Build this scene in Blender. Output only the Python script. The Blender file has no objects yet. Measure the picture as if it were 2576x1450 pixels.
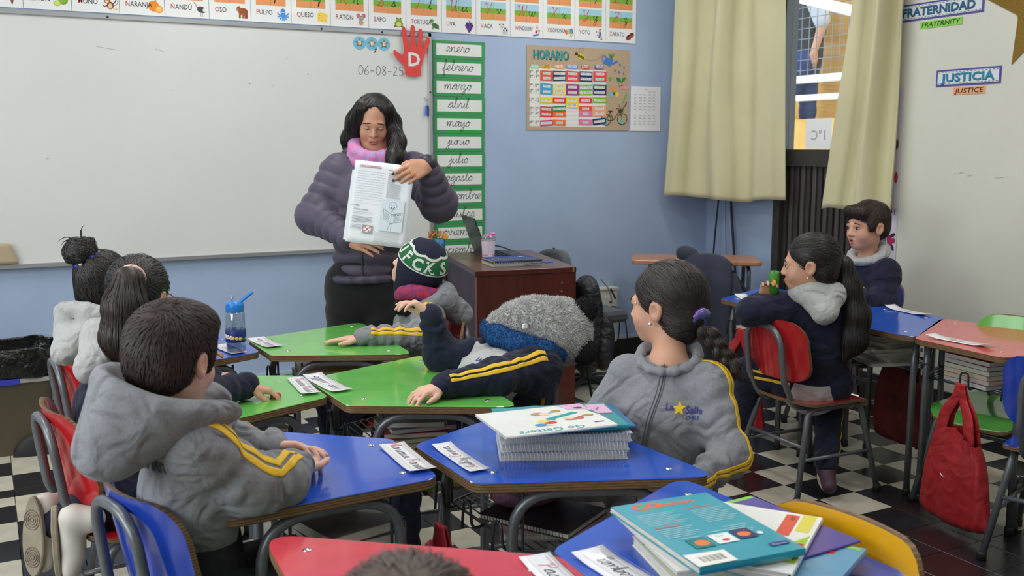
import bpy, math, random
import numpy as np
random.seed(7)
rng = np.random.default_rng(7)
SC = bpy.context.scene
COL = SC.collection
PI = math.pi

# ------------------------------------------------------------------ camera
cam_d = bpy.data.cameras.new('camera')
cam_d.sensor_width = 36.0
cam_d.lens = 35.0
cam_d.clip_start = 0.05
cam_d.clip_end = 100
cam = bpy.data.objects.new('camera', cam_d)
cam.location = (0, 0, 1.44)
cam.rotation_euler = (math.radians(90 - 8.114), 0, math.radians(-27.985))
cam_d.dof.use_dof = True
cam_d.dof.focus_distance = 3.3
cam_d.dof.aperture_fstop = 6.3
COL.objects.link(cam)
SC.camera = cam

# ------------------------------------------------------------------ world, lights, exposure
def lin(c):
    c = np.asarray(c, float) / 255.0
    return np.where(c <= 0.04045, c / 12.92, ((c + 0.055) / 1.055) ** 2.4)
w = bpy.data.worlds.new('overcast_sky')
SC.world = w
w.use_nodes = True
w.node_tree.nodes['Background'].inputs['Color'].default_value = (0.93, 0.96, 1.0, 1)
w.node_tree.nodes['Background'].inputs['Strength'].default_value = 2.9
SC.view_settings.view_transform = 'Standard'
SC.view_settings.look = 'None'
SC.view_settings.exposure = 0.24
SC.view_settings.gamma = 1.0
SC.view_settings.use_curve_mapping = False
try:
    SC.cycles.use_denoising = True
    SC.cycles.max_bounces = 6
    SC.cycles.sample_clamp_indirect = 6.0
except Exception:
    pass

def area_light(name, loc, rot, sx, sy, power, col=(1, 1, 1)):
    L = bpy.data.lights.new(name, 'AREA')
    L.shape = 'RECTANGLE'; L.size = sx; L.size_y = sy; L.energy = power; L.color = col
    o = bpy.data.objects.new(name, L)
    o.location = loc; o.rotation_euler = rot
    COL.objects.link(o)
    return o
# added area lamp standing in for daylight from unseen windows in the left wall
area_light('added_left_daylight', (-2.52, 1.6, 1.75), (0, math.radians(-90), 0), 1.5, 4.2, 62, (0.93, 0.97, 1.0))
# the ceiling lamps (their fixtures are built with the ceiling further down)
LAMPS = [(x, y) for x in (-0.9, 1.2, 3.2) for y in (0.1, 2.3, 4.3)]
for (lx, ly) in LAMPS:
    area_light('ceiling_lamp_light', (lx, ly, 2.93), (0, 0, 0), 0.25, 1.15, 13.5 if ly > 1 else 4.0, (1.0, 0.99, 0.97))

# ------------------------------------------------------------------ object helpers
OFF = {}
def put(o, parent=None):
    COL.objects.link(o)
    if parent is not None:
        o.parent = parent
    return o
def props(o, label=None, cat=None, group=None, kind=None):
    if label: o['label'] = label
    if cat: o['category'] = cat
    if group: o['group'] = group
    if kind: o['kind'] = kind
    return o
def thing(name, label, cat, loc=(0, 0, 0), rotz=0.0, group=None):
    o = bpy.data.objects.new(name, None)
    o.empty_display_size = 0.05
    o.location = loc; o.rotation_euler = (0, 0, rotz)
    put(o)
    OFF[o.name] = np.array(loc, float) if rotz == 0 else None
    return props(o, label, cat, group)
def mesh(name, V, F, mats=None, fm=None, smooth=False):
    me = bpy.data.meshes.new(name)
    V = np.asarray(V, float)
    if isinstance(F, np.ndarray): F = F.tolist()
    me.from_pydata(V.tolist(), [], F)
    if mats is not None:
        for m in (mats if isinstance(mats, (list, tuple)) else [mats]):
            me.materials.append(m)
    if fm is not None:
        me.polygons.foreach_set('material_index', np.asarray(fm, dtype=np.int32))
    if smooth:
        me.polygons.foreach_set('use_smooth', np.ones(len(me.polygons), dtype=bool))
    me.update()
    return me
def root_of(p):
    while p.parent is not None: p = p.parent
    return p
def part(name, VF, mat, parent=None, label=None, fm=None, smooth=False, local=False, kind=None, angle=None):
    """one mesh object; VF in world coordinates unless local"""
    V, F = VF[0], VF[1]
    V = np.asarray(V, float)
    if parent is not None and not local:
        off = OFF.get(root_of(parent).name)
        if off is not None: V = V - off
    me = mesh(name, V, F, mat, fm, smooth)
    if angle is not None:
        smooth_angle(me, angle)
    o = bpy.data.objects.new(name, me)
    put(o, parent)
    if parent is None: OFF[o.name] = np.zeros(3)
    if label: o['label'] = label
    if kind: o['kind'] = kind
    return o
def smooth_angle(me, deg=40):
    import bmesh
    bm = bmesh.new(); bm.from_mesh(me)
    for f in bm.faces: f.smooth = True
    lim = math.radians(deg)
    for e in bm.edges:
        if len(e.link_faces) == 2 and e.calc_face_angle(0) > lim: e.smooth = False
    bm.to_mesh(me); bm.free()
def single(name, VF, mat, label, cat, group=None, fm=None, smooth=False, angle=None):
    o = part(name, VF, mat, None, fm=fm, smooth=smooth, angle=angle)
    return props(o, label, cat, group)
def struct(name, VF, mat, parent=None, fm=None, smooth=False, angle=None):
    o = part(name, VF, mat, parent, fm=fm, smooth=smooth, angle=angle)
    if parent is None: o['kind'] = 'structure'
    return o
def dup(root, loc, rotz=0.0, label=None, group=None):
    r = root.copy(); COL.objects.link(r); r.location = loc; r.rotation_euler = (0, 0, rotz)
    if label: r['label'] = label
    if group: r['group'] = group
    for ch in list(root.children):
        c = ch.copy(); COL.objects.link(c); c.parent = r
        for g in list(ch.children):
            d = g.copy(); COL.objects.link(d); d.parent = c
    return r

# ------------------------------------------------------------------ shapes -> (V, F)
def nrm(v):
    v = np.asarray(v, float); n = np.linalg.norm(v)
    return v / n if n > 1e-12 else v
def join(*L):
    Vs, Fs, o = [], [], 0
    for V, F in L:
        Vs.append(np.asarray(V, float))
        Fs += [[int(i) + o for i in f] for f in F]
        o += len(V)
    return np.concatenate(Vs), Fs
def xf(VF, loc=(0, 0, 0), R=None, s=1.0):
    V = np.asarray(VF[0], float) * s
    if R is not None: V = V @ np.asarray(R).T
    return V + np.asarray(loc, float), VF[1]
def Rz(a):
    c, s = math.cos(a), math.sin(a); return np.array([[c, -s, 0], [s, c, 0], [0, 0, 1.0]])
def Rx(a):
    c, s = math.cos(a), math.sin(a); return np.array([[1.0, 0, 0], [0, c, -s], [0, s, c]])
def Ry(a):
    c, s = math.cos(a), math.sin(a); return np.array([[c, 0, s], [0, 1.0, 0], [-s, 0, c]])
def frame(fwd, up=(0, 0, 1)):
    """columns: x right, y forward, z up"""
    y = nrm(fwd); x = nrm(np.cross(y, up)); z = np.cross(x, y)
    return np.stack([x, y, z], 1)
def box(c, s, bev=0.0):
    c = np.asarray(c, float); h = np.asarray(s, float) / 2
    if bev <= 0:
        V = [c + h * np.array(t) for t in ((-1,-1,-1),(1,-1,-1),(1,1,-1),(-1,1,-1),(-1,-1,1),(1,-1,1),(1,1,1),(-1,1,1))]
        return np.array(V), [[0,3,2,1],[4,5,6,7],[0,1,5,4],[1,2,6,5],[2,3,7,6],[3,0,4,7]]
    r = rrect(s[0], s[1], bev, 3)
    V, F = extrude(r, -h[2], h[2], min(bev, h[2]) * 0.7)
    return V + c, F
def box2(a, b, bev=0.0):
    a = np.asarray(a, float); b = np.asarray(b, float)
    return box((a + b) / 2, np.abs(b - a), bev)
def rrect(w, h, r, n=4):
    return round_poly([(-w/2, -h/2), (w/2, -h/2), (w/2, h/2), (-w/2, h/2)], r, n)
def round_poly(P, r, n=5):
    """counter-clockwise polygon with rounded corners"""
    P = [np.array(p[:2], float) for p in P]; out = []
    N = len(P)
    rr = r if isinstance(r, (list, tuple)) else [r] * N
    for i in range(N):
        p, a, b = P[i], P[i-1], P[(i+1) % N]
        u, v = nrm(a - p), nrm(b - p)
        if rr[i] <= 0: out.append(p); continue
        ang = math.acos(max(-1, min(1, float(u @ v))))
        t = rr[i] / math.tan(ang / 2)
        t = min(t, 0.48 * np.linalg.norm(a - p), 0.48 * np.linalg.norm(b - p))
        p0, p1 = p + u * t, p + v * t
        for k in range(n + 1):
            s = k / n
            out.append((1-s)**2 * p0 + 2*s*(1-s) * p + s*s * p1)
    return np.array(out)
def ccw(P):
    P = np.asarray(P, float)[:, :2]
    a = np.sum(P[:, 0] * np.roll(P[:, 1], -1) - np.roll(P[:, 0], -1) * P[:, 1])
    return P if a > 0 else P[::-1]
def inset(P, d):
    P = np.asarray(P, float)
    e0 = P - np.roll(P, 1, 0); e1 = np.roll(P, -1, 0) - P
    n0 = np.stack([-e0[:, 1], e0[:, 0]], 1); n1 = np.stack([-e1[:, 1], e1[:, 0]], 1)
    n0 /= np.linalg.norm(n0, axis=1)[:, None] + 1e-12; n1 /= np.linalg.norm(n1, axis=1)[:, None] + 1e-12
    m = n0 + n1; m /= (np.sum(m * m, 1)[:, None] / 2 + 1e-9)
    return P + m * d
def extrude(P, z0, z1, bev=0.0):
    P = ccw(P); n = len(P)
    if bev > 0:
        Q = inset(P, bev)
        rings = [(Q, z0), (P, z0 + bev), (P, z1 - bev), (Q, z1)]
    else:
        rings = [(P, z0), (P, z1)]
    V = np.concatenate([np.column_stack([r, np.full(n, z)]) for r, z in rings])
    F = [list(range(n))[::-1], [len(V) - n + i for i in range(n)]]
    for k in range(len(rings) - 1):
        for i in range(n):
            j = (i + 1) % n
            F.append([k*n + i, k*n + j, (k+1)*n + j, (k+1)*n + i])
    return V, F
def fillet(P, r, n=6):
    P = [np.asarray(p, float) for p in P]; out = [P[0]]
    for i in range(1, len(P) - 1):
        p = P[i]; u, v = nrm(P[i-1] - p), nrm(P[i+1] - p)
        ang = math.acos(max(-1, min(1, float(u @ v))))
        t = min(r / max(math.tan(ang / 2), 1e-3), .49 * np.linalg.norm(P[i-1]-p), .49 * np.linalg.norm(P[i+1]-p))
        a, b = p + u*t, p + v*t
        for k in range(n + 1):
            s = k / n; out.append((1-s)**2*a + 2*s*(1-s)*p + s*s*b)
    out.append(P[-1]); return np.array(out)
def spline(P, n=8, closed=False):
    P = np.asarray(P, float); N = len(P); out = []
    idx = range(N if closed else N - 1)
    for i in idx:
        if closed: p0, p1, p2, p3 = P[i-1], P[i], P[(i+1) % N], P[(i+2) % N]
        else: p0, p1, p2, p3 = P[max(i-1, 0)], P[i], P[i+1], P[min(i+2, N-1)]
        for k in range(n):
            t = k / n
            out.append(.5*((2*p1) + (-p0+p2)*t + (2*p0-5*p1+4*p2-p3)*t*t + (-p0+3*p1-3*p2+p3)*t**3))
    if not closed: out.append(P[-1])
    return np.array(out)
def tube(P, r, n=10, closed=False, flat=None, up=None):
    P = np.asarray(P, float); N = len(P)
    rad = np.full(N, r, float) if np.isscalar(r) else np.interp(np.linspace(0, 1, N), np.linspace(0, 1, len(r)), r)
    T = np.zeros_like(P)
    if closed: T = np.roll(P, -1, 0) - np.roll(P, 1, 0)
    else:
        T[1:-1] = P[2:] - P[:-2]; T[0] = P[1] - P[0]; T[-1] = P[-1] - P[-2]
    T /= np.linalg.norm(T, axis=1)[:, None] + 1e-12
    u = np.asarray(up, float) if up is not None else (np.array([0, 0, 1.0]) if abs(T[0][2]) < .9 else np.array([1.0, 0, 0]))
    u = nrm(u - T[0] * (u @ T[0]))
    V = []
    for i in range(N):
        u = nrm(u - T[i] * (u @ T[i])); v = np.cross(T[i], u)
        a = np.arange(n) * 2 * PI / n
        k = 1.0 if flat is None else flat
        V.append(P[i] + rad[i] * (np.cos(a)[:, None] * u * k + np.sin(a)[:, None] * v))
    V = np.concatenate(V); F = []
    for i in range(N if closed else N - 1):
        j = (i + 1) % N
        for k in range(n):
            l = (k + 1) % n
            F.append([i*n + k, i*n + l, j*n + l, j*n + k])
    if not closed:
        F.append(list(range(n))[::-1]); F.append([(N-1)*n + k for k in range(n)])
    return V, F
def lathe(prof, n=24, c=(0, 0, 0)):
    V, F = [], []
    for r, z in prof:
        for k in range(n):
            a = 2*PI*k/n; V.append((c[0] + r*math.cos(a), c[1] + r*math.sin(a), c[2] + z))
    for i in range(len(prof) - 1):
        for k in range(n):
            l = (k + 1) % n
            F.append([i*n+k, i*n+l, (i+1)*n+l, (i+1)*n+k])
    if prof[0][0] > 1e-6: F.append(list(range(n))[::-1])
    if prof[-1][0] > 1e-6: F.append([(len(prof)-1)*n + k for k in range(n)])
    return np.array(V), F
def grid(fn, nu, nv):
    V = [fn(i / nu, j / nv) for j in range(nv + 1) for i in range(nu + 1)]
    F = [[j*(nu+1)+i, j*(nu+1)+i+1, (j+1)*(nu+1)+i+1, (j+1)*(nu+1)+i] for j in range(nv) for i in range(nu)]
    return np.array(V, float), F
def thicken(VF, t):
    """give an open sheet a thickness"""
    V, F = np.asarray(VF[0], float), VF[1]
    N = np.zeros_like(V); edges = {}
    for f in F:
        n = np.cross(V[f[1]] - V[f[0]], V[f[2]] - V[f[0]])
        for i in f: N[i] += n
        for a, b in zip(f, f[1:] + f[:1]): edges[(a, b)] = 1
    N /= np.linalg.norm(N, axis=1)[:, None] + 1e-12
    W = V - N * t; n0 = len(V)
    F2 = [list(f) for f in F] + [[i + n0 for i in f][::-1] for f in F]
    for (a, b) in edges:
        if (b, a) not in edges: F2.append([b, a, a + n0, b + n0])
    return np.concatenate([V, W]), F2
def sphere(c, r, n=16, m=10):
    r = np.broadcast_to(np.asarray(r, float), (3,))
    prof = [(math.sin(PI*i/m), -math.cos(PI*i/m)) for i in range(m + 1)]
    prof[0] = (1e-4, -1); prof[-1] = (1e-4, 1)
    V, F = lathe(prof, n)
    return V * r + np.asarray(c, float), F

# ------------------------------------------------------------------ materials
MAT = {}
def mat(name, rgb, rough=.55, metal=0.0, spec=.5, noise=None, bump=None, sheen=0.0, coat=0.0, sss=0.0, emit=None, trans=0.0, alpha=None, stretch=None, ior=None, crease=None):
    if name in MAT: return MAT[name]
    m = bpy.data.materials.new(name); m.use_nodes = True
    nt = m.node_tree; b = nt.nodes['Principled BSDF']
    c = lin(rgb)
    b.inputs['Base Color'].default_value = (*c, 1)
    b.inputs['Roughness'].default_value = rough
    b.inputs['Metallic'].default_value = metal
    b.inputs['Specular IOR Level'].default_value = spec
    if sheen:
        b.inputs['Sheen Weight'].default_value = sheen; b.inputs['Sheen Roughness'].default_value = .5
    if coat:
        b.inputs['Coat Weight'].default_value = coat; b.inputs['Coat Roughness'].default_value = .05
    if sss:
        b.inputs['Subsurface Weight'].default_value = sss
        b.inputs['Subsurface Radius'].default_value = (.012, .005, .003)
        b.inputs['Subsurface Scale'].default_value = .5
    if emit is not None:
        b.inputs['Emission Color'].default_value = (*c, 1); b.inputs['Emission Strength'].default_value = emit
    if trans: b.inputs['Transmission Weight'].default_value = trans
    if ior: b.inputs['IOR'].default_value = ior
    if alpha is not None: b.inputs['Alpha'].default_value = alpha
    vec = None
    if noise or bump:
        tc = nt.nodes.new('ShaderNodeTexCoord'); vec = tc.outputs['Object']
        if stretch:
            mp = nt.nodes.new('ShaderNodeMapping'); mp.inputs['Scale'].default_value = stretch
            nt.links.new(vec, mp.inputs['Vector']); vec = mp.outputs['Vector']
    if noise:
        sc, amt = noise[0], noise[1]
        n = nt.nodes.new('ShaderNodeTexNoise'); n.inputs['Scale'].default_value = sc; n.inputs['Detail'].default_value = 4
        nt.links.new(vec, n.inputs['Vector'])
        r = nt.nodes.new('ShaderNodeValToRGB')
        c2 = lin(noise[2]) if len(noise) > 2 else c * (1 - amt)
        c1 = c if len(noise) > 2 else np.minimum(c * (1 + amt), 1)
        r.color_ramp.elements[0].position = .3; r.color_ramp.elements[1].position = .7
        r.color_ramp.elements[0].color = (*c2, 1); r.color_ramp.elements[1].color = (*c1, 1)
        nt.links.new(n.outputs['Fac'], r.inputs['Fac']); nt.links.new(r.outputs['Color'], b.inputs['Base Color'])
    if bump:
        n2 = nt.nodes.new('ShaderNodeTexNoise'); n2.inputs['Scale'].default_value = bump[0]; n2.inputs['Detail'].default_value = 3
        nt.links.new(vec, n2.inputs['Vector'])
        bp = nt.nodes.new('ShaderNodeBump'); bp.inputs['Strength'].default_value = bump[1]; bp.inputs['Distance'].default_value = .004 if len(bump) < 3 else bump[2]
        nt.links.new(n2.outputs['Fac'], bp.inputs['Height']); nt.links.new(bp.outputs['Normal'], b.inputs['Normal'])
    if crease:
        # soft folds of cloth
        tc3 = nt.nodes.new('ShaderNodeTexCoord'); n3 = nt.nodes.new('ShaderNodeTexNoise'); n3.inputs['Scale'].default_value = crease[0]; n3.inputs['Detail'].default_value = 1.5
        n3.inputs['Distortion'].default_value = 1.2; nt.links.new(tc3.outputs['Object'], n3.inputs['Vector'])
        b3 = nt.nodes.new('ShaderNodeBump'); b3.inputs['Strength'].default_value = crease[1]; b3.inputs['Distance'].default_value = crease[2]
        nt.links.new(n3.outputs['Fac'], b3.inputs['Height'])
        if b.inputs['Normal'].links: nt.links.new(b.inputs['Normal'].links[0].from_socket, b3.inputs['Normal'])
        nt.links.new(b3.outputs['Normal'], b.inputs['Normal'])
    MAT[name] = m
    return m
def flat(rgb, rough=.6):
    """print ink / plain paper colour"""
    rgb = tuple(int(v) for v in rgb)
    return mat('ink_%d_%d_%d_%d' % (*rgb, int(rough*100)), rgb, rough, spec=.3)
def clear_plastic(name, tint=(245, 248, 250), gloss=.12, rough=.05, graze=.6):
    if name in MAT: return MAT[name]
    m = bpy.data.materials.new(name); m.use_nodes = True; nt = m.node_tree
    for n in list(nt.nodes): nt.nodes.remove(n)
    o = nt.nodes.new('ShaderNodeOutputMaterial'); mx = nt.nodes.new('ShaderNodeMixShader')
    t = nt.nodes.new('ShaderNodeBsdfTransparent'); g = nt.nodes.new('ShaderNodeBsdfGlossy')
    fr = nt.nodes.new('ShaderNodeLayerWeight'); fr.inputs['Blend'].default_value = .5
    pw = nt.nodes.new('ShaderNodeMath'); pw.operation = 'POWER'; pw.inputs[1].default_value = 4.0
    nt.links.new(fr.outputs['Facing'], pw.inputs[0])
    ma = nt.nodes.new('ShaderNodeMath'); ma.operation = 'MULTIPLY_ADD'; ma.inputs[1].default_value = graze; ma.inputs[2].default_value = gloss; ma.use_clamp = True
    t.inputs['Color'].default_value = (*lin(tint), 1); g.inputs['Roughness'].default_value = rough
    g.inputs['Color'].default_value = (.9, .9, .9, 1)
    nt.links.new(pw.outputs[0], ma.inputs[0]); nt.links.new(ma.outputs[0], mx.inputs['Fac'])
    nt.links.new(t.outputs[0], mx.inputs[1]); nt.links.new(g.outputs[0], mx.inputs[2]); nt.links.new(mx.outputs[0], o.inputs['Surface'])
    MAT[name] = m; return m
def ply_mat():
    if 'plywood_edge' in MAT: return MAT['plywood_edge']
    m = mat('plywood_edge', (120, 92, 62), .6, noise=(60, .3), stretch=(1, 1, 6))
    nt = m.node_tree; b = nt.nodes['Principled BSDF']
    tc = nt.nodes.new('ShaderNodeTexCoord'); sp = nt.nodes.new('ShaderNodeSeparateXYZ'); nt.links.new(tc.outputs['Object'], sp.inputs[0])
    w_ = nt.nodes.new('ShaderNodeMath'); w_.operation = 'MULTIPLY'; w_.inputs[1].default_value = 2*PI/.0062
    s = nt.nodes.new('ShaderNodeMath'); s.operation = 'SINE'
    nt.links.new(sp.outputs['Z'], w_.inputs[0]); nt.links.new(w_.outputs[0], s.inputs[0])
    mr = nt.nodes.new('ShaderNodeMapRange'); mr.inputs[1].default_value = -1; mr.inputs[2].default_value = 1; mr.inputs[3].default_value = .55; mr.inputs[4].default_value = 1.25
    nt.links.new(s.outputs[0], mr.inputs[0])
    mx = nt.nodes.new('ShaderNodeMix'); mx.data_type = 'RGBA'; mx.blend_type = 'MULTIPLY'; mx.inputs['Factor'].default_value = 1
    src = b.inputs['Base Color'].links[0].from_socket
    nt.links.new(src, mx.inputs['A']); nt.links.new(mr.outputs[0], mx.inputs['B']); nt.links.new(mx.outputs['Result'], b.inputs['Base Color'])
    return m

# ------------------------------------------------------------------ flat print: a sheet with its own u, v plane
class Sheet:
    """draws flat coloured shapes on a plane: origin o, unit vectors u (right), v (up), n (towards the viewer)"""
    def __init__(s, o, u, v, n=None):
        s.o = np.asarray(o, float); s.u = nrm(u); s.v = nrm(v); s.n = nrm(np.cross(s.u, s.v)) if n is None else nrm(n)
        s.clear()
    def clear(s):
        s.V, s.F, s.M, s.mats, s.k = [], [], [], [], 0
    def at(s, x, y, h=0.0):
        return s.o + s.u * x + s.v * y + s.n * h
    def _m(s, col):
        m = flat(col) if not isinstance(col, bpy.types.Material) else col
        if m not in s.mats: s.mats.append(m)
        return s.mats.index(m)
    def poly(s, pts, col, h=None):
        s.k += 1
        h = .00022 + .00003 * s.k if h is None else h
        pts = ccw(pts); o = len(s.V)
        s.V += [s.at(p[0], p[1], h) for p in pts]
        s.F.append(list(range(o, o + len(pts)))); s.M.append(s._m(col))
    def rect(s, x0, y0, x1, y1, col, rot=0.0, h=None):
        c = np.array([(x0+x1)/2, (y0+y1)/2]); w_, h_ = (x1-x0)/2, (y1-y0)/2
        cs, sn = math.cos(rot), math.sin(rot)
        s.poly([c + np.array([cs*a - sn*b, sn*a + cs*b]) for a, b in ((-w_,-h_),(w_,-h_),(w_,h_),(-w_,h_))], col, h)
    def oval(s, x, y, rx, ry, col, rot=0.0, n=18):
        cs, sn = math.cos(rot), math.sin(rot)
        s.poly([(x + cs*rx*math.cos(a) - sn*ry*math.sin(a), y + sn*rx*math.cos(a) + cs*ry*math.sin(a)) for a in np.arange(n)*2*PI/n], col)
    def line(s, pts, wd, col, closed=False):
        """a stroke of constant width"""
        P = np.asarray(pts, float)
        if len(P) < 2: return
        s.k += 1; h = .00022 + .00003 * s.k
        T = np.zeros_like(P); T[1:-1] = P[2:] - P[:-2]; T[0] = P[1] - P[0]; T[-1] = P[-1] - P[-2]
        if closed: T[0] = T[-1] = P[1] - P[-2]
        T /= np.linalg.norm(T, axis=1)[:, None] + 1e-12
        N = np.stack([-T[:, 1], T[:, 0]], 1) * wd / 2
        o = len(s.V)
        for p, q in zip(P + N, P - N): s.V += [s.at(*p, h), s.at(*q, h)]
        mi = s._m(col)
        for i in range(len(P) - 1):
            s.F.append([o+2*i, o+2*i+1, o+2*i+3, o+2*i+2]); s.M.append(mi)
    def text(s, x, y, txt, size, col, align='CENTER', rot=0.0, bold=0.0, shear=0.0, width=None):
        V, F = text_mesh(txt, size, align, bold, shear)
        if len(V) == 0: return
        if width is not None:
            k = width / max(V[:, 0].max() - V[:, 0].min(), 1e-6); V = V * np.array([k, 1])
        s.k += 1; h = .00022 + .00003 * s.k
        cs, sn = math.cos(rot), math.sin(rot); o = len(s.V)
        for a, b in V: s.V.append(s.at(x + cs*a - sn*b, y + sn*a + cs*b, h))
        mi = s._m(col)
        for f in F: s.F.append([i + o for i in f]); s.M.append(mi)
    def script(s, x, y, txt, size, col, wd=.0022, rot=0.0, align='CENTER', slant=.25, caps=None):
        """joined handwriting"""
        strokes, wdt = script_strokes(txt)
        dx = {'CENTER': -wdt/2, 'LEFT': 0, 'RIGHT': -wdt}[align]
        cs, sn = math.cos(rot), math.sin(rot)
        for ch, st in strokes:
            P = np.array([((a + dx) * size + b * size * slant, b * size) for a, b in st])
            P = np.stack([x + cs*P[:, 0] - sn*P[:, 1], y + sn*P[:, 0] + cs*P[:, 1]], 1)
            s.line(P, wd, caps if (caps is not None and ch.isupper()) else col)
    def build(s, name, parent=None, label=None):
        if not s.F: return None
        V = np.array(s.V); F = s.F
        # shapes are wound towards +n
        out = []
        for f in F:
            a = np.cross(V[f[1]] - V[f[0]], V[f[2]] - V[f[0]])
            if len(f) > 4:
                a = sum((np.cross(V[f[i]] - V[f[0]], V[f[(i+1) % len(f)]] - V[f[0]]) for i in range(1, len(f) - 1)))
            out.append(f if a @ s.n >= 0 else f[::-1])
        return part(name, (V, out), list(s.mats), parent, label=label, fm=s.M)
_TXT = {}
def text_mesh(txt, size, align='LEFT', bold=0.0, shear=0.0):
    key = (txt, bold, shear)
    if key not in _TXT:
        cu = bpy.data.curves.new('lettering', 'FONT'); cu.body = txt; cu.size = 1.0
        cu.offset = bold; cu.shear = shear; cu.resolution_u = 2; cu.fill_mode = 'FRONT'
        ob = bpy.data.objects.new('lettering', cu); COL.objects.link(ob)
        dg = bpy.context.evaluated_depsgraph_get()
        me = bpy.data.meshes.new_from_object(ob.evaluated_get(dg))
        V = np.array([v.co[:2] for v in me.vertices]).reshape(-1, 2); F = [list(p.vertices) for p in me.polygons]
        bpy.data.objects.remove(ob); bpy.data.curves.remove(cu); bpy.data.meshes.remove(me)
        _TXT[key] = (V, F)
    V, F = _TXT[key]
    if len(V) == 0: return V, F
    V = V.copy(); x0, x1 = V[:, 0].min(), V[:, 0].max()
    V[:, 0] -= {'LEFT': x0, 'CENTER': (x0 + x1) / 2, 'RIGHT': x1}[align]
    return V * size, F
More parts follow.
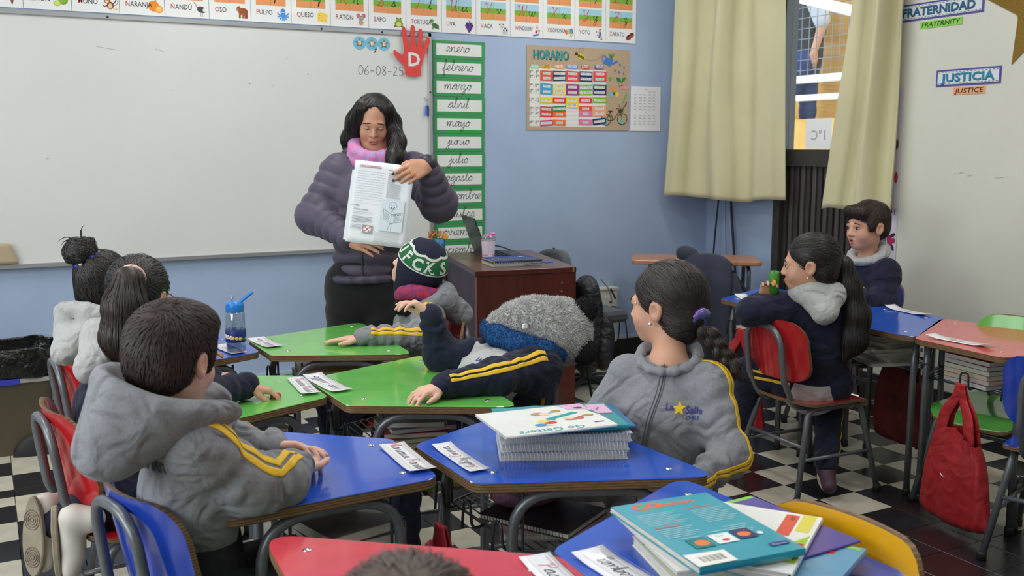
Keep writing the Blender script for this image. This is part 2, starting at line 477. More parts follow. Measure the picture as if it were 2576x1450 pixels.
# joined-up letters: each one a list of strokes in a unit cell (x height = 0.5, width given first)
GL = {
 'a': (.50, [[(.0,.05),(.12,.3),(.40,.46),(.22,.5),(.06,.25),(.15,.02),(.34,.18),(.42,.46),(.38,.1),(.46,.0),(.55,.12)]]),
 'b': (.42, [[(.0,.05),(.16,.5),(.22,.95),(.13,.98),(.1,.5),(.12,.08),(.26,.0),(.38,.2),(.32,.42),(.42,.36)]]),
 'c': (.40, [[(.0,.05),(.1,.3),(.34,.44),(.22,.5),(.06,.25),(.16,.0),(.42,.12)]]),
 'd': (.52, [[(.0,.05),(.12,.3),(.38,.44),(.22,.5),(.06,.22),(.16,.0),(.34,.2),(.44,.98),(.38,.1),(.46,.0),(.55,.12)]]),
 'e': (.38, [[(.0,.08),(.22,.2),(.30,.4),(.18,.5),(.07,.28),(.16,.0),(.40,.12)]]),
 'f': (.36, [[(.0,.05),(.2,.5),(.28,.95),(.18,.98),(.14,.4),(.14,-.42),(.24,-.4),(.2,.02),(.38,.14)]]),
 'g': (.48, [[(.0,.05),(.12,.3),(.38,.46),(.22,.5),(.06,.25),(.15,.04),(.32,.18),(.4,.46),(.36,-.3),(.2,-.46),(.14,-.28),(.5,.12)]]),
 'h': (.48, [[(.0,.05),(.16,.5),(.22,.95),(.13,.98),(.1,.4),(.1,.0),(.2,.4),(.34,.46),(.36,.1),(.42,.0),(.5,.12)]]),
 'i': (.26, [[(.0,.05),(.12,.3),(.16,.48),(.14,.1),(.2,.0),(.28,.12)], [(.19,.68),(.21,.70)]]),
 'j': (.28, [[(.0,.05),(.14,.3),(.2,.48),(.16,-.3),(.02,-.46),(-.02,-.28),(.3,.12)], [(.24,.68),(.26,.70)]]),
 'l': (.28, [[(.0,.05),(.14,.4),(.22,.9),(.14,.98),(.09,.5),(.12,.06),(.2,.0),(.3,.12)]]),
 'm': (.72, [[(.0,.3),(.08,.48),(.1,.3),(.08,.0),(.18,.38),(.28,.48),(.32,.3),(.3,.0),(.4,.38),(.5,.48),(.56,.3),(.56,.06),(.62,.0),(.74,.12)]]),
 'n': (.52, [[(.0,.3),(.08,.48),(.1,.3),(.08,.0),(.18,.38),(.3,.48),(.36,.3),(.36,.06),(.42,.0),(.54,.12)]]),
 'o': (.42, [[(.0,.06),(.1,.34),(.24,.5),(.08,.34),(.1,.06),(.24,.0),(.36,.22),(.28,.48),(.26,.38),(.44,.4)]]),
 'p': (.46, [[(.0,.05),(.12,.48),(.08,-.42),(.1,.2),(.24,.48),(.36,.3),(.28,.02),(.14,.06),(.46,.1)]]),
 'q': (.46, [[(.0,.05),(.12,.3),(.38,.46),(.22,.5),(.06,.25),(.15,.04),(.32,.18),(.4,.46),(.36,-.42),(.42,-.2),(.48,.12)]]),
 'r': (.38, [[(.0,.05),(.1,.42),(.14,.54),(.18,.44),(.3,.44),(.28,.1),(.34,.0),(.42,.12)]]),
 's': (.36, [[(.0,.05),(.16,.36),(.2,.52),(.3,.2),(.22,.0),(.08,.06),(.2,.03),(.38,.12)]]),
 't': (.32, [[(.0,.05),(.14,.4),(.2,.84),(.15,.2),(.2,.0),(.34,.12)], [(.04,.58),(.32,.58)]]),
 'u': (.50, [[(.0,.05),(.1,.46),(.08,.1),(.18,.0),(.34,.2),(.4,.46),(.38,.1),(.44,.0),(.52,.12)]]),
 'v': (.44, [[(.0,.3),(.08,.48),(.12,.3),(.18,.0),(.34,.36),(.3,.48),(.34,.38),(.46,.4)]]),
 'y': (.48, [[(.0,.3),(.08,.46),(.1,.1),(.2,.02),(.36,.46),(.34,-.3),(.2,-.46),(.14,-.28),(.5,.12)]]),
 'z': (.42, [[(.0,.35),(.12,.5),(.26,.42),(.12,.04),(.28,.1),(.26,-.34),(.12,-.44),(.08,-.28),(.44,.12)]]),
 ' ': (.30, []), '.': (.2, [[(.08,.0),(.1,.02)]]),
 'A': (.66, [[(.02,.0),(.2,.3),(.44,.98),(.46,.4),(.5,.0),(.66,.12)], [(.16,.36),(.5,.36)]]),
 'C': (.60, [[(.5,.8),(.4,.98),(.14,.7),(.06,.3),(.22,.0),(.6,.14)]]),
 'D': (.62, [[(.2,.95),(.14,.04),(.06,.1),(.4,.04),(.56,.45),(.4,.9),(.14,.96),(.62,.9)]]),
 'E': (.56, [[(.5,.85),(.34,.98),(.16,.78),(.3,.55),(.08,.3),(.2,.0),(.56,.14)]]),
 'I': (.44, [[(.04,.3),(.3,.9),(.34,.98),(.22,.3),(.1,.0),(.02,.1),(.44,.2)]]),
 'L': (.56, [[(.06,.5),(.36,.8),(.34,.98),(.22,.6),(.08,.02),(.3,.06),(.56,.04)]]),
 'M': (.90, [[(.04,.0),(.14,.6),(.2,.98),(.28,.3),(.3,.02),(.4,.6),(.5,.98),(.56,.4),(.6,.02),(.68,.6),(.8,.98),(.78,.2),(.84,.0),(.92,.12)]]),
 'P': (.60, [[(.24,.9),(.18,.3),(.1,.0)], [(.06,.7),(.2,.98),(.5,.9),(.48,.55),(.2,.45)]]),
 'R': (.64, [[(.24,.9),(.18,.3),(.1,.0)], [(.06,.7),(.2,.98),(.5,.9),(.46,.58),(.2,.48),(.42,.2),(.52,.0),(.64,.1)]]),
 'S': (.56, [[(.02,.0),(.3,.6),(.4,.95),(.26,.98),(.22,.7),(.44,.3),(.34,.02),(.06,.06)]]),
 'T': (.60, [[(.04,.8),(.2,.96),(.5,.94)], [(.34,.96),(.28,.3),(.2,.02),(.04,.1)]]),
 'U': (.66, [[(.04,.8),(.14,.96),(.14,.3),(.26,.0),(.44,.3),(.5,.96),(.5,.2),(.56,.0),(.66,.12)]]),
 'V': (.60, [[(.04,.8),(.14,.96),(.2,.4),(.26,.0),(.42,.5),(.56,.96)]]),
 'W': (.84, [[(.04,.8),(.14,.96),(.16,.3),(.24,.02),(.4,.5),(.46,.9),(.48,.3),(.56,.02),(.72,.5),(.8,.96)]]),
 'X': (.62, [[(.06,.85),(.16,.96),(.3,.5),(.44,.04),(.56,.1)], [(.54,.96),(.3,.5),(.08,.0)]]),
 'Y': (.64, [[(.04,.8),(.14,.96),(.16,.55),(.3,.45),(.46,.8),(.5,.96),(.46,.2),(.28,-.1),(.16,.04),(.64,.3)]]),
 'Z': (.60, [[(.06,.82),(.2,.97),(.5,.9),(.3,.5),(.06,.04),(.3,.1),(.56,.04)], [(.16,.48),(.46,.52)]]),
 'w': (.66, [[(.0,.3),(.08,.48),(.1,.1),(.2,.0),(.3,.3),(.32,.46),(.34,.1),(.44,.0),(.56,.36),(.54,.48),(.68,.4)]]),
 'x': (.46, [[(.0,.3),(.1,.48),(.22,.24),(.34,.0),(.46,.12)], [(.38,.48),(.06,.0)]]),
}
def script_strokes(txt):
    x = 0.0; out = []
    for ch in txt:
        if ch not in GL: x += .4; continue
        wd, sts = GL[ch]; wd = wd * 1.22; 
        for st in sts:
            P = spline(np.array(st), 4) if len(st) > 2 else np.array(st)
            out.append((ch, P * np.array([1.22, 1]) + np.array([x, 0])))
        x += wd
    return out, x

# ================================================================== THE ROOM
XL, XR, YB, YF, ZC = -2.55, 4.42, -2.6, 5.45, 3.0
m_blue = mat('blue_wall_paint', (163, 182, 212), .55, noise=(3.0, .05), bump=(140, .12))
m_cream = mat('cream_wall_paint', (206, 206, 194), .55, noise=(2.0, .04), bump=(120, .10))
m_ceil = mat('ceiling_paint', (220, 220, 214), .8, noise=(2, .03))
m_grout = mat('grout', (70, 68, 64), .8, noise=(20, .2))
m_black = mat('black_base_paint', (34, 33, 33), .45, noise=(9, .35), bump=(30, .3))
m_tw = mat('white_floor_tile', (205, 200, 183), .30, noise=(11, .10, (184, 178, 160)), bump=(35, .12))
m_tk = mat('black_floor_tile', (40, 41, 46), .26, noise=(11, .2, (30, 30, 33)), bump=(35, .12))
m_tm = mat('maroon_floor_tile', (52, 36, 38), .26, noise=(11, .2, (40, 28, 30)), bump=(35, .12))

floor = struct('floor', box2((XL, YB, -.06), (XR, YF, -.012)), m_grout)
ceiling = struct('ceiling', box2((XL, YB, ZC), (XR, YF, ZC + .1)), m_ceil)
struct('wall_left', box2((XL - .1, YB, 0), (XL, YF, ZC)), m_cream)
struct('wall_back', box2((XL, YB - .1, 0), (XR, YB, ZC)), m_cream)
wall_front = struct('wall_front', box2((XL, YF, 0), (XR + .2, YF + .15, ZC)), m_blue)
# right wall: blue pier beside the front corner, the opening with the metal window wall, then cream wall
DY0, DY1 = 4.01, 4.80
wall_right = struct('wall_right', join(box2((XR, YB, 0), (XR + .15, DY0, ZC)), box2((XR, DY0, 2.75), (XR + .15, DY1, ZC))), m_cream)
struct('wall_right_pier', box2((XR, DY1, 0), (XR + .15, YF, ZC)), m_blue)
struct('baseboard_front', join(box2((XL, YF - .022, 0), (XR, YF, .165)), box2((XL, YF - .05, 0), (XR, YF - .022, .03), 0)), m_black)
struct('trim_1', box2((XL, YF - .016, .165), (XR, YF, .185)), mat('pale_trim', (176, 190, 205), .5))
struct('baseboard_right', join(box2((XR - .02, YB, 0), (XR, DY0, .16)), box2((XR - .02, DY1, 0), (XR, YF, .16))), m_black)

# floor tiles
tile_me = {}
def tile_mesh(wx, wy, m):
    k = (round(wx, 3), round(wy, 3), m.name)
    if k not in tile_me:
        V, F = extrude([(-wx/2, -wy/2), (wx/2, -wy/2), (wx/2, wy/2), (-wx/2, wy/2)], -.012, 0, .0012)
        tile_me[k] = mesh('floor_tile', V, F, m)
    return tile_me[k]
def tile_col(x, y, i, j):
    if x < .5:
        if x < .04:
            rows = [(5.19,'k'),(4.98,'w'),(4.78,'k'),(4.57,'w'),(4.47,'k'),(4.36,'w'),(4.16,'k'),(3.957,'w'),(3.755,'k'),(3.55,'w'),(3.35,'k')]
            for yy, c in rows:
                if y > yy: return c if (int(round((x + .06) / .2)) % 2 == 0) else ('w' if c == 'k' else 'k')
            return 'w' if (i + j) % 2 else 'k'
        if x < .24:
            if y > 5.37: return 'k'
            if y > 4.77: return 'w'
            if y > 4.47: return 'k'
            if y > 4.16: return 'w'
            if y > 3.56: return 'k'
            return 'w' if (i + j) % 2 else 'k'
        return 'w' if j % 2 else 'k'
    if x > 2.3:
        if y > 4.0 and x < 3.6: return 'k' if (i * 7 + j * 3) % 9 == 0 else 'w'
        ii, jj = int(round((x - 3.06) / .2)), int(round((y - 3.18) / .2))
        if y < 2.66 and 2.2 < x < 3.3: return 'm' if (ii * 3 + jj) % 4 == 0 else 'k'
        if (ii + jj) % 2 == 0: return 'w'
        return 'm' if x < 2.95 and y > 2.8 else 'k'
    return ('k', 'w')[(i + j) % 2]
xs = [XL] + [-2.36 + .2 * k for k in range(0, 20)] + [1.56 + .2 * k for k in range(0, 15)]
xs = [v for v in xs if v < XR] + [XR]
ysL = [YF - .002] + [5.388, 5.19, 4.98, 4.78, 4.57, 4.47, 4.36] + [4.157 - .2005 * k for k in range(0, 18)]
ysR = [YF - .002] + [5.28 - .2 * k for k in range(0, 22)]
stuffV, stuffF, stuffM = [], [], []
n_tile = 0
for a in range(len(xs) - 1):
    x0, x1 = xs[a], xs[a + 1]; cx = (x0 + x1) / 2
    ys = ysL if cx < 1.5 else ysR
    for b in range(len(ys) - 1):
        y1, y0 = ys[b], ys[b + 1]; cy = (y0 + y1) / 2
        c = tile_col(cx, cy, a, b); m = {'w': m_tw, 'k': m_tk, 'm': m_tm}[c]
        wx, wy = x1 - x0 - .0022, y1 - y0 - .0022
        vis = (-.25 < cx < .45 and cy > 2.55) or (cx > 2.3 and cy > 1.85) or (.9 < cx < 1.4 and 1.9 < cy < 3.0)
        if vis and n_tile < 298:
            o = bpy.data.objects.new('floor_tile', tile_mesh(wx, wy, m)); o.location = (cx, cy, 0); put(o, floor); n_tile += 1
        else:
            V, F = extrude([(-wx/2, -wy/2), (wx/2, -wy/2), (wx/2, wy/2), (-wx/2, wy/2)], -.012, 0)
            o0 = len(stuffV); stuffV += (V + np.array([cx, cy, 0])).tolist(); stuffF += [[i + o0 for i in f] for f in F]
            stuffM += [{'w': 0, 'k': 1, 'm': 2}[c]] * len(F)
part('floor_tiling', (np.array(stuffV), stuffF), [m_tw, m_tk, m_tm], floor, fm=stuffM, kind='stuff')

# unseen window added in the left wall, its panes glowing in place of daylight
wl = struct('added_window', join(box2((XL - .02, -.6, .95), (XL + .02, -.54, 2.55)), box2((XL - .02, 3.74, .95), (XL + .02, 3.8, 2.55)), box2((XL - .02, -.6, .95), (XL + .02, 3.8, 1.0)), box2((XL - .02, -.6, 2.5), (XL + .02, 3.8, 2.55)), box2((XL - .02, 1.57, .95), (XL + .02, 1.63, 2.55))), mat('window_frame_white', (225, 226, 224), .4))
for y0, y1 in ((-.54, 1.57), (1.63, 3.74)): part('window_pane', box2((XL - .004, y0, 1.0), (XL + .006, y1, 2.5)), mat('glowing_pane', (232, 240, 250), .3, emit=1.0), wl)
# ceiling lamps
m_lamp = mat('lamp_diffuser', (255, 252, 244), .5, emit=4.0)
m_white_metal = mat('white_metal', (225, 225, 222), .4)
lp = None
for i, (lx, ly) in enumerate(LAMPS):
    if lp is None:
        lp = thing('ceiling_lamp', 'long white ceiling lamp with glowing tube over the classroom', 'lamp', (lx, ly, 2.94), 0, 'ceiling lamps in rows')
        part('lamp_housing', box((0, 0, .04), (.30, 1.25, .04), .01), m_white_metal, lp, local=True)
        part('diffuser', tube([(0, -.58, .012), (0, .58, .012)], .022, 10), m_lamp, lp, local=True)
    else:
        dup(lp, (lx, ly, 2.94))

# ------------------------------------------------------------------ metal window wall in the right wall
m_alu = mat('dark_bronze_aluminium', (66, 63, 60), .42, metal=.3, noise=(30, .08))
m_alu2 = mat('grey_brown_slats', (86, 81, 78), .45, metal=.25, noise=(20, .08))
win = struct('window_1', join(box2((XR + .02, DY0, 0), (XR + .09, DY0 + .05, 2.75)), box2((XR + .0, DY1 - .06, 0), (XR + .10, DY1, 2.75)),
    box2((XR + .015, DY0, 1.335), (XR + .095, DY1 - .06, 1.42)), box2((XR + .02, DY0, 2.70), (XR + .09, DY1, 2.75)), box2((XR + .02, DY0, 0), (XR + .09, DY1, .06)),
    box2((XR + .01, DY0, 1.318), (XR + .1, DY1 - .06, 1.335))), m_alu)
y = DY1 - .062; k = 0
while y > DY0 + .055:
    wd = .030 if k % 2 == 0 else .018
    part('slat', box2((XR + (.03 if k % 2 == 0 else .045), y - wd + .002, .06), (XR + .075, y, 1.318), .003), m_alu2 if k % 4 else m_alu, win)
    y -= wd; k += 1
part('window_pane', box2((XR + .05, DY0 + .05, 1.42), (XR + .055, DY1 - .06, 2.70)), clear_plastic('window_glass', (235, 242, 245), .06, .02), win)

# what is seen through the window: yellow building, stair rail, someone climbing
m_yel = mat('yellow_render', (226, 178, 96), .8, noise=(5, .14, (206, 158, 82)), bump=(20, .4))
m_pale = mat('pale_cream_render', (236, 222, 190), .8, noise=(5, .05))
ob = thing('yellow_building', 'yellow rendered stairwell wall of the building seen through the window', 'building', (6.6, 6.9, 0))
part('wall', box2((7.1, 4.6, 0), (7.3, 9.5, 5.5)), m_yel, ob)
part('parapet', box2((6.55, 4.5, 0), (6.75, 9.0, 1.68), .02), m_yel, ob)
part('pillar', box2((5.55, 6.00, 0), (5.60, 6.20, 4.5), .01), m_pale, ob)
part('ground', box2((4.6, 2.0, -.1), (7.3, 9.5, 0)), mat('courtyard_concrete', (170, 165, 155), .9, noise=(4, .1)), ob)
m_rail = mat('white_rail_paint', (238, 238, 235), .4)
rl = thing('stair_railing', 'white pipe railing with wire mesh on the stairs outside the window', 'railing', (6.45, 6.2, 1.6))
part('rail', tube([(6.45, 5.0, 2.02), (6.45, 7.6, 2.02)], .035, 10), m_rail, rl)
part('rail', tube([(6.45, 5.0, 1.86), (6.45, 7.6, 1.86)], .028, 10), m_rail, rl)
part('handrail', tube([(6.4, 5.3, 2.30), (6.4, 7.5, 2.95)], .045, 10), m_rail, rl)
wires = []
for i in range(16): wires.append(tube([(6.47, 5.75 + .09 * i, 2.04), (6.47, 5.75 + .09 * i, 2.75)], .004, 5))
for i in range(8): wires.append(tube([(6.47, 5.6, 2.1 + .09 * i), (6.47, 7.3, 2.1 + .09 * i)], .004, 5))
part('wire_mesh', join(*wires), mat('wire_grey', (120, 122, 125), .4, metal=.6), rl, kind='stuff')

# notice taped to the window pane, read from outside
sh = single('window_notice', box2((XR + .044, 4.375, 1.425), (XR + .0455, 4.585, 1.605)), mat('notice_paper', (240, 242, 242), .7), 'white paper notice reading 1 degree C backwards, taped to the window pane', 'notice')
S = Sheet((XR + .0435, 4.48, 1.505), (0, 1, 0), (0, 0, 1), (-1, 0, 0))
S.text(0, -.028, '1°C', .082, (176, 180, 182), bold=.012)
S.build('lettering', sh)

# ------------------------------------------------------------------ curtains
m_curt = mat('olive_curtain_cloth', (200, 195, 157), .75, sheen=.2, noise=(2.5, .07), bump=(420, .15, .0015))
m_lining = mat('pale_curtain_lining', (206, 203, 180), .8, sheen=.2)
def curtain(name, label, pts, z0, z1, amp, seed, lean=0.0, nfold=5, flare=0.12, anchor=.5):
    """cloth hung along a plan line from z1 down to z0 with vertical folds"""
    r = np.random.default_rng(seed)
    P = spline(np.array(pts, float), 40)
    d = np.concatenate([[0], np.cumsum(np.linalg.norm(np.diff(P, axis=0), axis=1))]); L = d[-1]
    ph = r.uniform(0, 6, 6); nu, nv = 110, 46
    def fn(u, v):
        z = z1 + (z0 - z1) * v
        s = L * anchor + (u - anchor) * L * (1 - flare * (1 - v) - .03 * math.sin(v * 3))
        x = np.interp(s, d, P[:, 0]); y_ = np.interp(s, d, P[:, 1])
        t = np.array([np.interp(s + .01, d, P[:, 0]) - np.interp(s - .01, d, P[:, 0]), np.interp(s + .01, d, P[:, 1]) - np.interp(s - .01, d, P[:, 1])]); t = nrm(t)
        n = np.array([t[1], -t[0]])
        q = u * nfold * 2 * PI + .5 * math.sin(v * 2.2 + ph[0]) + .35 * math.sin(v * 5 + u * 9 + ph[1])
        w1 = math.sin(q); w1 = math.copysign(abs(w1) ** .7, w1)
        off = amp * (.75 + .35 * math.sin(u * 7 + ph[2])) * w1 + .004 * math.sin(2.3 * q + ph[3])
        off += lean * v
        zz = z + (.012 * math.sin(u * 7 + ph[4]) + .006 * w1) * v
        return (x + n[0] * off, y_ + n[1] * off, zz)
    o = thing(name, label, 'curtain', (pts[0][0], pts[0][1], z0), 0, 'olive curtains by the window')
    V, F = grid(fn, nu, nv)
    part('cloth', thicken((V, F), .003), m_curt, o, smooth=True)
    # hem: a sewn band at the bottom edge
    def hem(u, v):
        return fn(u, 1 - .055 + .055 * v)
    V, F = grid(hem, nu, 2)
    part('hem', thicken((V, F), -.0022), m_curt, o, smooth=True)
    # hanging tape at the top
    V, F = grid(lambda u, v: fn(u, .03 * v), nu, 1)
    part('heading_tape', thicken((V, F), -.003), m_lining, o, smooth=True)
    return o
curtain('curtain', 'olive curtain drawn to the front corner beside the timetable poster', [(3.985, 5.36), (4.10, 5.20), (4.22, 4.92), (4.32, 4.60)], 1.105, 2.55, .060, 3, nfold=2.6)
curtain('curtain', 'olive curtain right of the window next to the cream wall', [(4.30, 4.25), (4.33, 4.08), (4.36, 3.80)], 1.075, 2.55, .062, 5, nfold=2.1, flare=.34, anchor=1.0)
rod = thing('curtain_rod', 'dark curtain rod running above the window wall', 'curtain rod', (4.3, 4.5, 2.56))
part('rod', tube([(4.0, 5.4, 2.57), (4.12, 5.2, 2.57), (4.3, 4.7, 2.57), (4.36, 3.75, 2.57)], .012, 10), m_alu, rod)
part('bracket', box2((4.36, 3.9, 2.55), (XR, 3.93, 2.59)), m_alu, rod)

# black cords hanging in the corner below the curtain
m_cord = mat('black_cable', (22, 23, 26), .45)
for i, (a, b, r, lab) in enumerate([((4.37, 5.26), (4.35, 5.30), .006, 'black cable hanging in the corner, left of the thin blue wire'), ((4.385, 5.17), (4.40, 5.08), .008, 'thick black cable hanging in the corner, rightmost of three'), ((4.385, 5.22), (4.39, 5.17), .0025, 'thin blue wire hanging between the two black corner cables')]):
    single('hanging_cable', tube(spline([(a[0], a[1], 1.7), (a[0], a[1], 1.2), ((a[0]+b[0])/2 - .005, (a[1]+b[1])/2, .8), (b[0], b[1], .35), (b[0]-.01, b[1], .06)], 6), r, 8), m_cord if i < 2 else mat('blue_wire', (60, 95, 140), .5), lab, 'cable', 'cables hanging in the corner', smooth=True)

# ================================================================== ON THE FRONT WALL
def wall_sheet(x, z, y=5.44): return Sheet((x, y, z), (1, 0, 0), (0, 0, 1), (0, -1, 0))
m_wb = mat('whiteboard_enamel', (215, 217, 214), .33, coat=.15, noise=(1.6, .025))
m_frame = mat('aluminium_frame', (176, 179, 180), .35, metal=.6)
BX0, BX1, BZ0, BZ1 = -1.25, 2.352, .845, 2.085
wb = thing('whiteboard', 'large whiteboard in an aluminium frame on the blue wall', 'whiteboard', (.5, 5.43, BZ0))
part('board_surface', box2((BX0 + .02, 5.424, BZ0 + .02), (BX1 - .02, 5.449, BZ1 - .02)), m_wb, wb)
for nm, a, b in [('frame_rail', (BX0, 5.414, BZ1 - .022), (BX1, 5.449, BZ1)), ('frame_rail', (BX0, 5.410, BZ0), (BX1, 5.449, BZ0 + .022)),
                 ('frame_stile', (BX0, 5.414, BZ0), (BX0 + .022, 5.449, BZ1)), ('frame_stile', (BX1 - .022, 5.414, BZ0), (BX1, 5.449, BZ1))]:
    part(nm, box2(a, b, .003), m_frame, wb)
for x, z in [(.61, BZ1 - .011), (1.70, BZ1 - .011), (1.24, BZ0 + .011), (BX1 - .011, 1.75), (BX1 - .011, 1.36), (2.05, BZ1 - .011)]:
    part('screw', sphere((x, 5.413, z), (.006, .003, .006), 10, 6), mat('dark_screw', (60, 60, 62), .3, metal=.9), wb)
S = wall_sheet(0, 0, 5.4235)
# date written with a marker: 06-08-25
def hand_digit(S, ch, x, z, h, col, wd):
    D = {'0': [[(.5,.98),(.15,.75),(.08,.3),(.4,.0),(.8,.25),(.85,.7),(.5,.98)]], '6': [[(.75,.98),(.25,.6),(.1,.2),(.4,.0),(.78,.2),(.6,.48),(.2,.35)]],
         '8': [[(.75,.85),(.4,.98),(.2,.75),(.5,.52),(.8,.25),(.5,.0),(.18,.2),(.5,.5),(.8,.78),(.7,.92)]], '2': [[(.12,.75),(.45,.98),(.72,.75),(.4,.35),(.08,.02),(.4,.06),(.85,.0)]],
         '5': [[(.8,.96),(.25,.94),(.2,.55),(.6,.58),(.8,.3),(.5,.0),(.1,.08)]], '-': [[(.1,.4),(.8,.42)]]}
    for st in D[ch]:
        P = spline(np.array(st), 6) if len(st) > 2 else np.array(st)
        S.line(np.column_stack([x + P[:, 0] * h * .62, z + P[:, 1] * h]), wd, col)
for i, ch in enumerate('06-08-25'):
    S1 = wall_sheet(0, 0, 5.4235); hand_digit(S1, ch, 1.908 + i * .0345, 1.838, .052, (70, 72, 74), .0028); S1.build('marker_digit', wb)
S.line([(2.008, 1.975), (2.016, 1.985)], .012, (40, 40, 42)); S.line([(2.002, 1.962), (2.016, 1.972)], .006, (40, 40, 42))
for a in [(.55, 1.93, .65, 1.915), (.83, 1.93, .87, 1.918), (1.50, 1.905, 1.51, 1.915), (1.42, 1.77, 1.425, 1.755), (.9, 1.72, .905, 1.725)]:
    S.line([(a[0], a[1]), (a[2], a[3])], .0014, (150, 152, 148))
for a in [(.30, 1.38), (1.30, 1.77), (1.62, 1.83)]:
    S.oval(a[0], a[1], .006, .004, (205, 170, 168))
wbm = S.build('board_marks', wb, 'stray marker strokes'); wbm['kind'] = 'stuff'

# alphabet strip
m_card = mat('laminated_card', (232, 233, 232), .35, coat=.3)
bounds = [.020, .239, .453, .672, .889, 1.110, 1.326, 1.544, 1.763, 1.984, 2.209, 2.431, 2.653, 2.882, 3.109, 3.337, 3.565, 3.798]
WORDS = ['LORO', 'LIMÓN', 'MONO', 'NARANJA', 'ÑANDÚ', 'OSO', 'PULPO', 'QUESO', 'RATÓN', 'SAPO', 'TORTUGA', 'UVA', 'VACA', 'WINDSURF', 'XILÓFONO', 'YOYO', 'ZAPATO']
PICN = ['dark bird tail', 'green limes', 'brown monkey', 'oranges', 'grey rhea bird', 'brown bear', 'blue octopus', 'yellow cheese', 'grey mouse', 'green frog', 'green turtle', 'purple grapes', 'spotted cow', 'red windsurf sail', 'rainbow xylophone', 'child with a yoyo', 'brown shoes']
RED, INK = (205, 45, 50), (45, 45, 48)
def picture(S, w_, cx, cy, r):
    def o(x, y, a, b, c, rot=0): S.oval(cx + x*r, cy + y*r, a*r, b*r, c, rot)
    def p(pts, c): S.poly([(cx + x*r, cy + y*r) for x, y in pts], c)
    def l(pts, c, wd=.1): S.line(spline(np.array([(cx + x*r, cy + y*r) for x, y in pts]), 5), wd*r, c)
    if w_ == 'LORO': p([(-.5,1),(.5,1),(.2,0),(0,-.9),(-.3,0)], (70,72,74)); p([(-.3,-.2),(.1,-.3),(-.1,-1)], (150,70,65))
    elif w_ == 'LIMÓN': o(.25,.25,.7,.75,(120,160,50)); o(.2,.3,.5,.55,(135,178,62)); o(-.6,-.35,.55,.42,(165,195,70)); o(-.6,-.35,.4,.3,(205,222,120))
    elif w_ == 'MONO':
        o(.1,-.2,.5,.6,(125,75,45)); o(.1,-.3,.3,.42,(235,195,150)); o(-.35,.5,.45,.42,(125,75,45)); o(-.35,.42,.3,.28,(240,200,160)); o(-.45,.5,.06,.08,INK); o(-.25,.5,.06,.08,INK)
        l([(.5,0),(.9,.5),(1.0,.9)],(125,75,45),.16); l([(.5,-.5),(.9,-.8),(1.1,-.6)],(235,195,150),.2); l([(-.2,-.1),(-.7,-.4),(-.9,-.2)],(125,75,45),.16); p([(-.6,.8),(-.1,.85),(-.3,1.05)],(190,50,45)); l([(.5,-.3),(1.1,.1),(1.2,.6)],(90,92,95),.07)
    elif w_ == 'NARANJA': o(-.25,.1,.85,.85,(238,140,40)); o(.55,-.35,.6,.6,(240,150,50)); o(.55,-.35,.45,.45,(250,195,110)); p([(-.3,.8),(.2,1.1),(.1,.8)],(95,150,60))
    elif w_ == 'ÑANDÚ': o(.2,0,.75,.5,(70,72,76),-.3); l([(-.4,.1),(-.6,.6),(-.75,1.0)],(200,130,130),.12); o(-.85,1.02,.16,.1,(205,130,130)); l([(.1,-.4),(.05,-1.1)],(170,150,150),.09); l([(.35,-.4),(.4,-1.1)],(170,150,150),.09); o(.7,-.05,.3,.28,(230,230,230))
    elif w_ == 'OSO':
        o(.15,.1,.8,.6,(150,84,46)); o(-.55,.45,.42,.38,(160,92,52)); o(-.8,.35,.2,.16,(190,130,90)); o(-.4,.85,.13,.13,(140,78,42)); o(-.7,.8,.12,.12,(140,78,42))
        for x in (-.4,.1,.5,.75): p([(x-.15,-.2),(x+.15,-.2),(x+.14,-1),(x-.18,-1)],(146,80,42) if x != .1 else (165,95,52))
    elif w_ == 'PULPO':
        o(0,.45,.42,.55,(62,140,205)); o(-.13,.4,.08,.09,(245,245,245)); o(.13,.4,.08,.09,(245,245,245))
        for x, y in ((-1,.3),(-1,-.3),(-.6,-.8),(-.15,-1),(.25,-1),(.65,-.8),(1,-.3),(1,.3)): l([(x*.2,.0),(x*.6,y*.4-.2),(x*.95,y)],(70,150,215),.2)
    elif w_ == 'QUESO':
        p([(-.9,-.7),(.8,-.9),(.7,-.3),(.9,.1),(.8,.6),(-.5,.9),(-.95,.5)],(240,208,90)); [o(x,y,.12,.1,(212,172,60)) for x, y in ((-.5,.3),(0,0),(.4,.4),(-.2,-.5),(.4,-.5),(-.6,-.2))]
    elif w_ == 'RATÓN':
        o(-.5,.65,.36,.38,(150,110,115)); o(.5,.65,.36,.38,(150,110,115)); o(-.5,.65,.24,.26,(225,110,110)); o(.5,.65,.24,.26,(225,110,110)); o(0,.25,.5,.42,(135,140,145)); o(-.18,.28,.13,.15,(245,245,245)); o(.18,.28,.13,.15,(245,245,245)); o(-.18,.26,.06,.08,INK); o(.18,.26,.06,.08,INK); o(0,-.5,.42,.5,(150,155,160)); o(.05,-.55,.26,.34,(232,150,50))
    elif w_ == 'SAPO':
        o(0,-.35,.8,.6,(120,150,50)); o(0,.2,.55,.4,(135,170,60)); o(-.32,.6,.2,.2,(150,180,80)); o(.32,.6,.2,.2,(150,180,80)); o(-.32,.62,.1,.1,INK); o(.32,.62,.1,.1,INK); o(0,-.4,.5,.42,(215,210,130)); l([(-.35,.1),(0,-.02),(.35,.1)],(60,80,30),.06); o(-.7,-.8,.26,.16,(100,130,45)); o(.7,-.8,.26,.16,(100,130,45))
    elif w_ == 'TORTUGA':
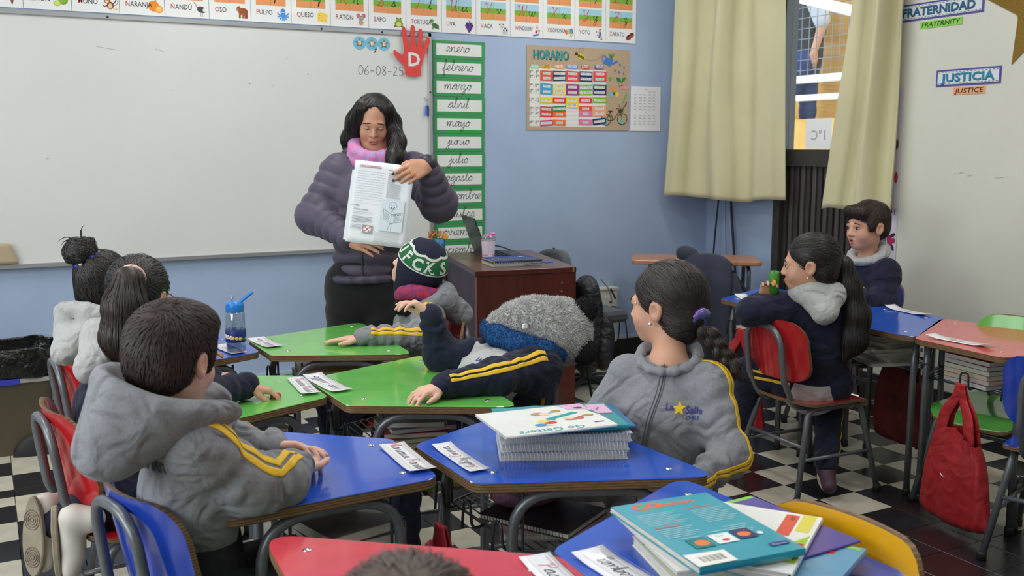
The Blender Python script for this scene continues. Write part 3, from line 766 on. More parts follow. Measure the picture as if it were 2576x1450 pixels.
        o(.15,-.3,.75,.45,(60,120,85),-.4); o(.2,-.25,.5,.28,(90,95,60),-.4); o(-.55,.55,.4,.35,(95,165,80)); o(-.65,.6,.08,.1,INK); o(.75,-.8,.22,.14,(95,165,80)); o(-.4,-.7,.2,.3,(95,165,80))
    elif w_ == 'UVA':
        for j, n in enumerate((3,4,3,2,1)):
            for i in range(n): o((i-(n-1)/2)*.42, .45-j*.34, .24,.24,(96,62,135) if (i+j)%2 else (80,48,118))
        p([(-.1,.6),(.35,1.05),(.15,.6)],(95,120,50)); l([(0,.7),(-.05,1.05)],(110,80,50),.1)
    elif w_ == 'VACA':
        o(.25,-.2,.68,.48,(150,146,142)); o(-.45,.5,.39,.43,(150,146,142)); o(.25,-.2,.63,.43,(226,226,224)); o(-.45,.5,.34,.38,(224,224,222)); o(-.5,.25,.24,.18,(225,165,150)); o(-.85,.65,.18,.1,(70,60,55)); o(-.1,.7,.18,.1,(70,60,55)); o(.3,.0,.22,.18,(45,42,42)); o(.65,-.35,.18,.2,(45,42,42)); o(0,-.35,.14,.14,(45,42,42))
        for x in (-.15,.15,.5,.75): p([(x-.09,-.5),(x+.09,-.5),(x+.09,-1.1),(x-.09,-1.1)],(200,198,196))
    elif w_ == 'WINDSURF':
        p([(.1,1.1),(.35,.2),(.05,-.6),(-.35,-.4),(-.1,.4)],(205,50,45)); p([(.1,.6),(.3,.1),(-.2,.0)],(240,240,240)); o(-.1,-.85,.8,.18,(60,120,200),.2); o(.5,-.3,.18,.2,(235,180,140)); l([(.3,-.4),(.7,.0),(.9,-.1)],(235,180,140),.14); o(.55,-.05,.16,.14,(60,40,35))
    elif w_ == 'XILÓFONO':
        cs = [(205,60,55),(230,130,50),(238,205,70),(120,180,70),(70,150,205),(110,80,165)]
        for i, c in enumerate(cs): S.rect(cx+(-.8+i*.3)*r, cy+(-.45+i*.05)*r, cx+(-.55+i*.3)*r, cy+(.45+i*.07)*r, c, .35)
        l([(.2,-.9),(.9,.1)],(150,60,60),.07); l([(.5,-1),(1.1,-.2)],(150,60,60),.07)
    elif w_ == 'YOYO':
        o(.1,.75,.26,.26,(235,190,150)); p([(-.15,.8),(.35,.85),(.3,1.1),(-.05,1.1)],(150,95,55)); p([(-.15,.5),(.4,.5),(.4,-.1),(-.1,-.1)],(70,110,190)); p([(-.1,-.1),(.15,-.1),(.0,-.8),(-.3,-.6)],(70,80,140)); p([(.15,-.1),(.4,-.1),(.6,-.7),(.35,-.8)],(70,80,140)); l([(-.1,.35),(-.6,.45)],(235,190,150),.16); o(-.75,.45,.16,.16,(215,120,60)); o(.45,-.95,.25,.12,(200,55,60)); o(-.5,-.2,.12,.12,(40,40,40))
    elif w_ == 'ZAPATO': o(-.3,-.25,.75,.5,(142,70,52),.5); o(.35,.2,.65,.5,(158,82,62),.5); o(.4,.45,.35,.22,(96,46,36),.5); o(-.3,.0,.36,.22,(100,48,38),.5)
def card(i):
    x0, x1 = bounds[i], bounds[i+1]; wd = x1 - x0 - .002; z0 = 2.096; w_ = WORDS[i]
    t = thing('alphabet_card', 'laminated alphabet card %s with %s' % (('reading ' + w_) if i else 'at the left end', PICN[i]), 'card', ((x0+x1)/2, 5.445, z0), 0, 'alphabet cards above the whiteboard')
    part('sheet', box2((x0, 5.444, z0), (x0 + wd, 5.4455, z0 + .318)), m_card, t)
    S = wall_sheet(x0, z0, 5.4440)
    for zb in (.088, .204):
        S.rect(.028, zb, wd - .028, zb + .038, (226, 152, 98)); S.rect(.028, zb + .038, wd - .028, zb + .068, (126, 176, 62)); S.rect(.028, zb + .068, wd - .028, zb + .106, (164, 206, 222))
        S.line([(wd/2, zb), (wd/2, zb + .106)], .0012, (120, 110, 80))
    L = w_[0]; lo = L.lower()
    S.text(wd*.34, .204 + .04, L, .075, RED); S.text(wd*.68, .204 + .04, lo, .062, INK)
    S.script(wd*.33, .088 + .036, L if L in GL else 'O', .066, RED, .0042, slant=.15)
    S.script(wd*.66, .088 + .038, lo if lo in GL else 'n', .062, INK, .0042, slant=.15)
    V1, _ = text_mesh(L, .036, 'LEFT', .004); V2, _ = text_mesh(w_[1:], .036, 'LEFT', .004)
    a, b = V1[:, 0].max(), V2[:, 0].max(); tot = a + b + .003
    mx = .118 if len(w_) < 7 else .125
    k = min(.80, mx / tot)
    S.text(.030, .040, L, .036, RED, 'LEFT', bold=.004, width=a*k); S.text(.030 + (a + .003)*k, .040, w_[1:], .036, INK, 'LEFT', bold=.004, width=b*k)
    S_pic = wall_sheet(x0, z0, 5.4437)
    picture(S_pic, w_, wd - .044, .044, .032)
    S.build('printed_letters', t); S_pic.build('picture', t)
for i in range(len(WORDS)): card(i)

# months
m_green = mat('green_card_border', (52, 150, 82), .5)
MON = ['enero', 'febrero', 'marzo', 'abril', 'mayo', 'junio', 'julio', 'agosto', 'septiembre', 'octubre', 'noviembre', 'diciembre']
for i, mn in enumerate(MON):
    x0, x1 = 2.372 + .002 * (i % 2), 2.708 - .002 * (i % 3); zt = 2.052 - .1078 * i
    t = thing('month_card', 'green bordered card reading %s in joined handwriting' % mn, 'card', ((x0+x1)/2, 5.445, zt - .1), 0, 'month cards in a column')
    part('border', box2((x0, 5.4445, zt - .104), (x1, 5.446, zt)), m_green, t)
    part('sheet', box2((x0 + .021, 5.4432, zt - .086), (x1 - .021, 5.4447, zt - .018)), mat('month_paper', (226, 228, 224), .4), t)
    S = wall_sheet((x0 + x1) / 2, zt - .065, 5.4431)
    S.script(-.01, .0, mn, .060, INK, .0030, slant=.15)
    S.build('lettering', t)

# red paper hand with a D
def hand_outline():
    P = [(-.048,-.125),(.038,-.13),(.044,-.09),(.066,-.02),(.090,.035),(.104,.07),(.098,.088),(.082,.085),(.068,.05),(.056,.02),(.056,.07),(.06,.115),(.05,.135),(.034,.13),(.03,.07),(.02,.03),(.012,.09),(.012,.14),(-.002,.155),(-.016,.14),(-.016,.08),(-.022,.035),(-.034,.08),(-.044,.13),(-.058,.142),(-.070,.128),(-.066,.08),(-.058,.02),(-.064,-.012),(-.090,-.004),(-.112,.012),(-.122,.004),(-.118,-.014),(-.094,-.04),(-.064,-.068),(-.052,-.1)]
    return spline(np.array(P), 3, True)
hx, hz = 2.235, 1.968
hn = thing('paper_hand', 'red paper hand cut-out with a white letter D', 'wall decoration', (hx, 5.40, hz))
V, F = extrude(hand_outline(), 0, .002)
part('cutout', xf((V, F), (hx, 5.408, hz), np.array([[1, 0, 0], [0, 0, -1], [0, 1, 0]])), mat('red_card', (218, 66, 60), .55, noise=(25, .08)), hn)
S = wall_sheet(hx, hz, 5.4055); S.text(.004, -.072, 'D', .105, (214, 226, 226), bold=.028); S.build('letter', hn, 'pale blue letter D')
# three round badges
for i in range(3):
    bx, bz = 1.918 + .0725 * i, 2.011
    t = thing('star_badge', 'light blue star badge, %s of three on the whiteboard' % ('leftmost', 'middle', 'rightmost')[i], 'badge', (bx, 5.42, bz), 0, 'star badges on the whiteboard')
    part('disc', xf(lathe([(.036, 0), (.036, .002)], 28), (bx, 5.4236, bz), Rx(PI/2)), mat('sky_blue_paper', (112, 188, 218), .6), t)
    st = [(math.sin(k*PI/5)*(.026 if k % 2 == 0 else .0125), math.cos(k*PI/5)*(.026 if k % 2 == 0 else .0125)) for k in range(10)]
    V, F = extrude(st, 0, .002)
    part('star', xf((V, F), (bx, 5.4216, bz), np.array([[1, 0, 0], [0, 0, -1], [0, 1, 0]])), mat('gold_glitter', (190, 145, 55), .4, metal=.5, noise=(300, .5, (130, 95, 30)), bump=(400, .6)), t)
    S = wall_sheet(bx, bz, 5.4194); S.rect(-.008, -.010, .008, .010, (236, 236, 232)); S.text(0, -.007, str(i + 1), .02, INK); S.build('number', t)
# small star hook with a blue marker cap hanging on it
t = thing('wall_hook', 'clear star hook holding a small blue pen on the whiteboard edge', 'hook', (2.318, 5.41, 1.64))
st = [(math.sin(k*PI/5)*(.016 if k % 2 == 0 else .007), math.cos(k*PI/5)*(.016 if k % 2 == 0 else .007)) for k in range(10)]
part('hook', xf(extrude(st, 0, .003), (2.318, 5.420, 1.716), np.array([[1, 0, 0], [0, 0, -1], [0, 1, 0]])), mat('clear_hook', (188, 190, 188), .2), t)
part('ring', tube([(2.318 + .007*math.cos(a), 5.415, 1.69 + .012*math.sin(a)) for a in np.arange(14)*2*PI/14], .0012, 6, True), m_frame, t)
part('pen', tube([(2.313, 5.412, 1.675), (2.311, 5.412, 1.618)], [.006, .0085, .008], 10), mat('blue_pen_plastic', (60, 110, 205), .35), t)
part('pen_clip', tube([(2.322, 5.410, 1.673), (2.320, 5.410, 1.612)], .004, 8), mat('dark_pen_plastic', (45, 48, 58), .4), t)

# timetable poster
m_kraft = mat('kraft_paper', (184, 160, 132), .7, noise=(160, .10), bump=(200, .08))
px0, px1, pz0, pz1 = 2.995, 3.752, 1.54, 2.052
tp = thing('timetable_poster', 'brown kraft HORARIO timetable poster with coloured lesson labels', 'poster', ((px0+px1)/2, 5.445, pz0))
part('sheet', box2((px0, 5.4445, pz0), (px1, 5.446, pz1)), m_kraft, tp)
K = (px1 - px0) / 1.434   # drawn in units of the poster, 1434 wide and 1212 high
S = wall_sheet(px0, pz1, 5.4444)
def q(x, y): return ((x - 148) / 1000 * K, -(y - 128 - (x - 148) * .038) / 1000 * K * .80)
def qr(x0, y0, x1, y1, c, rot=0.0):
    a, b = q(x0, y1), q(x1, y0); S.rect(a[0], a[1], b[0], b[1], c, rot)
def qt(x, y, s, size, c, bold=.01, wd=None, rot=0.0):
    a = q(x, y); S.text(a[0], a[1], s, size * K / 1000 * 1.35, c, bold=bold, width=None if wd is None else wd * K / 1000, rot=rot)
a = q(478, 338); S.text(a[0], a[1], 'HORARIO', .078, (35, 60, 62), bold=.03, width=.255)
a = q(474, 332); S.text(a[0] - .002, a[1] + .002, 'HORARIO', .078, (62, 150, 148), bold=.03, width=.255)
qr(184, 490, 1245, 1290, (228, 228, 222))
for x in (326, 490, 668, 860, 1050): S.line([q(x, 490), q(x, 1290)], .0012, (140, 135, 125))
for k in range(12): S.line([q(184, 555 + k * 66), q(1245, 555 + k * 66)], .0007, (160, 156, 148))
for x0, x1, s, c, tc in [(200, 312, 'HORA', (110, 190, 140), (235, 245, 235)), (352, 462, 'LUNES', (238, 190, 60), (110, 85, 30)), (518, 645, 'MARTES', (226, 140, 55), (245, 240, 230)), (684, 838, 'MIÉRCOLES', (75, 140, 205), (235, 240, 245)), (886, 1000, 'JUEVES', (200, 45, 50), (245, 235, 235)), (1078, 1205, 'VIERNES', (105, 55, 140), (240, 235, 245))]:
    ym = 440 if x0 > 300 else 436
    qr(x0, ym - 26, x1, ym + 28, c); qt((x0+x1)/2, ym + 16, s, 38, tc, .02, (x1 - x0) * .86)
for k, (yy, s) in enumerate([(535, '8ºº - 8ºº'), (605, '8ºº - 9ºº'), (730, '9ºº - 10ºº'), (808, '10ºº - 11ºº'), (935, '11ºº - 12'), (1065, '13ºº - 13ºº'), (1130, '13ºº - 14ºº'), (1258, '14ºº - 15ºº')]):
    qt(248, yy, s, 44, (60, 58, 60), 0, 125)
C = dict(ing=(228, 88, 40), mat=(42, 42, 100), len=(232, 72, 72), mus=(60, 160, 208), efi=(232, 214, 130), rel=(150, 48, 130), nat=(110, 185, 40), his=(232, 215, 45), len2=(226, 52, 45), ori=(40, 125, 60), art=(226, 120, 170), efi2=(242, 168, 120), tec=(212, 32, 110), ing2=(236, 110, 40))
cols = [(326, 496), (496, 676), (676, 856), (860, 1046), (1054, 1248)]
LES = [(0, 495, 568, 'ing', 'INGLÉS', 0), (0, 562, 636, 'ing', 'INGLÉS', .0), (1, 500, 565, 'mat', 'MATEMÁTICA', 0), (1, 565, 638, 'mat', 'MATEMÁTICA', .05), (2, 500, 572, 'len', 'LENGUAJE', -.03), (2, 574, 648, 'len', 'LENGUAJE', 0),
       (3, 506, 572, 'mat', 'MATEMÁTICA', 0), (3, 576, 650, 'mat', 'MATEMÁTICA', 0), (4, 504, 574, 'len', 'LENGUAJE', 0), (4, 580, 652, 'len', 'LENGUAJE', .03), (0, 680, 756, 'mus', 'MÚSICA', -.09), (0, 756, 830, 'mus', 'MÚSICA', -.04), (1, 690, 765, 'efi', 'E.FÍSICA', 0), (1, 762, 838, 'efi', 'E.FÍSICA', .03),
       (2, 692, 770, 'rel', 'RELIGIÓN', 0), (2, 770, 848, 'rel', 'RELIGIÓN', 0), (3, 700, 775, 'nat', 'C.NATURALES', .03), (3, 775, 846, 'nat', 'C.NATURALES', .02), (4, 700, 772, 'mat', 'MATEMÁTICA', 0), (4, 775, 846, 'mat', 'MATEMÁTICA', 0), (0, 880, 955, 'his', 'HISTORIA', 0), (1, 886, 960, 'len2', 'LENGUAJE', 0),
       (2, 882, 960, 'his', 'HISTORIA', 0), (2, 960, 1035, 'his', 'HISTORIA', 0), (3, 892, 962, 'len2', 'LENGUAJE', 0), (4, 890, 962, 'nat', 'C.NATURALES', 0), (0, 1012, 1080, 'len2', 'LENGUAJE', -.04), (1, 1010, 1080, 'ori', 'ORIENTACIÓN', .04), (3, 1015, 1085, 'ing', 'INGLÉS', 0), (4, 1010, 1085, 'efi2', 'E.FÍSICA', .04),
       (0, 1085, 1158, 'len2', 'LENGUAJE', -.02), (1, 1090, 1162, 'ing2', 'INGLÉS', 0), (3, 1086, 1160, 'art', 'ARTES', 0), (4, 1088, 1165, 'efi2', 'E.FÍSICA', .03), (0, 1210, 1285, 'tec', 'TECNOLOGÍA', .05), (1, 1210, 1285, 'ing2', 'INGLÉS', -.02), (3, 1212, 1288, 'art', 'ARTES', -.03), (4, 1200, 1285, 'mat', 'MATEMÁTICA', .12)]
LB = wall_sheet(px0, pz1, 5.4437)
def lesson(ci, y0, y1, c, s, rot, k):
    global S
    x0, x1 = cols[ci]; t0 = S; S = wall_sheet(px0, pz1, 5.4418 - .00003 * k)
    qr(x0 + 2, y0, x1 - 2, y1, C[c], rot)
    wd = min(len(s) * 14.5, x1 - x0 - 14)
    qr((x0+x1)/2 - wd/2 - 4, (y0+y1)/2 - 17, (x0+x1)/2 + wd/2 + 4, (y0+y1)/2 + 17, (236, 236, 234), rot)
    qt((x0+x1)/2, (y0+y1)/2 + 13, s, 30, (50, 48, 60), 0, wd - 6, rot)
    o = S.build('lesson_label', tp); S = t0
for k, L in enumerate(LES): lesson(*L[:3], L[3], L[4], L[5], k)
# printed drawings on the poster: bee, watering can, drops, sprout, recycling ring, bicycle
def qo(x, y, a, b, c, rot=0): P = q(x, y); S.oval(P[0], P[1], a*K/1000, b*K/1000, c, rot)
def ql(pts, wd, c): S.line(spline(np.array([q(*p) for p in pts]), 5), wd*K/1000, c)
def qp(pts, c): S.poly([q(*p) for p in pts], c)
qo(880, 285, 62, 34, (225, 205, 60), -.45)
for d in (-40, -15, 12, 36): ql([(880 + d - 10, 285 + d*.5 - 28), (880 + d + 8, 285 + d*.5 + 28)], 14, (40, 38, 34))
qo(818, 245, 20, 16, (40, 38, 34)); ql([(870, 245), (850, 200), (880, 160), (915, 175), (890, 245)], 4, (120, 105, 85)); ql([(940, 315), (1000, 340), (1080, 335), (1150, 290), (1190, 240)], 3, (155, 132, 105))
qp([(1215, 330), (1235, 290), (1340, 320), (1310, 430), (1190, 380)], (70, 120, 195)); qp([(1320, 375), (1380, 345), (1400, 330), (1405, 375), (1385, 372), (1330, 405)], (70, 120, 195)); ql([(1240, 285), (1200, 270), (1180, 310), (1200, 350)], 12, (70, 120, 195))
for dx, r in ((-20, .5), (0, .1), (20, -.3), (35, -.6)): qo(1310 + dx, 275 - abs(dx)*.2, 9, 34, (90, 150, 75) if dx else (45, 85, 60), r)
for x, y, s in ((1440, 400, 18), (1500, 445, 16), (1368, 490, 15), (1428, 512, 17), (1495, 535, 14)): qp([(x, y - s*1.8), (x + s*.8, y), (x + s*.6, y + s*.8), (x, y + s), (x - s*.6, y + s*.8), (x - s*.8, y)], (70, 110, 185))
qp([(1470, 660), (1440, 600), (1385, 590), (1410, 660)], (45, 125, 60)); qp([(1475, 660), (1480, 600), (1530, 585), (1510, 640)], (45, 125, 60)); ql([(1472, 655), (1475, 700)], 6, (90, 70, 50)); qo(1465, 725, 40, 12, (60, 40, 30)); qp([(1425, 720), (1580, 715), (1580, 760), (1470, 770)], (222, 150, 150))
for a_ in np.arange(3) * 2 * PI / 3: qo(1360 + 52*math.cos(a_ + 1.6), 820 - 52*math.sin(a_ + 1.6), 34, 22, [(232, 150, 60), (110, 190, 200), (225, 205, 60)][int(a_ // 2)], a_)
qo(1358, 830, 14, 18, (60, 90, 55)); [qo(1290 + 6*k, 600 + 12*(k % 3), 12, 14, (100, 170, 70)) for k in range(5)]
for cx_, cy_ in ((1250, 1220), (1485, 1215)):
    ql([(cx_ + 70*math.cos(t_), cy_ + 82*math.sin(t_)) for t_ in np.linspace(0, 2*PI, 14)], 8, (55, 58, 45)); qo(cx_, cy_ + 40, 34, 30, (120, 175, 200)); qo(cx_ + 15, cy_ + 20, 14, 30, (150, 180, 110))
ql([(1250, 1220), (1310, 1110), (1300, 1100)], 9, (60, 50, 38)); ql([(1250, 1220), (1350, 1225), (1440, 1110), (1485, 1215)], 9, (60, 62, 45)); ql([(1440, 1110), (1420, 1050), (1390, 1060)], 9, (60, 40, 30)); qo(1310, 1095, 32, 10, (80, 45, 35)); ql([(1320, 1140), (1350, 1225)], 8, (60, 62, 45)); qp([(1435, 1065), (1500, 1060), (1490, 1115), (1450, 1120)], (70, 66, 48))
ql([(1465, 1060), (1490, 960), (1540, 820)], 5, (110, 170, 90)); [qo(1478 + 9*k, 1010 - 24*k, 8, 11, (120, 180, 95)) for k in range(8)]; ql([(1490, 1060), (1530, 1000), (1548, 960)], 10, (75, 55, 45)); ql([(1455, 1060), (1435, 1010), (1425, 985)], 6, (90, 80, 65))
S.build('printed_picture', tp)

# white calendar sheet beside it
cs_ = thing('calendar_sheet', 'white printed sheet with rows of small text beside the timetable', 'paper', (3.886, 5.445, 1.54))
part('sheet', box2((3.767, 5.4445, 1.538), (4.005, 5.4457, 1.826)), mat('copy_paper', (232, 233, 235), .7), cs_)
S = wall_sheet(3.767, 1.538, 5.4444)
for r in range(12):
    if r == 7: S.text(.118, .1215, 'Junio', .008, (110, 110, 115)); continue
    for c in range(5):
        if r == 0 and c < 3: continue
        S.text(.026 + .037 * c, .253 - .019 * r, ['lunes', 'martes', 'miérc', 'jueves', 'viern'][c], .0085, (120, 120, 125), 'LEFT')
        S.line([(.024 + .037 * c, .250 - .019 * r), (.054 + .037 * c, .250 - .019 * r)], .0008, (175, 175, 180))
S.text(.118, .268, 'Mayo', .009, (100, 100, 105)); S.build('printed_text', cs_)

# beige cloth bag corner at the left end of the board
single('hanging_cloth', thicken(grid(lambda u, v: (-.30 + .41*u*(1 - .0*v) + .03*v*(u > .9), 5.395 + .012*math.sin(u*9), .99 - .12*v - .02*u*(1-v)), 14, 6), .004), mat('beige_cloth', (176, 160, 130), .85), 'beige cloth hanging at the left end of the whiteboard', 'cloth', smooth=True)

# ------------------------------------------------------------------ on the right wall
def rsheet(y, z, x=XR - .006): return Sheet((x, y, z), (0, -1, 0), (0, 0, 1), (-1, 0, 0))
m_signp = mat('sign_card', (206, 214, 216), .6)
m_violet = mat('violet_card', (74, 66, 150), .55)
def value_sign(txt, eng, yc, zc, wd, ht, ec, ey, ez, ew, first=0, col=(40, 130, 160)):
    t = thing('value_sign', 'pale sign with violet dashed border reading %s in blue letters' % txt, 'sign', (XR - .002, yc, zc), 0, 'value signs on the cream wall')
    part('backing', box2((XR - .004, yc - wd/2, zc - ht/2), (XR - .001, yc + wd/2, zc + ht/2), .0), m_violet, t)
    part('card', box2((XR - .0055, yc - wd/2 + .010, zc - ht/2 + .009), (XR - .0038, yc + wd/2 - .010, zc + ht/2 - .009)), m_signp, t)
    S = rsheet(yc, zc, XR - .0056)
    n = int(wd / .022)
    for k in range(n):
        xx = -wd/2 + .018 + (wd - .036) * k / (n - 1)
        for zz in (-ht/2 + .0135, ht/2 - .0135): S.rect(xx - .006, zz - .0012, xx + .006, zz + .0012, (60, 60, 66))
    S.text(0, -ht*.24, txt, ht*.68, (30, 60, 80), bold=.03, width=wd*.83); S.text(-.0015, -ht*.24 + .002, txt, ht*.68, col, bold=.025, width=wd*.83)
    S.build('lettering', t)
    e = single('english_tag', box2((XR - .0035, ey - ew/2, ez - .018), (XR - .001, ey + ew/2, ez + .018)), mat('tag_' + eng, ec, .6), '%s tag reading %s below the larger wall sign' % ('green' if ec[1] > 190 else 'orange', eng), 'sign', 'translated tags on the cream wall')
    S = rsheet(ey, ez, XR - .0036); S.text(0, -.011, eng, .034, (35, 35, 30), bold=.012, shear=.15, width=ew*.92); S.build('lettering', e)
value_sign('FRATERNIDAD', 'FRATERNITY', 3.632, 2.140, .535, .088, (130, 205, 70), 3.612, 2.067, .255, col=(38, 90, 125))
value_sign('JUSTICIA', 'JUSTICE', 3.432, 1.786, .374, .084, (228, 160, 112), 3.420, 1.718, .185)
# gold glitter star
def star2():
    pts = []
    for k in range(10):
        a = k * PI / 5 + math.radians(206); r = .325 if k % 2 == 0 else .14
        pts.append((math.sin(a) * r, math.cos(a) * r))
    return round_poly(ccw(pts), [.03, .0] * 5, 4)
P = star2()
V, F = extrude(P, 0, .004)
single('glitter_star', xf((V, F), (XR - .005, 3.05, 2.12), np.array([[0, 0, 1], [-1, 0, 0], [0, 1, 0]])), mat('gold_glitter_foam', (178, 146, 62), .35, metal=.55, noise=(260, .5, (120, 92, 30)), bump=(500, .9)), 'large gold glitter foam star on the cream wall', 'wall decoration')
# scuffs on the cream wall
S = rsheet(0, 0, XR - .0012)
for y_, z_, l_ in ((3.48, 1.30, .06), (3.40, 1.29, .03), (3.24, 1.285, .05), (3.45, 1.305, .02), (3.2, 1.26, .008)): S.line([(-y_, z_), (-y_ + l_, z_ + .004)], .002, (176, 176, 168))
S.build('scuff_marks', wall_right)
# drawing posters on the strip of wall between the window and the cream wall
dp = thing('drawing_poster', 'lilac poster with painted insects half hidden by the curtain', 'poster', (XR, 3.90, .6))
part('sheet', box2((XR - .004, 3.818, .64), (XR - .001, 4.008, 1.75)), mat('lilac_paper', (196, 190, 204), .6, noise=(6, .08)), dp)
S = rsheet(3.912, 0, XR - .0045)
S.poly([(-.085, .90), (-.03, .93), (.02, .96), (.03, .87), (-.02, .83), (-.085, .82)], (72, 108, 145)); S.poly([(-.09, .80), (.02, .86), (-.02, .78)], (150, 185, 215))
S.oval(.048, .925, .020, .032, (150, 40, 72), .3); S.oval(.030, .965, .012, .02, (40, 36, 40), .5); S.oval(.068, .955, .02, .01, (52, 44, 48), .4); S.oval(.028, .89, .012, .018, (40, 45, 44), -.6); S.oval(.07, .885, .008, .02, (40, 36, 40), .4); S.oval(.074, .925, .012, .016, (160, 44, 80))
S.line([(.025, .83), (.03, .76), (.02, .70)], .008, (60, 45, 70)); S.oval(.045, .785, .012, .006, (110, 60, 130), .4); S.line([(.02, .80), (.05, .78)], .006, (95, 55, 120))
S.oval(.045, 1.085, .011, .016, (50, 90, 75)); S.line([(.074, 1.10), (.074, 1.065)], .005, (50, 50, 55)); S.poly([(.02, .72), (.08, .75), (.08, .60), (.0, .60)], (176, 200, 226)); S.line([(.055, .70), (.068, .70), (.068, .62)], .003, (225, 228, 230)); S.oval(.07, 1.27, .012, .03, (170, 60, 50)); S.oval(.06, 1.45, .016, .03, (90, 80, 70))
S.build('painted_insects', dp)

# ================================================================== DESKS AND CHAIRS
DZ = .69
LAM = {'blue': (36, 86, 194), 'green': (104, 186, 86), 'red': (205, 62, 76), 'palered': (206, 92, 88), 'yellow': (226, 166, 20), 'chairred': (176, 30, 36), 'chairblue': (28, 62, 168)}
def lam(c): return mat('laminate_' + c, LAM[c], .16, spec=.5, noise=(14, .05), coat=.25)
m_tube = mat('grey_painted_tube', (112, 116, 122), .34, metal=.45, noise=(40, .10))
m_wire = mat('dark_wire', (74, 76, 80), .38, metal=.6)
m_rub = mat('black_rubber', (28, 28, 30), .6)
m_bolt = mat('chrome_bolt', (205, 206, 208), .18, metal=.95)
m_ply = ply_mat()
def L3(a, b, t): return np.asarray(a, float) * (1 - t) + np.asarray(b, float) * t
def desk(label, S0, S1, L1, L0, colour, bolts=True, hooks=True, grow=.012):
    """trapezoid school desk: short side S0-S1, long side L1-L0 (world x, y)"""
    P = np.array([S0, S1, L1, L0], float); c = P.mean(0)
    P = P + grow * (P - c) / np.linalg.norm(P - c, axis=1)[:, None] * 1.3
    t = thing('school_desk', label, 'desk', (c[0], c[1], 0), 0, 'trapezoid school desks')
    poly = round_poly(ccw(P), .045, 6)
    V, F = extrude(poly, DZ - .024, DZ, .0015)
    n = len(poly)
    fm = []
    for f in F:
        zz = V[f][:, 2]
        fm.append(0 if zz.min() > DZ - .002 else 1)
    part('desktop', (V, F), [lam(colour), m_ply], t, fm=fm)
    S0, S1, L1, L0 = [P[i] for i in range(4)]
    def inn(p, k): return p + (c - p) * k
    if bolts:
        for p in (inn(S0, .30), inn(S1, .30), inn(L1, .26), inn(L0, .26)):
            part('bolt', xf(lathe([(.0, .0035), (.004, .0033), (.0085, .0015), (.0095, 0)][::-1], 14), (p[0], p[1], DZ)), m_bolt, t, smooth=True)
    zt = DZ - .036
    fr = []
    for a, b in ((L1, S1), (L0, S0)):
        a2 = inn(L3(a, b, .14), .12); b2 = inn(L3(a, b, .86), .12)
        path = fillet([(a2[0], a2[1], .012), (a2[0], a2[1], zt), (b2[0], b2[1], zt), (b2[0], b2[1], .012)], .11, 7)
        part('leg_frame', tube(path, .0135, 10), m_tube, t, smooth=True)
        for p in (a2, b2): part('foot_cap', lathe([(.0165, 0), (.0165, .028), (.0145, .032)], 12, (p[0], p[1], 0)), m_rub, t, smooth=True)
        fr.append((a2, b2))
    # wire book tray between the two frames
    zb = .515
    A, B = L3(fr[0][0], fr[0][1], .2), L3(fr[0][0], fr[0][1], .93); Cc, D = L3(fr[1][0], fr[1][1], .93), L3(fr[1][0], fr[1][1], .2)
    rim = [np.array([*p, zb]) for p in (A, B, Cc, D)]
    ring = fillet(rim + [rim[0]], .02, 3)
    part('tray_rim', tube(ring, .004, 6), m_wire, t, smooth=True)
    for k in range(1, 9):
        s = k / 9; p, q_ = L3(rim[0], rim[1], s), L3(rim[3], rim[2], s)
        part('tray_wire', tube([p, q_], .0022, 5), m_wire, t)
    for k in (0, 1):
        p = rim[1 + k]; part('tray_stay', tube([p, (p[0], p[1], zt)], .004, 6), m_wire, t)
        p = rim[3 * k]; part('tray_stay', tube([p, (p[0], p[1], zt)], .004, 6), m_wire, t)
    if hooks:
        out = nrm(np.append((S0 + S1) / 2 - (L0 + L1) / 2, 0))
        for s in (.08, .5, .92):
            p = L3(rim[1], rim[2], s); d = nrm(rim[2] - rim[1])
            path = fillet([p, p + out*.035 + np.array([0, 0, -.004]), p + out*.04 + np.array([0, 0, .062]), p + out*.04 + d*.034 + np.array([0, 0, .062]), p + out*.045 + d*.034 + np.array([0, 0, -.012])], .017, 5)
            part('bag_hook', tube(path, .0038, 7), m_wire, t, smooth=True)
    return t
desk('blue trapezoid desk with folded hands of boy in grey hoodie', (.882, 2.343), (.873, 2.023), (.384, 1.991), (.54, 2.638), 'blue')
desk('blue trapezoid desk with stack of spiral notebooks in the centre', (.939, 2.265), (.944, 1.945), (1.444, 1.729), (1.399, 2.479), 'blue')
desk('green trapezoid desk of the child in the grey fur hat', (.903, 3.096), (.913, 2.732), (1.337, 2.486), (1.391, 3.273), 'green')
desk('green trapezoid desk farthest back, before the teacher', (.895, 3.859), (.900, 3.534), (1.344, 3.322), (1.398, 4.023), 'green')
desk('green trapezoid desk of the girl with a ponytail at left', (.864, 3.168), (.875, 2.858), (.42, 2.68), (.44, 3.38), 'green')
desk('blue trapezoid desk carrying the flowered water bottle', (.85, 3.955), (.857, 3.621), (.42, 3.44), (.44, 4.15), 'blue')
desk('bright red trapezoid desk in the foreground', (.886, 1.501), (.87, 1.17), (.40, 1.10), (.447, 1.856), 'red')
desk('blue trapezoid desk in the foreground under a pile of textbooks', (.912, 1.528), (.905, 1.18), (1.405, 1.00), (1.365, 1.745), 'blue')
desk('blue trapezoid desk of the boy beside the window', (3.215, 3.821), (3.205, 3.49), (3.70, 3.315), (3.694, 4.046), 'blue')
desk('blue trapezoid desk with a thick pile of magazines in its tray', (3.735, 3.265), (3.707, 2.932), (3.235, 2.68), (3.215, 3.39), 'blue')
desk('faded red trapezoid desk beside the cream wall', (3.225, 2.655), (3.20, 2.27), (3.84, 2.10), (3.69, 2.915), 'palered')

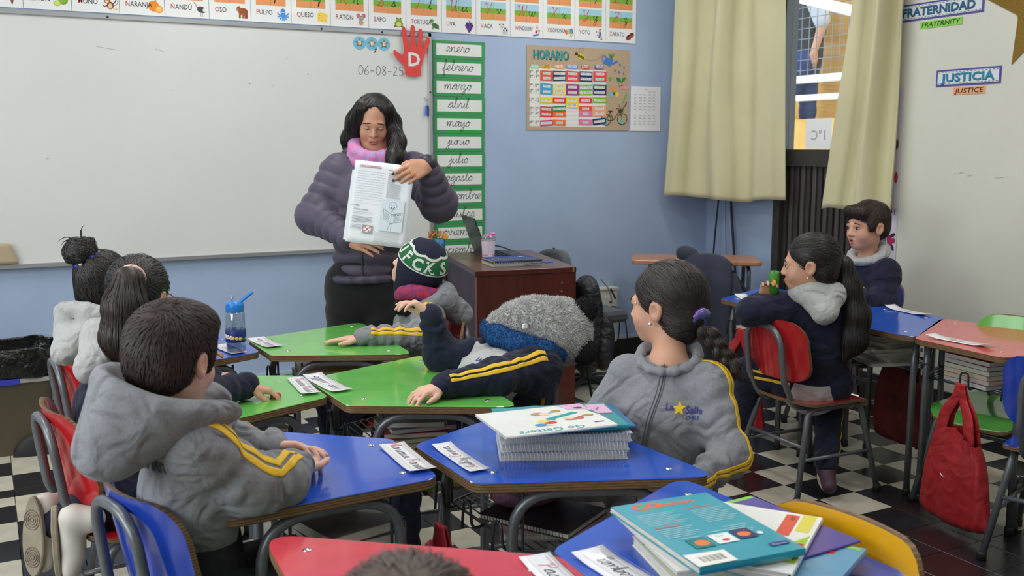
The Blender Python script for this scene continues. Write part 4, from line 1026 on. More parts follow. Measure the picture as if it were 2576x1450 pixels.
# single wooden desk in the corner
wd_t = thing('wooden_desk', 'brown wood-topped school desk in the corner behind the jacket', 'desk', (3.86, 4.86, 0))
P = [(3.43, 4.925), (4.055, 4.47), (4.27, 4.79), (3.66, 5.24)]
part('desktop', extrude(round_poly(ccw(P), .03, 4), .735, .76, .004), mat('varnished_wood', (196, 140, 100), .28, noise=(8, .18, (176, 118, 78)), stretch=(1, 6, 1)), wd_t)
for a, b in (((3.56, 4.90), (3.72, 5.13)), ((4.03, 4.56), (4.17, 4.77))):
    part('leg_frame', tube(fillet([(a[0], a[1], .01), (a[0], a[1], .72), (b[0], b[1], .72), (b[0], b[1], .01)], .06), .0125, 10), m_tube, wd_t, smooth=True)
part('brace', tube([(3.95, 4.62, .70), (4.03, 4.56, .56)], .009, 8), m_wire, wd_t); part('apron', box2((3.75, 4.78, .70), (4.0, 4.9, .735)), m_wire, wd_t)

# ------------------------------------------------------------------ chairs
CHAIR = {}
def make_chair(colour):
    t = thing('school_chair', 'x', 'chair')
    t.rotation_euler = (0, 0, 0); OFF[t.name] = None
    col = lam(colour); sz = .405
    def panel(w_, h_, r, fz, nu=14, nv=12):
        V, F = [], []
        for j in range(nv + 1):
            y = h_ * (-math.cos(PI * j / nv) / 2)
            k = abs(y) - (h_/2 - r); hw = w_/2 if k <= 0 else w_/2 - r + math.sqrt(max(r*r - k*k, 0))
            for i in range(nu + 1): V.append(fz(hw * (-math.cos(PI * i / nu)), y))
        for j in range(nv):
            for i in range(nu): F.append([j*(nu+1)+i, j*(nu+1)+i+1, (j+1)*(nu+1)+i+1, (j+1)*(nu+1)+i])
        return np.array(V), F
    def two_sided(VF, th, flip):
        V, F = VF; N = np.array([0, 0, 1.0]) if not flip else np.array([0, -1.0, .2])
        n0 = len(V); W = V - N * th
        G = [f if not flip else f[::-1] for f in F]
        out = [list(f) for f in G] + [[i + n0 for i in f][::-1] for f in G]; fm = [0] * (2 * len(G))
        ed = {}
        for f in G:
            for p, q_ in zip(f, f[1:] + f[:1]): ed[(p, q_)] = 1
        for (p, q_) in ed:
            if (q_, p) not in ed: out.append([q_, p, p + n0, q_ + n0]); fm.append(1)
        return np.concatenate([V, W]), out, fm
    V2, F2, fm = two_sided(panel(.375, .385, .07, lambda x, y: (x, y, sz - .010 * math.cos(x / .19 * PI / 2) - (.035 * ((y - .12) / .07) ** 2 if y > .12 else 0) + (.014 * ((-.12 - y) / .07) ** 2 if y < -.12 else 0))), .013, False)
    part('seat', (V2, F2), [col, m_ply], t, fm=fm, local=True, angle=50)
    V2, F2, fm = two_sided(panel(.375, .255, .075, lambda x, y: (x, -.165 - y * .20 - .055 * (1 - (x / .19) ** 2), .615 + y)), -.013, True)
    part('backrest', (V2, F2), [col, m_ply], t, fm=fm, local=True, angle=50)
    for x in (-.085, .085):
        for z in (.59, .655): part('rivet', sphere((x, -.165 - (z - .615)*.2 - .055*(1 - (x/.19)**2) + .001, z), .007, 10, 6), m_bolt, t, local=True, smooth=True)
    # back arch: comes from under the seat, sweeps up behind the panel
    path = fillet([(-.10, .06, .378), (-.105, -.17, .372), (-.11, -.235, .50), (-.105, -.262, .715), (.105, -.262, .715), (.11, -.235, .50), (.105, -.17, .372), (.10, .06, .378)], .09, 7)
    part('back_arch', tube(path, .0125, 10), m_tube, t, local=True, smooth=True)
    for x in (-1, 1):
        path = fillet([(x*.205, -.225, .012), (x*.15, -.135, .375), (x*.15, .14, .375), (x*.205, .205, .012)], .055, 6)
        part('leg_frame', tube(path, .0125, 10), m_tube, t, local=True, smooth=True)
        for y in (-.225, .205): part('foot_cap', lathe([(.0165, 0), (.0165, .026), (.014, .03)], 12, (x*.205, y, 0)), m_rub, t, local=True, smooth=True)
        part('stretcher', tube([(x*.181, -.185, .175), (x*.181, .178, .175)], .008, 8), m_tube, t, local=True, smooth=True)
    part('cross_bar', tube([(-.172, -.172, .225), (.172, -.172, .225)], .009, 8), m_tube, t, local=True, smooth=True)
    part('cross_bar', tube([(-.15, .10, .372), (.15, .10, .372)], .009, 8), m_tube, t, local=True, smooth=True)
    return t
def chair(colour, loc, yaw, label):
    """yaw: heading of the sitter in degrees, 0 = +x"""
    rot = math.radians(yaw - 90)
    if colour not in CHAIR:
        t = make_chair(colour); CHAIR[colour] = t
        t.location = (*loc, 0); t.rotation_euler = (0, 0, rot); t['label'] = label; t['group'] = 'tubular school chairs'
        return t
    return dup(CHAIR[colour], (*loc, 0), rot, label, 'tubular school chairs')
chair('chairblue', (.445, 2.17), 15, 'blue plywood chair under the boy in the grey hoodie')
chair('chairred', (.36, 2.93), 8, 'red plywood chair of the girl with white sneakers')
chair('chairred', (.44, 3.67), 5, 'red plywood chair of the girl with a hair bun')
chair('chairred', (1.45, 3.70), 180, 'red plywood chair behind the child in the knitted hat')
chair('green', (1.38, 2.88), 172, 'green plywood chair under the child in the grey fur hat')
chair('chairblue', (1.47, 2.14), 185, 'blue plywood chair under the girl with a braid')
chair('yellow', (1.18, 1.27), 184, 'yellow plywood chair pushed against the foreground blue desk')
chair('chairred', (3.06, 3.06), -3, 'red plywood chair turned away, girl leaning an arm on its back')
chair('chairblue', (3.86, 3.62), 180, 'blue plywood chair of the boy by the window')
chair('green', (3.52, 2.52), 190, 'green plywood chair pushed under the faded red desk')
chair('chairblue', (3.30, 2.05), 20, 'blue plywood chair at the right edge of the room')
chair('green', (.30, 1.52), 2, 'green plywood chair tucked at the bright red desk')
chair('chairblue', (3.70, 4.52), 40, 'plywood chair carrying a dark jacket near the corner')

# ------------------------------------------------------------------ teacher's desk
m_mah = mat('mahogany_veneer', (92, 40, 32), .32, coat=.2, noise=(7, .25, (74, 30, 25)), stretch=(6, 6, .6))
m_top = mat('brown_desk_top', (112, 84, 72), .28, noise=(5, .08))
TD = thing('teacher_desk', 'dark mahogany veneer teacher desk against the front wall', 'desk', (2.53, 4.85, 0))
A, B, Cq, D = np.array([2.155, 4.449]), np.array([2.698, 4.367]), np.array([2.905, 5.231]), np.array([2.362, 5.313])
def quadbox(p, z0, z1, bev=.002): return extrude(ccw(np.array(p)), z0, z1, bev)
part('worktop', quadbox([A, B, Cq, D], .793, .82), [m_mah], TD)
u_ = nrm(B - A); v_ = nrm(D - A)
part('worktop_surface', quadbox([A + u_*.004 + v_*.004, B - u_*.004 + v_*.004, Cq - u_*.004 - v_*.004, D + u_*.004 - v_*.004], .8201, .8208, 0), m_top, TD)
part('end_panel', quadbox([A + v_*.006 + u_*.006, B + v_*.006, B + v_*.026, A + v_*.026 + u_*.006], .0, .793), m_mah, TD)
part('end_panel', quadbox([D - v_*.026 + u_*.006, Cq - v_*.026, Cq - v_*.006, D - v_*.006 + u_*.006], .0, .793), m_mah, TD)
part('modesty_panel', quadbox([A + v_*.03 + u_*.02, A + v_*.03 + u_*.04, D - v_*.03 + u_*.04, D - v_*.03 + u_*.02], .08, .793), mat('dark_mahogany', (66, 36, 32), .4, noise=(7, .2)), TD)
part('edge_strip', quadbox([A + v_*.004 + u_*.004, A + v_*.004 + u_*.009, A + v_*.012 + u_*.009, A + v_*.012 + u_*.004], .0, .793, 0), mat('pale_edge', (140, 105, 92), .5), TD)
for s, z in ((.47, .66), (.86, .74), (.855, .695), (.86, .45)):
    p = L3(A, B, s) + v_*.005; part('screw_cap', sphere((p[0], p[1], z), (.005, .003, .005), 8, 6), mat('grey_cap', (120, 116, 110), .4), TD)
p = B + v_*.002 - u_*.012; part('corner_chip', box((p[0], p[1], .806), (.018, .004, .022)), mat('raw_board', (150, 110, 70), .8), TD)

# ================================================================== THINGS ON AND UNDER THE DESKS
m_page = mat('page_block', (214, 210, 200), .8, noise=(40, .08, (186, 182, 172)), stretch=(1, 1, 14))
m_clear = clear_plastic('clear_film', (253, 253, 254), .02, .10, .12)
def local_thing(name, label, cat, loc, rotz, group=None):
    t = thing(name, label, cat, loc, rotz, group); t.rotation_euler = (0, 0, rotz); OFF[t.name] = None
    return t
def book(label, c, yaw, w_, d, t_, cover, back=None, spiral=None, group='school books', pages=None, name='textbook', tilt=0.0):
    b = local_thing(name, label, 'book', c, math.radians(yaw), group)
    if tilt: b.rotation_euler = (math.radians(tilt), 0, math.radians(yaw))
    ct = .0012; mc = mat('cover_%d_%d_%d' % tuple(cover), cover, .32, coat=.25, noise=(9, .05)); mb = mc if back is None else mat('cover_%d_%d_%d' % tuple(back), back, .4, coat=.2)
    part('page_block', box((0, .002, t_/2), (w_ - .006, d - .006, t_ - 2*ct), .0), pages or m_page, b, local=True)
    part('cover', box((0, 0, t_ - ct/2), (w_, d, ct), .0), mc, b, local=True)
    part('cover', box((0, 0, ct/2), (w_, d, ct), .0), mb, b, local=True)
    if spiral is None:
        V, F = extrude([(-d/2 - .0015, 0), (-d/2, 0), (-d/2, t_), (-d/2 - .0015, t_), (-d/2 - .003, t_*.5)], -w_/2, w_/2)
        part('spine', (np.column_stack([V[:, 2], V[:, 0], V[:, 1]]), F), mc, b, local=True)
    else:
        n = int(w_ / .0092); P = []
        for k in range(n * 8 + 1):
            a = k / 8 * 2 * PI; P.append((-w_/2 + .008 + (w_ - .016) * k / (n * 8), -d/2 + .003 + (t_*.62) * math.cos(a) * .75, t_/2 + t_*.62 * math.sin(a)))
        part('spiral_binding', tube(P, .0010, 5), mat('spiral_%d_%d_%d' % tuple(spiral), spiral, .25, coat=.4), b, local=True, smooth=True)
    b_sheet = Sheet((0, 0, t_), (1, 0, 0), (0, 1, 0), (0, 0, 1))
    return b, b_sheet
# --- stack on the centre blue desk
g = 'stack on the centre blue desk'
for k, (cv, lab) in enumerate([((196, 204, 214), 'clear spiral notebook lowest in the centre stack'), ((214, 219, 226), 'clear spiral notebook second from below in the centre stack'), ((206, 212, 220), 'clear spiral notebook third from below in the centre stack')]):
    book(lab, (1.243 + .004*k, 2.085 + .003*(k % 2), .6905 + .0215*k), -24.6 + .8*k, .312, .222, .0205, cv, spiral=(208, 214, 222), group=g, name='spiral_notebook')
book('yellow edged workbook poking out on the right of the centre stack', (1.262, 2.11, .7556), -17, .290, .215, .0045, (232, 205, 72), group=g)
book('blue workbook with pink label under the teal book in the centre stack', (1.262, 2.085, .7604), -17, .297, .21, .005, (38, 118, 172), group=g)
_, S = book('teal textbook just below the white magazine of the centre stack', (1.226, 2.065, .7656), -16, .297, .21, .011, (30, 150, 152), group=g)
S.text(.07, -.095, 'TEACHER', .012, (220, 130, 110)); S.build('lettering', _)
b, S = book('white magazine with drawn children, topmost of the centre stack', (1.172, 2.035, .778), -6, .285, .205, .006, (236, 238, 234), group=g, name='magazine')
R_ = PI
S.text(-.02, -.078, 'Go Getters', .036, (38, 150, 160), rot=R_, bold=.01, shear=.2); S.text(-.02, -.055, 'TEACHER EDITION', .007, (120, 120, 122), rot=R_)
for x, y, c in ((.0, -.035, (212, 62, 58)), (-.03, -.045, (80, 140, 205)), (-.012, -.018, (236, 212, 90))): S.oval(x, y, .016, .011, c)
S.poly([(.0, -.012), (.02, -.02), (.022, -.008), (.10, .022), (.09, .036), (.0, .0)], (38, 160, 160)); S.oval(.0, .045, .018, .014, (176, 146, 120)); S.oval(.016, .04, .014, .012, (238, 206, 186)); S.oval(.052, .055, .014, .010, (168, 150, 60)); S.line([(.028, .044), (.045, .05)], .008, (140, 190, 190))
S.oval(.068, -.024, .026, .010, (180, 120, 100)); S.oval(.058, -.014, .014, .010, (238, 200, 180)); S.oval(.112, -.006, .016, .008, (168, 150, 60)); S.line([(.08, -.016), (.1, -.008)], .008, (215, 90, 85))
S.poly([(.075, .1), (.14, .1), (.14, .045), (.088, .06)], (226, 180, 214)); S.text(.105, .078, 'Nom / Curso', .008, (60, 50, 70), rot=-1.2); S.oval(.118, .064, .012, .008, (70, 66, 76)); S.rect(.10, -.072, .126, -.066, (80, 60, 130)); S.poly([(.13, .04), (.142, .035), (.142, -.01)], (38, 140, 150))
S.build('printed_cover', b)
pl = local_thing('pink_label', 'pink paper label lying on the right end of the centre stack', 'label', (1.352, 2.075, .777), math.radians(-17)); part('sheet', box((0, 0, .0006), (.05, .085, .0012)), flat((226, 182, 216)), pl, local=True)
S = Sheet((0, 0, .0012), (1, 0, 0), (0, 1, 0), (0, 0, 1)); S.text(0, .0, 'Nom', .012, (70, 60, 90), rot=1.2); S.build('lettering', pl)
# --- pile on the foreground blue desk
g = 'pile on the foreground blue desk'
b, S = book('white and lime spiral workbook lowest in the foreground pile', (1.115, 1.325, .6905), -14, .212, .27, .019, (232, 236, 214), spiral=(190, 195, 200), group=g, name='spiral_notebook')
for k in range(6): S.oval(-.09 + .012*k, .09 - .03*(k % 3), .012, .007, (196, 206, 60) if k % 2 else (120, 170, 60), k)
S.build('printed_cover', b)
b, S = book('sky blue textbook with a cartoon face, right side of the foreground pile', (1.205, 1.285, .710), 27, .21, .28, .013, (96, 160, 200), group=g)
S.oval(.055, -.03, .04, .055, (196, 128, 84)); S.oval(.07, -.075, .034, .022, (206, 196, 110)); S.rect(.045, -.1, .09, -.07, (206, 52, 46)); S.text(.0675, -.094, 'sm', .026, (245, 240, 235), bold=.02); S.rect(.088, -.135, .1, .135, (150, 205, 80)); S.build('printed_cover', b)
b, S = book('violet booklet with lime edge at the back of the foreground pile', (1.262, 1.365, .7235), 3, .21, .275, .004, (74, 62, 158), group=g)
S.rect(-.1, .125, .1, .137, (140, 205, 90)); S.build('printed_cover', b)
b, S = book('white workbook with red pencil print beneath the teal cover', (1.197, 1.335, .728), 35, .284, .215, .010, (238, 239, 238), group=g)
S.rect(.02, -.07, .13, -.045, (222, 96, 72)); S.rect(.05, -.1, .14, -.075, (226, 214, 90)); S.poly([(-.1, -.105), (.04, -.105), (.0, -.085), (-.1, -.085)], (170, 205, 60)); S.rect(-.03, -.103, -.005, -.083, (206, 52, 46)); S.text(.112, -.064, 'ABC', .012, (40, 38, 40)); S.build('printed_cover', b)
book('thin grey workbook beneath the teal textbook of the foreground pile', (1.108, 1.375, .7385), -12, .213, .297, .006, (206, 208, 206), back=(226, 226, 222), group=g)
b, S = book('teal textbook with orange title lying on top of the foreground pile', (1.114, 1.36, .745), -5.2, .213, .300, .013, (24, 156, 178), group=g)
S.text(-.042, .112, 'GO', .040, (236, 110, 66), bold=.035); S.text(.012, .114, '-Getters', .026, (236, 110, 66), bold=.03)
def lines(x, y, n, wd, c=(196, 228, 232)):
    for k in range(n): S.rect(x, y - .0075*k - .0015, x + wd*(1 - .12*((k*7) % 3)), y - .0075*k, c)
S.text(.045, .085, 'Go Getters', .011, (236, 110, 66), bold=.02); lines(-.09, .088, 8, .085); lines(.02, .074, 9, .075); S.text(-.06, .018, 'Go Getters', .011, (236, 110, 66), bold=.02); lines(-.09, .012, 6, .075)
lines(.03, -.018, 5, .05); lines(-.07, -.038, 1, .04); lines(-.01, -.03, 1, .04)
S.rect(-.068, -.085, -.028, -.045, (40, 130, 130)); S.oval(-.045, -.066, .014, .012, (232, 130, 70)); S.rect(-.02, -.082, .022, -.042, (236, 238, 238)); S.text(0, -.055, 'Go', .012, (60, 150, 160)); S.oval(.002, -.07, .008, .005, (210, 70, 60)); S.rect(.028, -.078, .066, -.038, (66, 60, 100)); S.oval(.046, -.06, .013, .010, (232, 130, 70)); S.oval(.076, -.066, .006, .006, (236, 240, 240))
S.rect(.058, -.125, .096, -.112, (66, 62, 140)); S.text(.077, -.123, 'Pearson', .009, (210, 205, 230))
S.poly([(-.1065, -.15), (-.03, -.15), (-.028, -.105), (-.1065, -.1)], (240, 240, 236))
for k in range(14): S.rect(-.088 + .0034*k, -.138, -.088 + .0034*k + (.0012 if k % 3 else .0022), -.116, (120, 116, 112))
S.build('printed_cover', b)

# --- name tags in plastic pockets
m_tag = mat('tag_paper', (240, 241, 243), .6)
def name_tag(label, c, yaw, txt, ln=.225, wd=.062, curl=.018, size=.03):
    t = local_thing('name_tag', label, 'name tag', (c[0], c[1], DZ + .0012), math.radians(yaw), 'name tags on the desks')
    def fz(u, v):
        x = (u - .5) * ln; y = (v - .5) * wd
        return (x, y, .0018 + curl * max(0, abs(2*u - 1) - .45) ** 2 * (1 if u > .5 else .6) + .004 * (v - .5) ** 2)
    part('paper', thicken(grid(fz, 16, 3), .0006), m_tag, t, local=True, smooth=True)
    part('plastic_pocket', thicken(grid(lambda u, v: tuple(np.array(fz((u - .5)*1.06 + .5, (v - .5)*1.12 + .5)) + np.array([0, 0, .0012])), 16, 3), .0003), m_clear, t, local=True, smooth=True)
    S = Sheet((0, 0, .0022), (1, 0, 0), (0, 1, 0), (0, 0, 1))
    S.line([(-ln*.45, wd*.30), (ln*.42, wd*.30)], .0007, (150, 155, 165)); S.line([(-ln*.45, -wd*.30), (ln*.42, -wd*.30)], .0007, (150, 155, 165))
    S.script(0, -size*.28, txt, size, (40, 40, 44), .0015, caps=(206, 40, 60), slant=.12)
    o = S.build('handwriting', t)
    # let the ink follow the curl of the paper
    for v in o.data.vertices:
        u = v.co.x / ln + .5; v.co.z += curl * max(0, abs(2*u - 1) - .45) ** 2 * (1 if u > .5 else .6)
    return t
name_tag('handwritten name tag on the blue desk with the folded hands', (.868, 2.177), -93, 'Mariana Parada', .235, .066, size=.030)
name_tag('name tag lying upside down beside the centre notebook stack', (.981, 2.115), 89, 'Auhty Emma', .23, .052, size=.028)
name_tag('name tag on the middle green desk of the fur hat child', (.930, 3.0), 95, 'Diego Castillo', .25, .066, curl=.03, size=.030)
name_tag('name tag on the left green desk by the ponytail girl', (.854, 3.005), -94, 'Renata Molina', .24, .056, curl=.02, size=.028)
name_tag('name tag on the farthest green desk', (.925, 3.755), 97, 'Mateo Rios', .20, .068, curl=.02)
name_tag('handwritten name tag on the bright red foreground desk', (.842, 1.41), -96, 'Pascal R', .22, .062, size=.034)
name_tag('handwritten name tag by the foreground textbook pile', (.955, 1.375), 92, 'Velasquez', .235, .07, size=.034)
name_tag('name tag on the desk of the boy by the window', (3.31, 3.76), 65, 'Luis D', .20, .06, curl=.03)
name_tag('name tag on the desk above the magazine pile', (3.70, 3.11), 83, 'Carla S', .24, .06, curl=.045)
name_tag('name tag with curled end on the faded red desk', (3.30, 2.525), -87, 'Mateo S', .26, .06, curl=.05)
name_tag('name tag lying under the flowered water bottle', (.775, 3.70), -80, 'Sara T', .20, .06, curl=.01)

# --- flowered water bottle
wb_ = thing('water_bottle', 'clear water bottle with blue flip lid and flowered band', 'bottle', (.789, 3.64, DZ + .004))
c = np.array([.789, 3.64, DZ + .004])
part('bottle_wall', xf(lathe([(.030, 0), (.0345, .004), (.0355, .03), (.035, .10), (.0345, .145), (.031, .152), (.029, .150), (.0325, .143), (.033, .10), (.0335, .03), (.032, .006), (.0, .005)], 32), c), clear_plastic('bottle_plastic', (244, 247, 249), .10, .04, .45), wb_, smooth=True)
part('water', xf(lathe([(.0, .006), (.0325, .006), (.0332, .040), (.0, .040)], 24), c), clear_plastic('water', (238, 243, 246), .08, .02, .3), wb_)
part('band', xf(lathe([(.0355, .038), (.0372, .040), (.037, .082), (.0355, .084)], 36), c), mat('navy_silicone', (28, 48, 120), .45), wb_, smooth=True)
m_petal, m_yel2, m_leaf = mat('white_petal', (235, 232, 222), .5), mat('yellow_petal', (236, 196, 60), .5), mat('green_leaf', (40, 140, 90), .5)
for k in range(26):
    a = k * 2.399; z = .045 + .033 * ((k * .618) % 1); kind = k % 4
    R0 = np.stack([np.array([-math.sin(a), math.cos(a), 0]), np.array([math.cos(a), math.sin(a), 0]), np.array([0, 0, 1.0])], 1)
    base = c + np.array([math.cos(a) * .0372, math.sin(a) * .0372, z]); s = (.0085, .0065, .006, .007)[kind]
    if kind == 2: part('leaf_motif', xf(sphere((0, 0, 0), (s, .0012, s*.6), 10, 6), base, R0), m_leaf, wb_, smooth=True)
    else:
        fl = join(*[sphere((s*.62*math.cos(b_), 0, s*.62*math.sin(b_)), (s*.36, .0013, s*.36), 8, 5) for b_ in np.arange(7)*2*PI/7])
        f_ = part('flower_motif', xf(fl, base, R0), m_petal if kind % 2 == 0 else m_yel2, wb_, smooth=True)
        part('flower_centre', xf(sphere((0, .0012, 0), (s*.34, .0014, s*.34), 8, 5), base, R0), m_yel2 if kind == 0 else m_petal, f_, smooth=True)
m_lid = mat('blue_lid_plastic', (32, 128, 214), .3)
part('lid', xf(lathe([(.0315, .147), (.0325, .150), (.0325, .172), (.030, .183), (.018, .186), (.0, .186)], 32), c), m_lid, wb_, smooth=True)
part('lid_loop', xf(tube(spline([(.018, -.008, .182), (.034, -.016, .196), (.052, -.024, .212), (.058, -.022, .216), (.05, -.014, .210), (.034, -.006, .196), (.022, .002, .184)], 5), .005, 8), c), m_lid, wb_, smooth=True)
part('straw', xf(tube([(-.008, .004, .184), (-.008, .004, .196), (-.007, .0035, .210)], [.0055, .005, .004], 10), c), clear_plastic('straw_plastic', (226, 230, 232), .2, .1), wb_, smooth=True)

# --- small red eraser under the girl's fingers
single('eraser', box((.742, 2.905, DZ + .008), (.026, .018, .016), .004), mat('red_rubber', (200, 60, 70), .6), 'small red eraser under the fingers on the left green desk', 'eraser')

# --- things in the book trays
TZ = .520
g = 'books in the desk trays'
book('pink notebook lowest in the tray of the centre blue desk', (1.19, 2.02, TZ), -26, .27, .21, .016, (196, 150, 170), spiral=(150, 190, 180), group=g)
book('black spiral notebook in the tray of the centre blue desk', (1.17, 2.04, TZ + .0165), -60, .25, .20, .014, (40, 36, 42), spiral=(30, 30, 32), group=g, name='spiral_notebook')
pc = thing('pencil_case', 'pink flowered pencil case in the centre desk tray', 'pencil case', (1.16, 2.08, TZ + .032)); part('pouch', sphere((1.17, 2.10, TZ + .07), (.115, .06, .045), 20, 12), mat('flower_print_cloth', (150, 96, 116), .7, noise=(55, .5, (70, 60, 84))), pc, smooth=True); part('zip', tube([(1.07, 2.09, TZ + .098), (1.17, 2.10, TZ + .116), (1.27, 2.11, TZ + .098)], .004, 6), mat('dark_zip', (52, 48, 56), .4), pc); part('zip_pull', box((1.075, 2.085, TZ + .088), (.008, .004, .02)), m_wire, pc)
for k, (cv, th, yw, lab) in enumerate([((66, 66, 72), .030, 8, 'grey notebook lowest in the tray of the left blue desk'), ((92, 90, 92), .026, 14, 'grey notebook with bent cover in the tray of the left blue desk')]):
    book(lab, (.70, 2.20, TZ + .0305*k), yw + 90, .26, .20, th, cv, spiral=(60, 60, 64) if k else None, group=g)
for k, (cv, yw, lab) in enumerate([((226, 196, 60), 3, 'yellow folder lowest in the middle green desk tray'), ((70, 150, 80), 8, 'green folder in the middle green desk tray'), ((180, 34, 48), -4, 'red folder in the middle green desk tray'), ((92, 62, 130), 6, 'violet folder with loose sheets in the middle green desk tray'), ((170, 168, 172), -8, 'grey paper pad on top in the middle green desk tray')]):
    book(lab, (1.17 + .01*(k % 2), 2.88, TZ + .0165*k), yw + 75, .27, .21, .0155, cv, group=g, name='folder')
for k, (cv, lab) in enumerate([((52, 52, 58), 'dark grey book lowest in the tray of the left green desk'), ((70, 70, 76), 'grey book in the middle of the left green desk tray'), ((104, 102, 104), 'grey book topmost in the left green desk tray')]):
    book(lab, (.67, 3.02, TZ + .026*k), 84 + 5*k, .26, .20, .025, cv, group=g)
for k, (cv, lab) in enumerate([((60, 58, 62), 'dark book lowest in the tray of the farthest green desk'), ((88, 84, 84), 'brown grey book in the tray of the farthest green desk'), ((222, 190, 70), 'yellow book topmost in the farthest green desk tray')]):
    book(lab, (1.14, 3.69, TZ + .026*k), 96 - 6*k, .26, .20, .025, cv, group=g)
for k, (cv, lab) in enumerate([((62, 62, 66), 'dark book in the tray under the water bottle'), ((96, 94, 96), 'grey book in the tray under the water bottle')]):
    book(lab, (.66, 3.76, TZ + .026*k), 88 - 6*k, .26, .20, .025, cv, group=g)
MAGC = [(206, 206, 200), (196, 200, 196), (214, 206, 190), (190, 186, 180), (208, 212, 206), (198, 170, 120), (180, 196, 150), (200, 200, 198), (188, 190, 190)]
for k, cv in enumerate(MAGC):
    book('worn magazine %s in the thick pile under the right blue desk' % ['lowest', 'second from below', 'third from below', 'fourth from below', 'fifth from below', 'with tan cover', 'with pale green cover', 'second from top', 'topmost'][k], (3.40 + .012*((k*5) % 3), 3.02 + .01*((k*3) % 4) - .02, TZ + .0145*k), 70 + 9*((k*7) % 4), .275, .21, .0138, cv, group='magazine pile in the right desk tray', name='magazine')
for k, (cv, lab) in enumerate([((60, 120, 170), 'blue book lowest in the rainbow stack'), ((206, 96, 40), 'orange book in the rainbow stack'), ((226, 170, 50), 'amber book in the rainbow stack'), ((80, 140, 60), 'green book in the rainbow stack'), ((46, 44, 48), 'black book in the rainbow stack'), ((150, 40, 80), 'crimson book topmost in the rainbow stack')]):
    book(lab + ' under the faded red desk', (3.42, 2.50, TZ + .0185*k), 82 + 3*(k % 2), .22, .19, .018, cv, group='rainbow stack in the faded red desk tray')
book('black notebook beside the rainbow stack', (3.44, 2.26, TZ), 95, .19, .20, .03, (40, 30, 38), back=(196, 194, 196), group=g)
book('pink notebook in the tray of the boy by the window', (3.36, 3.64, TZ), 92, .24, .19, .02, (196, 140, 150), group=g); book('white notebook on top in the tray of the boy by the window', (3.35, 3.65, TZ + .021), 84, .24, .19, .018, (212, 212, 210), group=g)
book('black notebook in the tray of the foreground blue desk', (1.15, 1.36, TZ), 70, .26, .2, .03, (46, 44, 48), group=g)

# --- cloth bags hanging from desk hooks
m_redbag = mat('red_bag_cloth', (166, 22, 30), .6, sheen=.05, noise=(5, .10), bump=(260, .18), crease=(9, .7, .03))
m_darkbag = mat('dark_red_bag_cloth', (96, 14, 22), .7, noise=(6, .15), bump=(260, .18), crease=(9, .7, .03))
def bag(label, top, width_dir, w_top, w_bot, z_body, z_bot, depth, m, seed, handle=.30, sway=(0, 0)):
    """drawstring shopping bag: top = hook point, body from z_body down to z_bot"""
    r = np.random.default_rng(seed); top = np.array(top, float); d = nrm(np.append(width_dir, 0)); n = np.array([-d[1], d[0], 0])
    t = thing('cloth_bag', label, 'bag', (top[0], top[1], z_bot))
    ph = r.uniform(0, 6, 5)
    nu, nv = 44, 26; V, F = [], []
    for j in range(nv + 1):
        v = j / nv; z = z_body + (z_bot - z_body) * v
        w_ = w_top + (w_bot - w_top) * (v ** .8); dp = depth * (.35 + .65 * math.sin(PI * min(1, .12 + v * .75)))
        if v > .92: dp *= (1 - ((v - .92) / .08) ** 2 * .75); w_ *= 1 - .08 * ((v - .92) / .08) ** 2
        for i in range(nu):
            a = 2 * PI * i / nu; cs, sn = math.cos(a), math.sin(a)
            x = w_/2 * math.copysign(abs(cs) ** .6, cs); y = dp/2 * math.copysign(abs(sn) ** .8, sn)
            y += .010 * math.sin(9 * x / w_top + ph[0] + 3*v) * (1 - .6*v) + .006 * math.sin(16 * cs + ph[1] + 5*v)
            dz = .05 * (1 - v) ** 2 * (abs(2*x/w_) ** 2) * -1.0
            zz = z + dz * 1.0 + .012 * math.sin(3*cs + ph[2]) * v
            p = top + d * (x + sway[0] * v) + n * (y + sway[1] * v); V.append((p[0], p[1], zz))
    for j in range(nv):
        for i in range(nu):
            l = (i + 1) % nu; F.append([j*nu+i, (j+1)*nu+i, (j+1)*nu+l, j*nu+l])
    F.append([nv*nu + i for i in range(nu)][::-1])
    part('bag_body', (np.array(V), F), m, t, smooth=True)
    for s in (-1, 1):
        pts = [top + d*(s*.006) + np.array([0, 0, 0]), top + d*(s*.02) + n*.004 + np.array([0, 0, -.06]), top + d*(s*w_top*.28) + np.array([0, 0, (z_body - top[2])*.75]), top + d*(s*w_top*.36) + np.array([0, 0, z_body - top[2] - .05])]
        P = spline(np.array(pts), 6)
        for sg in (1, -1):
            Q = P + n * (.010 * sg) * np.linspace(.3, 1.6, len(P))[:, None]
            part('handle', tube(Q, [.016, .020, .026, .03], 8, flat=.22, up=n), m, t, smooth=True)
    return t
rb_ = bag('bright red cloth bag hanging from the faded red desk', (3.165, 2.405, .565), (-.15, -1), .20, .345, .40, .035, .09, m_redbag, 2, sway=(.02, -.01))
part('printed_logo', tube(spline([(3.1165, 2.432, .222), (3.1150, 2.42, .214), (3.1150, 2.405, .217), (3.1160, 2.392, .216)], 4), .0022, 5), mat('white_print', (220, 205, 205), .6), rb_, 'tiny white logo')
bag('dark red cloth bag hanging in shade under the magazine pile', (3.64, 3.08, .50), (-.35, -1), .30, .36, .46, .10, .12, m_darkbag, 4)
bag('red cloth bag hanging behind the girl on the red chair', (3.20, 3.66, .565), (.25, -1), .18, .30, .42, .09, .08, m_redbag, 6)
bag('narrow red cloth bag hanging from the centre blue desk', (.905, 2.06, .555), (.1, -1), .07, .10, .47, .12, .04, mat('crimson_cloth', (150, 22, 36), .6, noise=(6, .1)), 8)

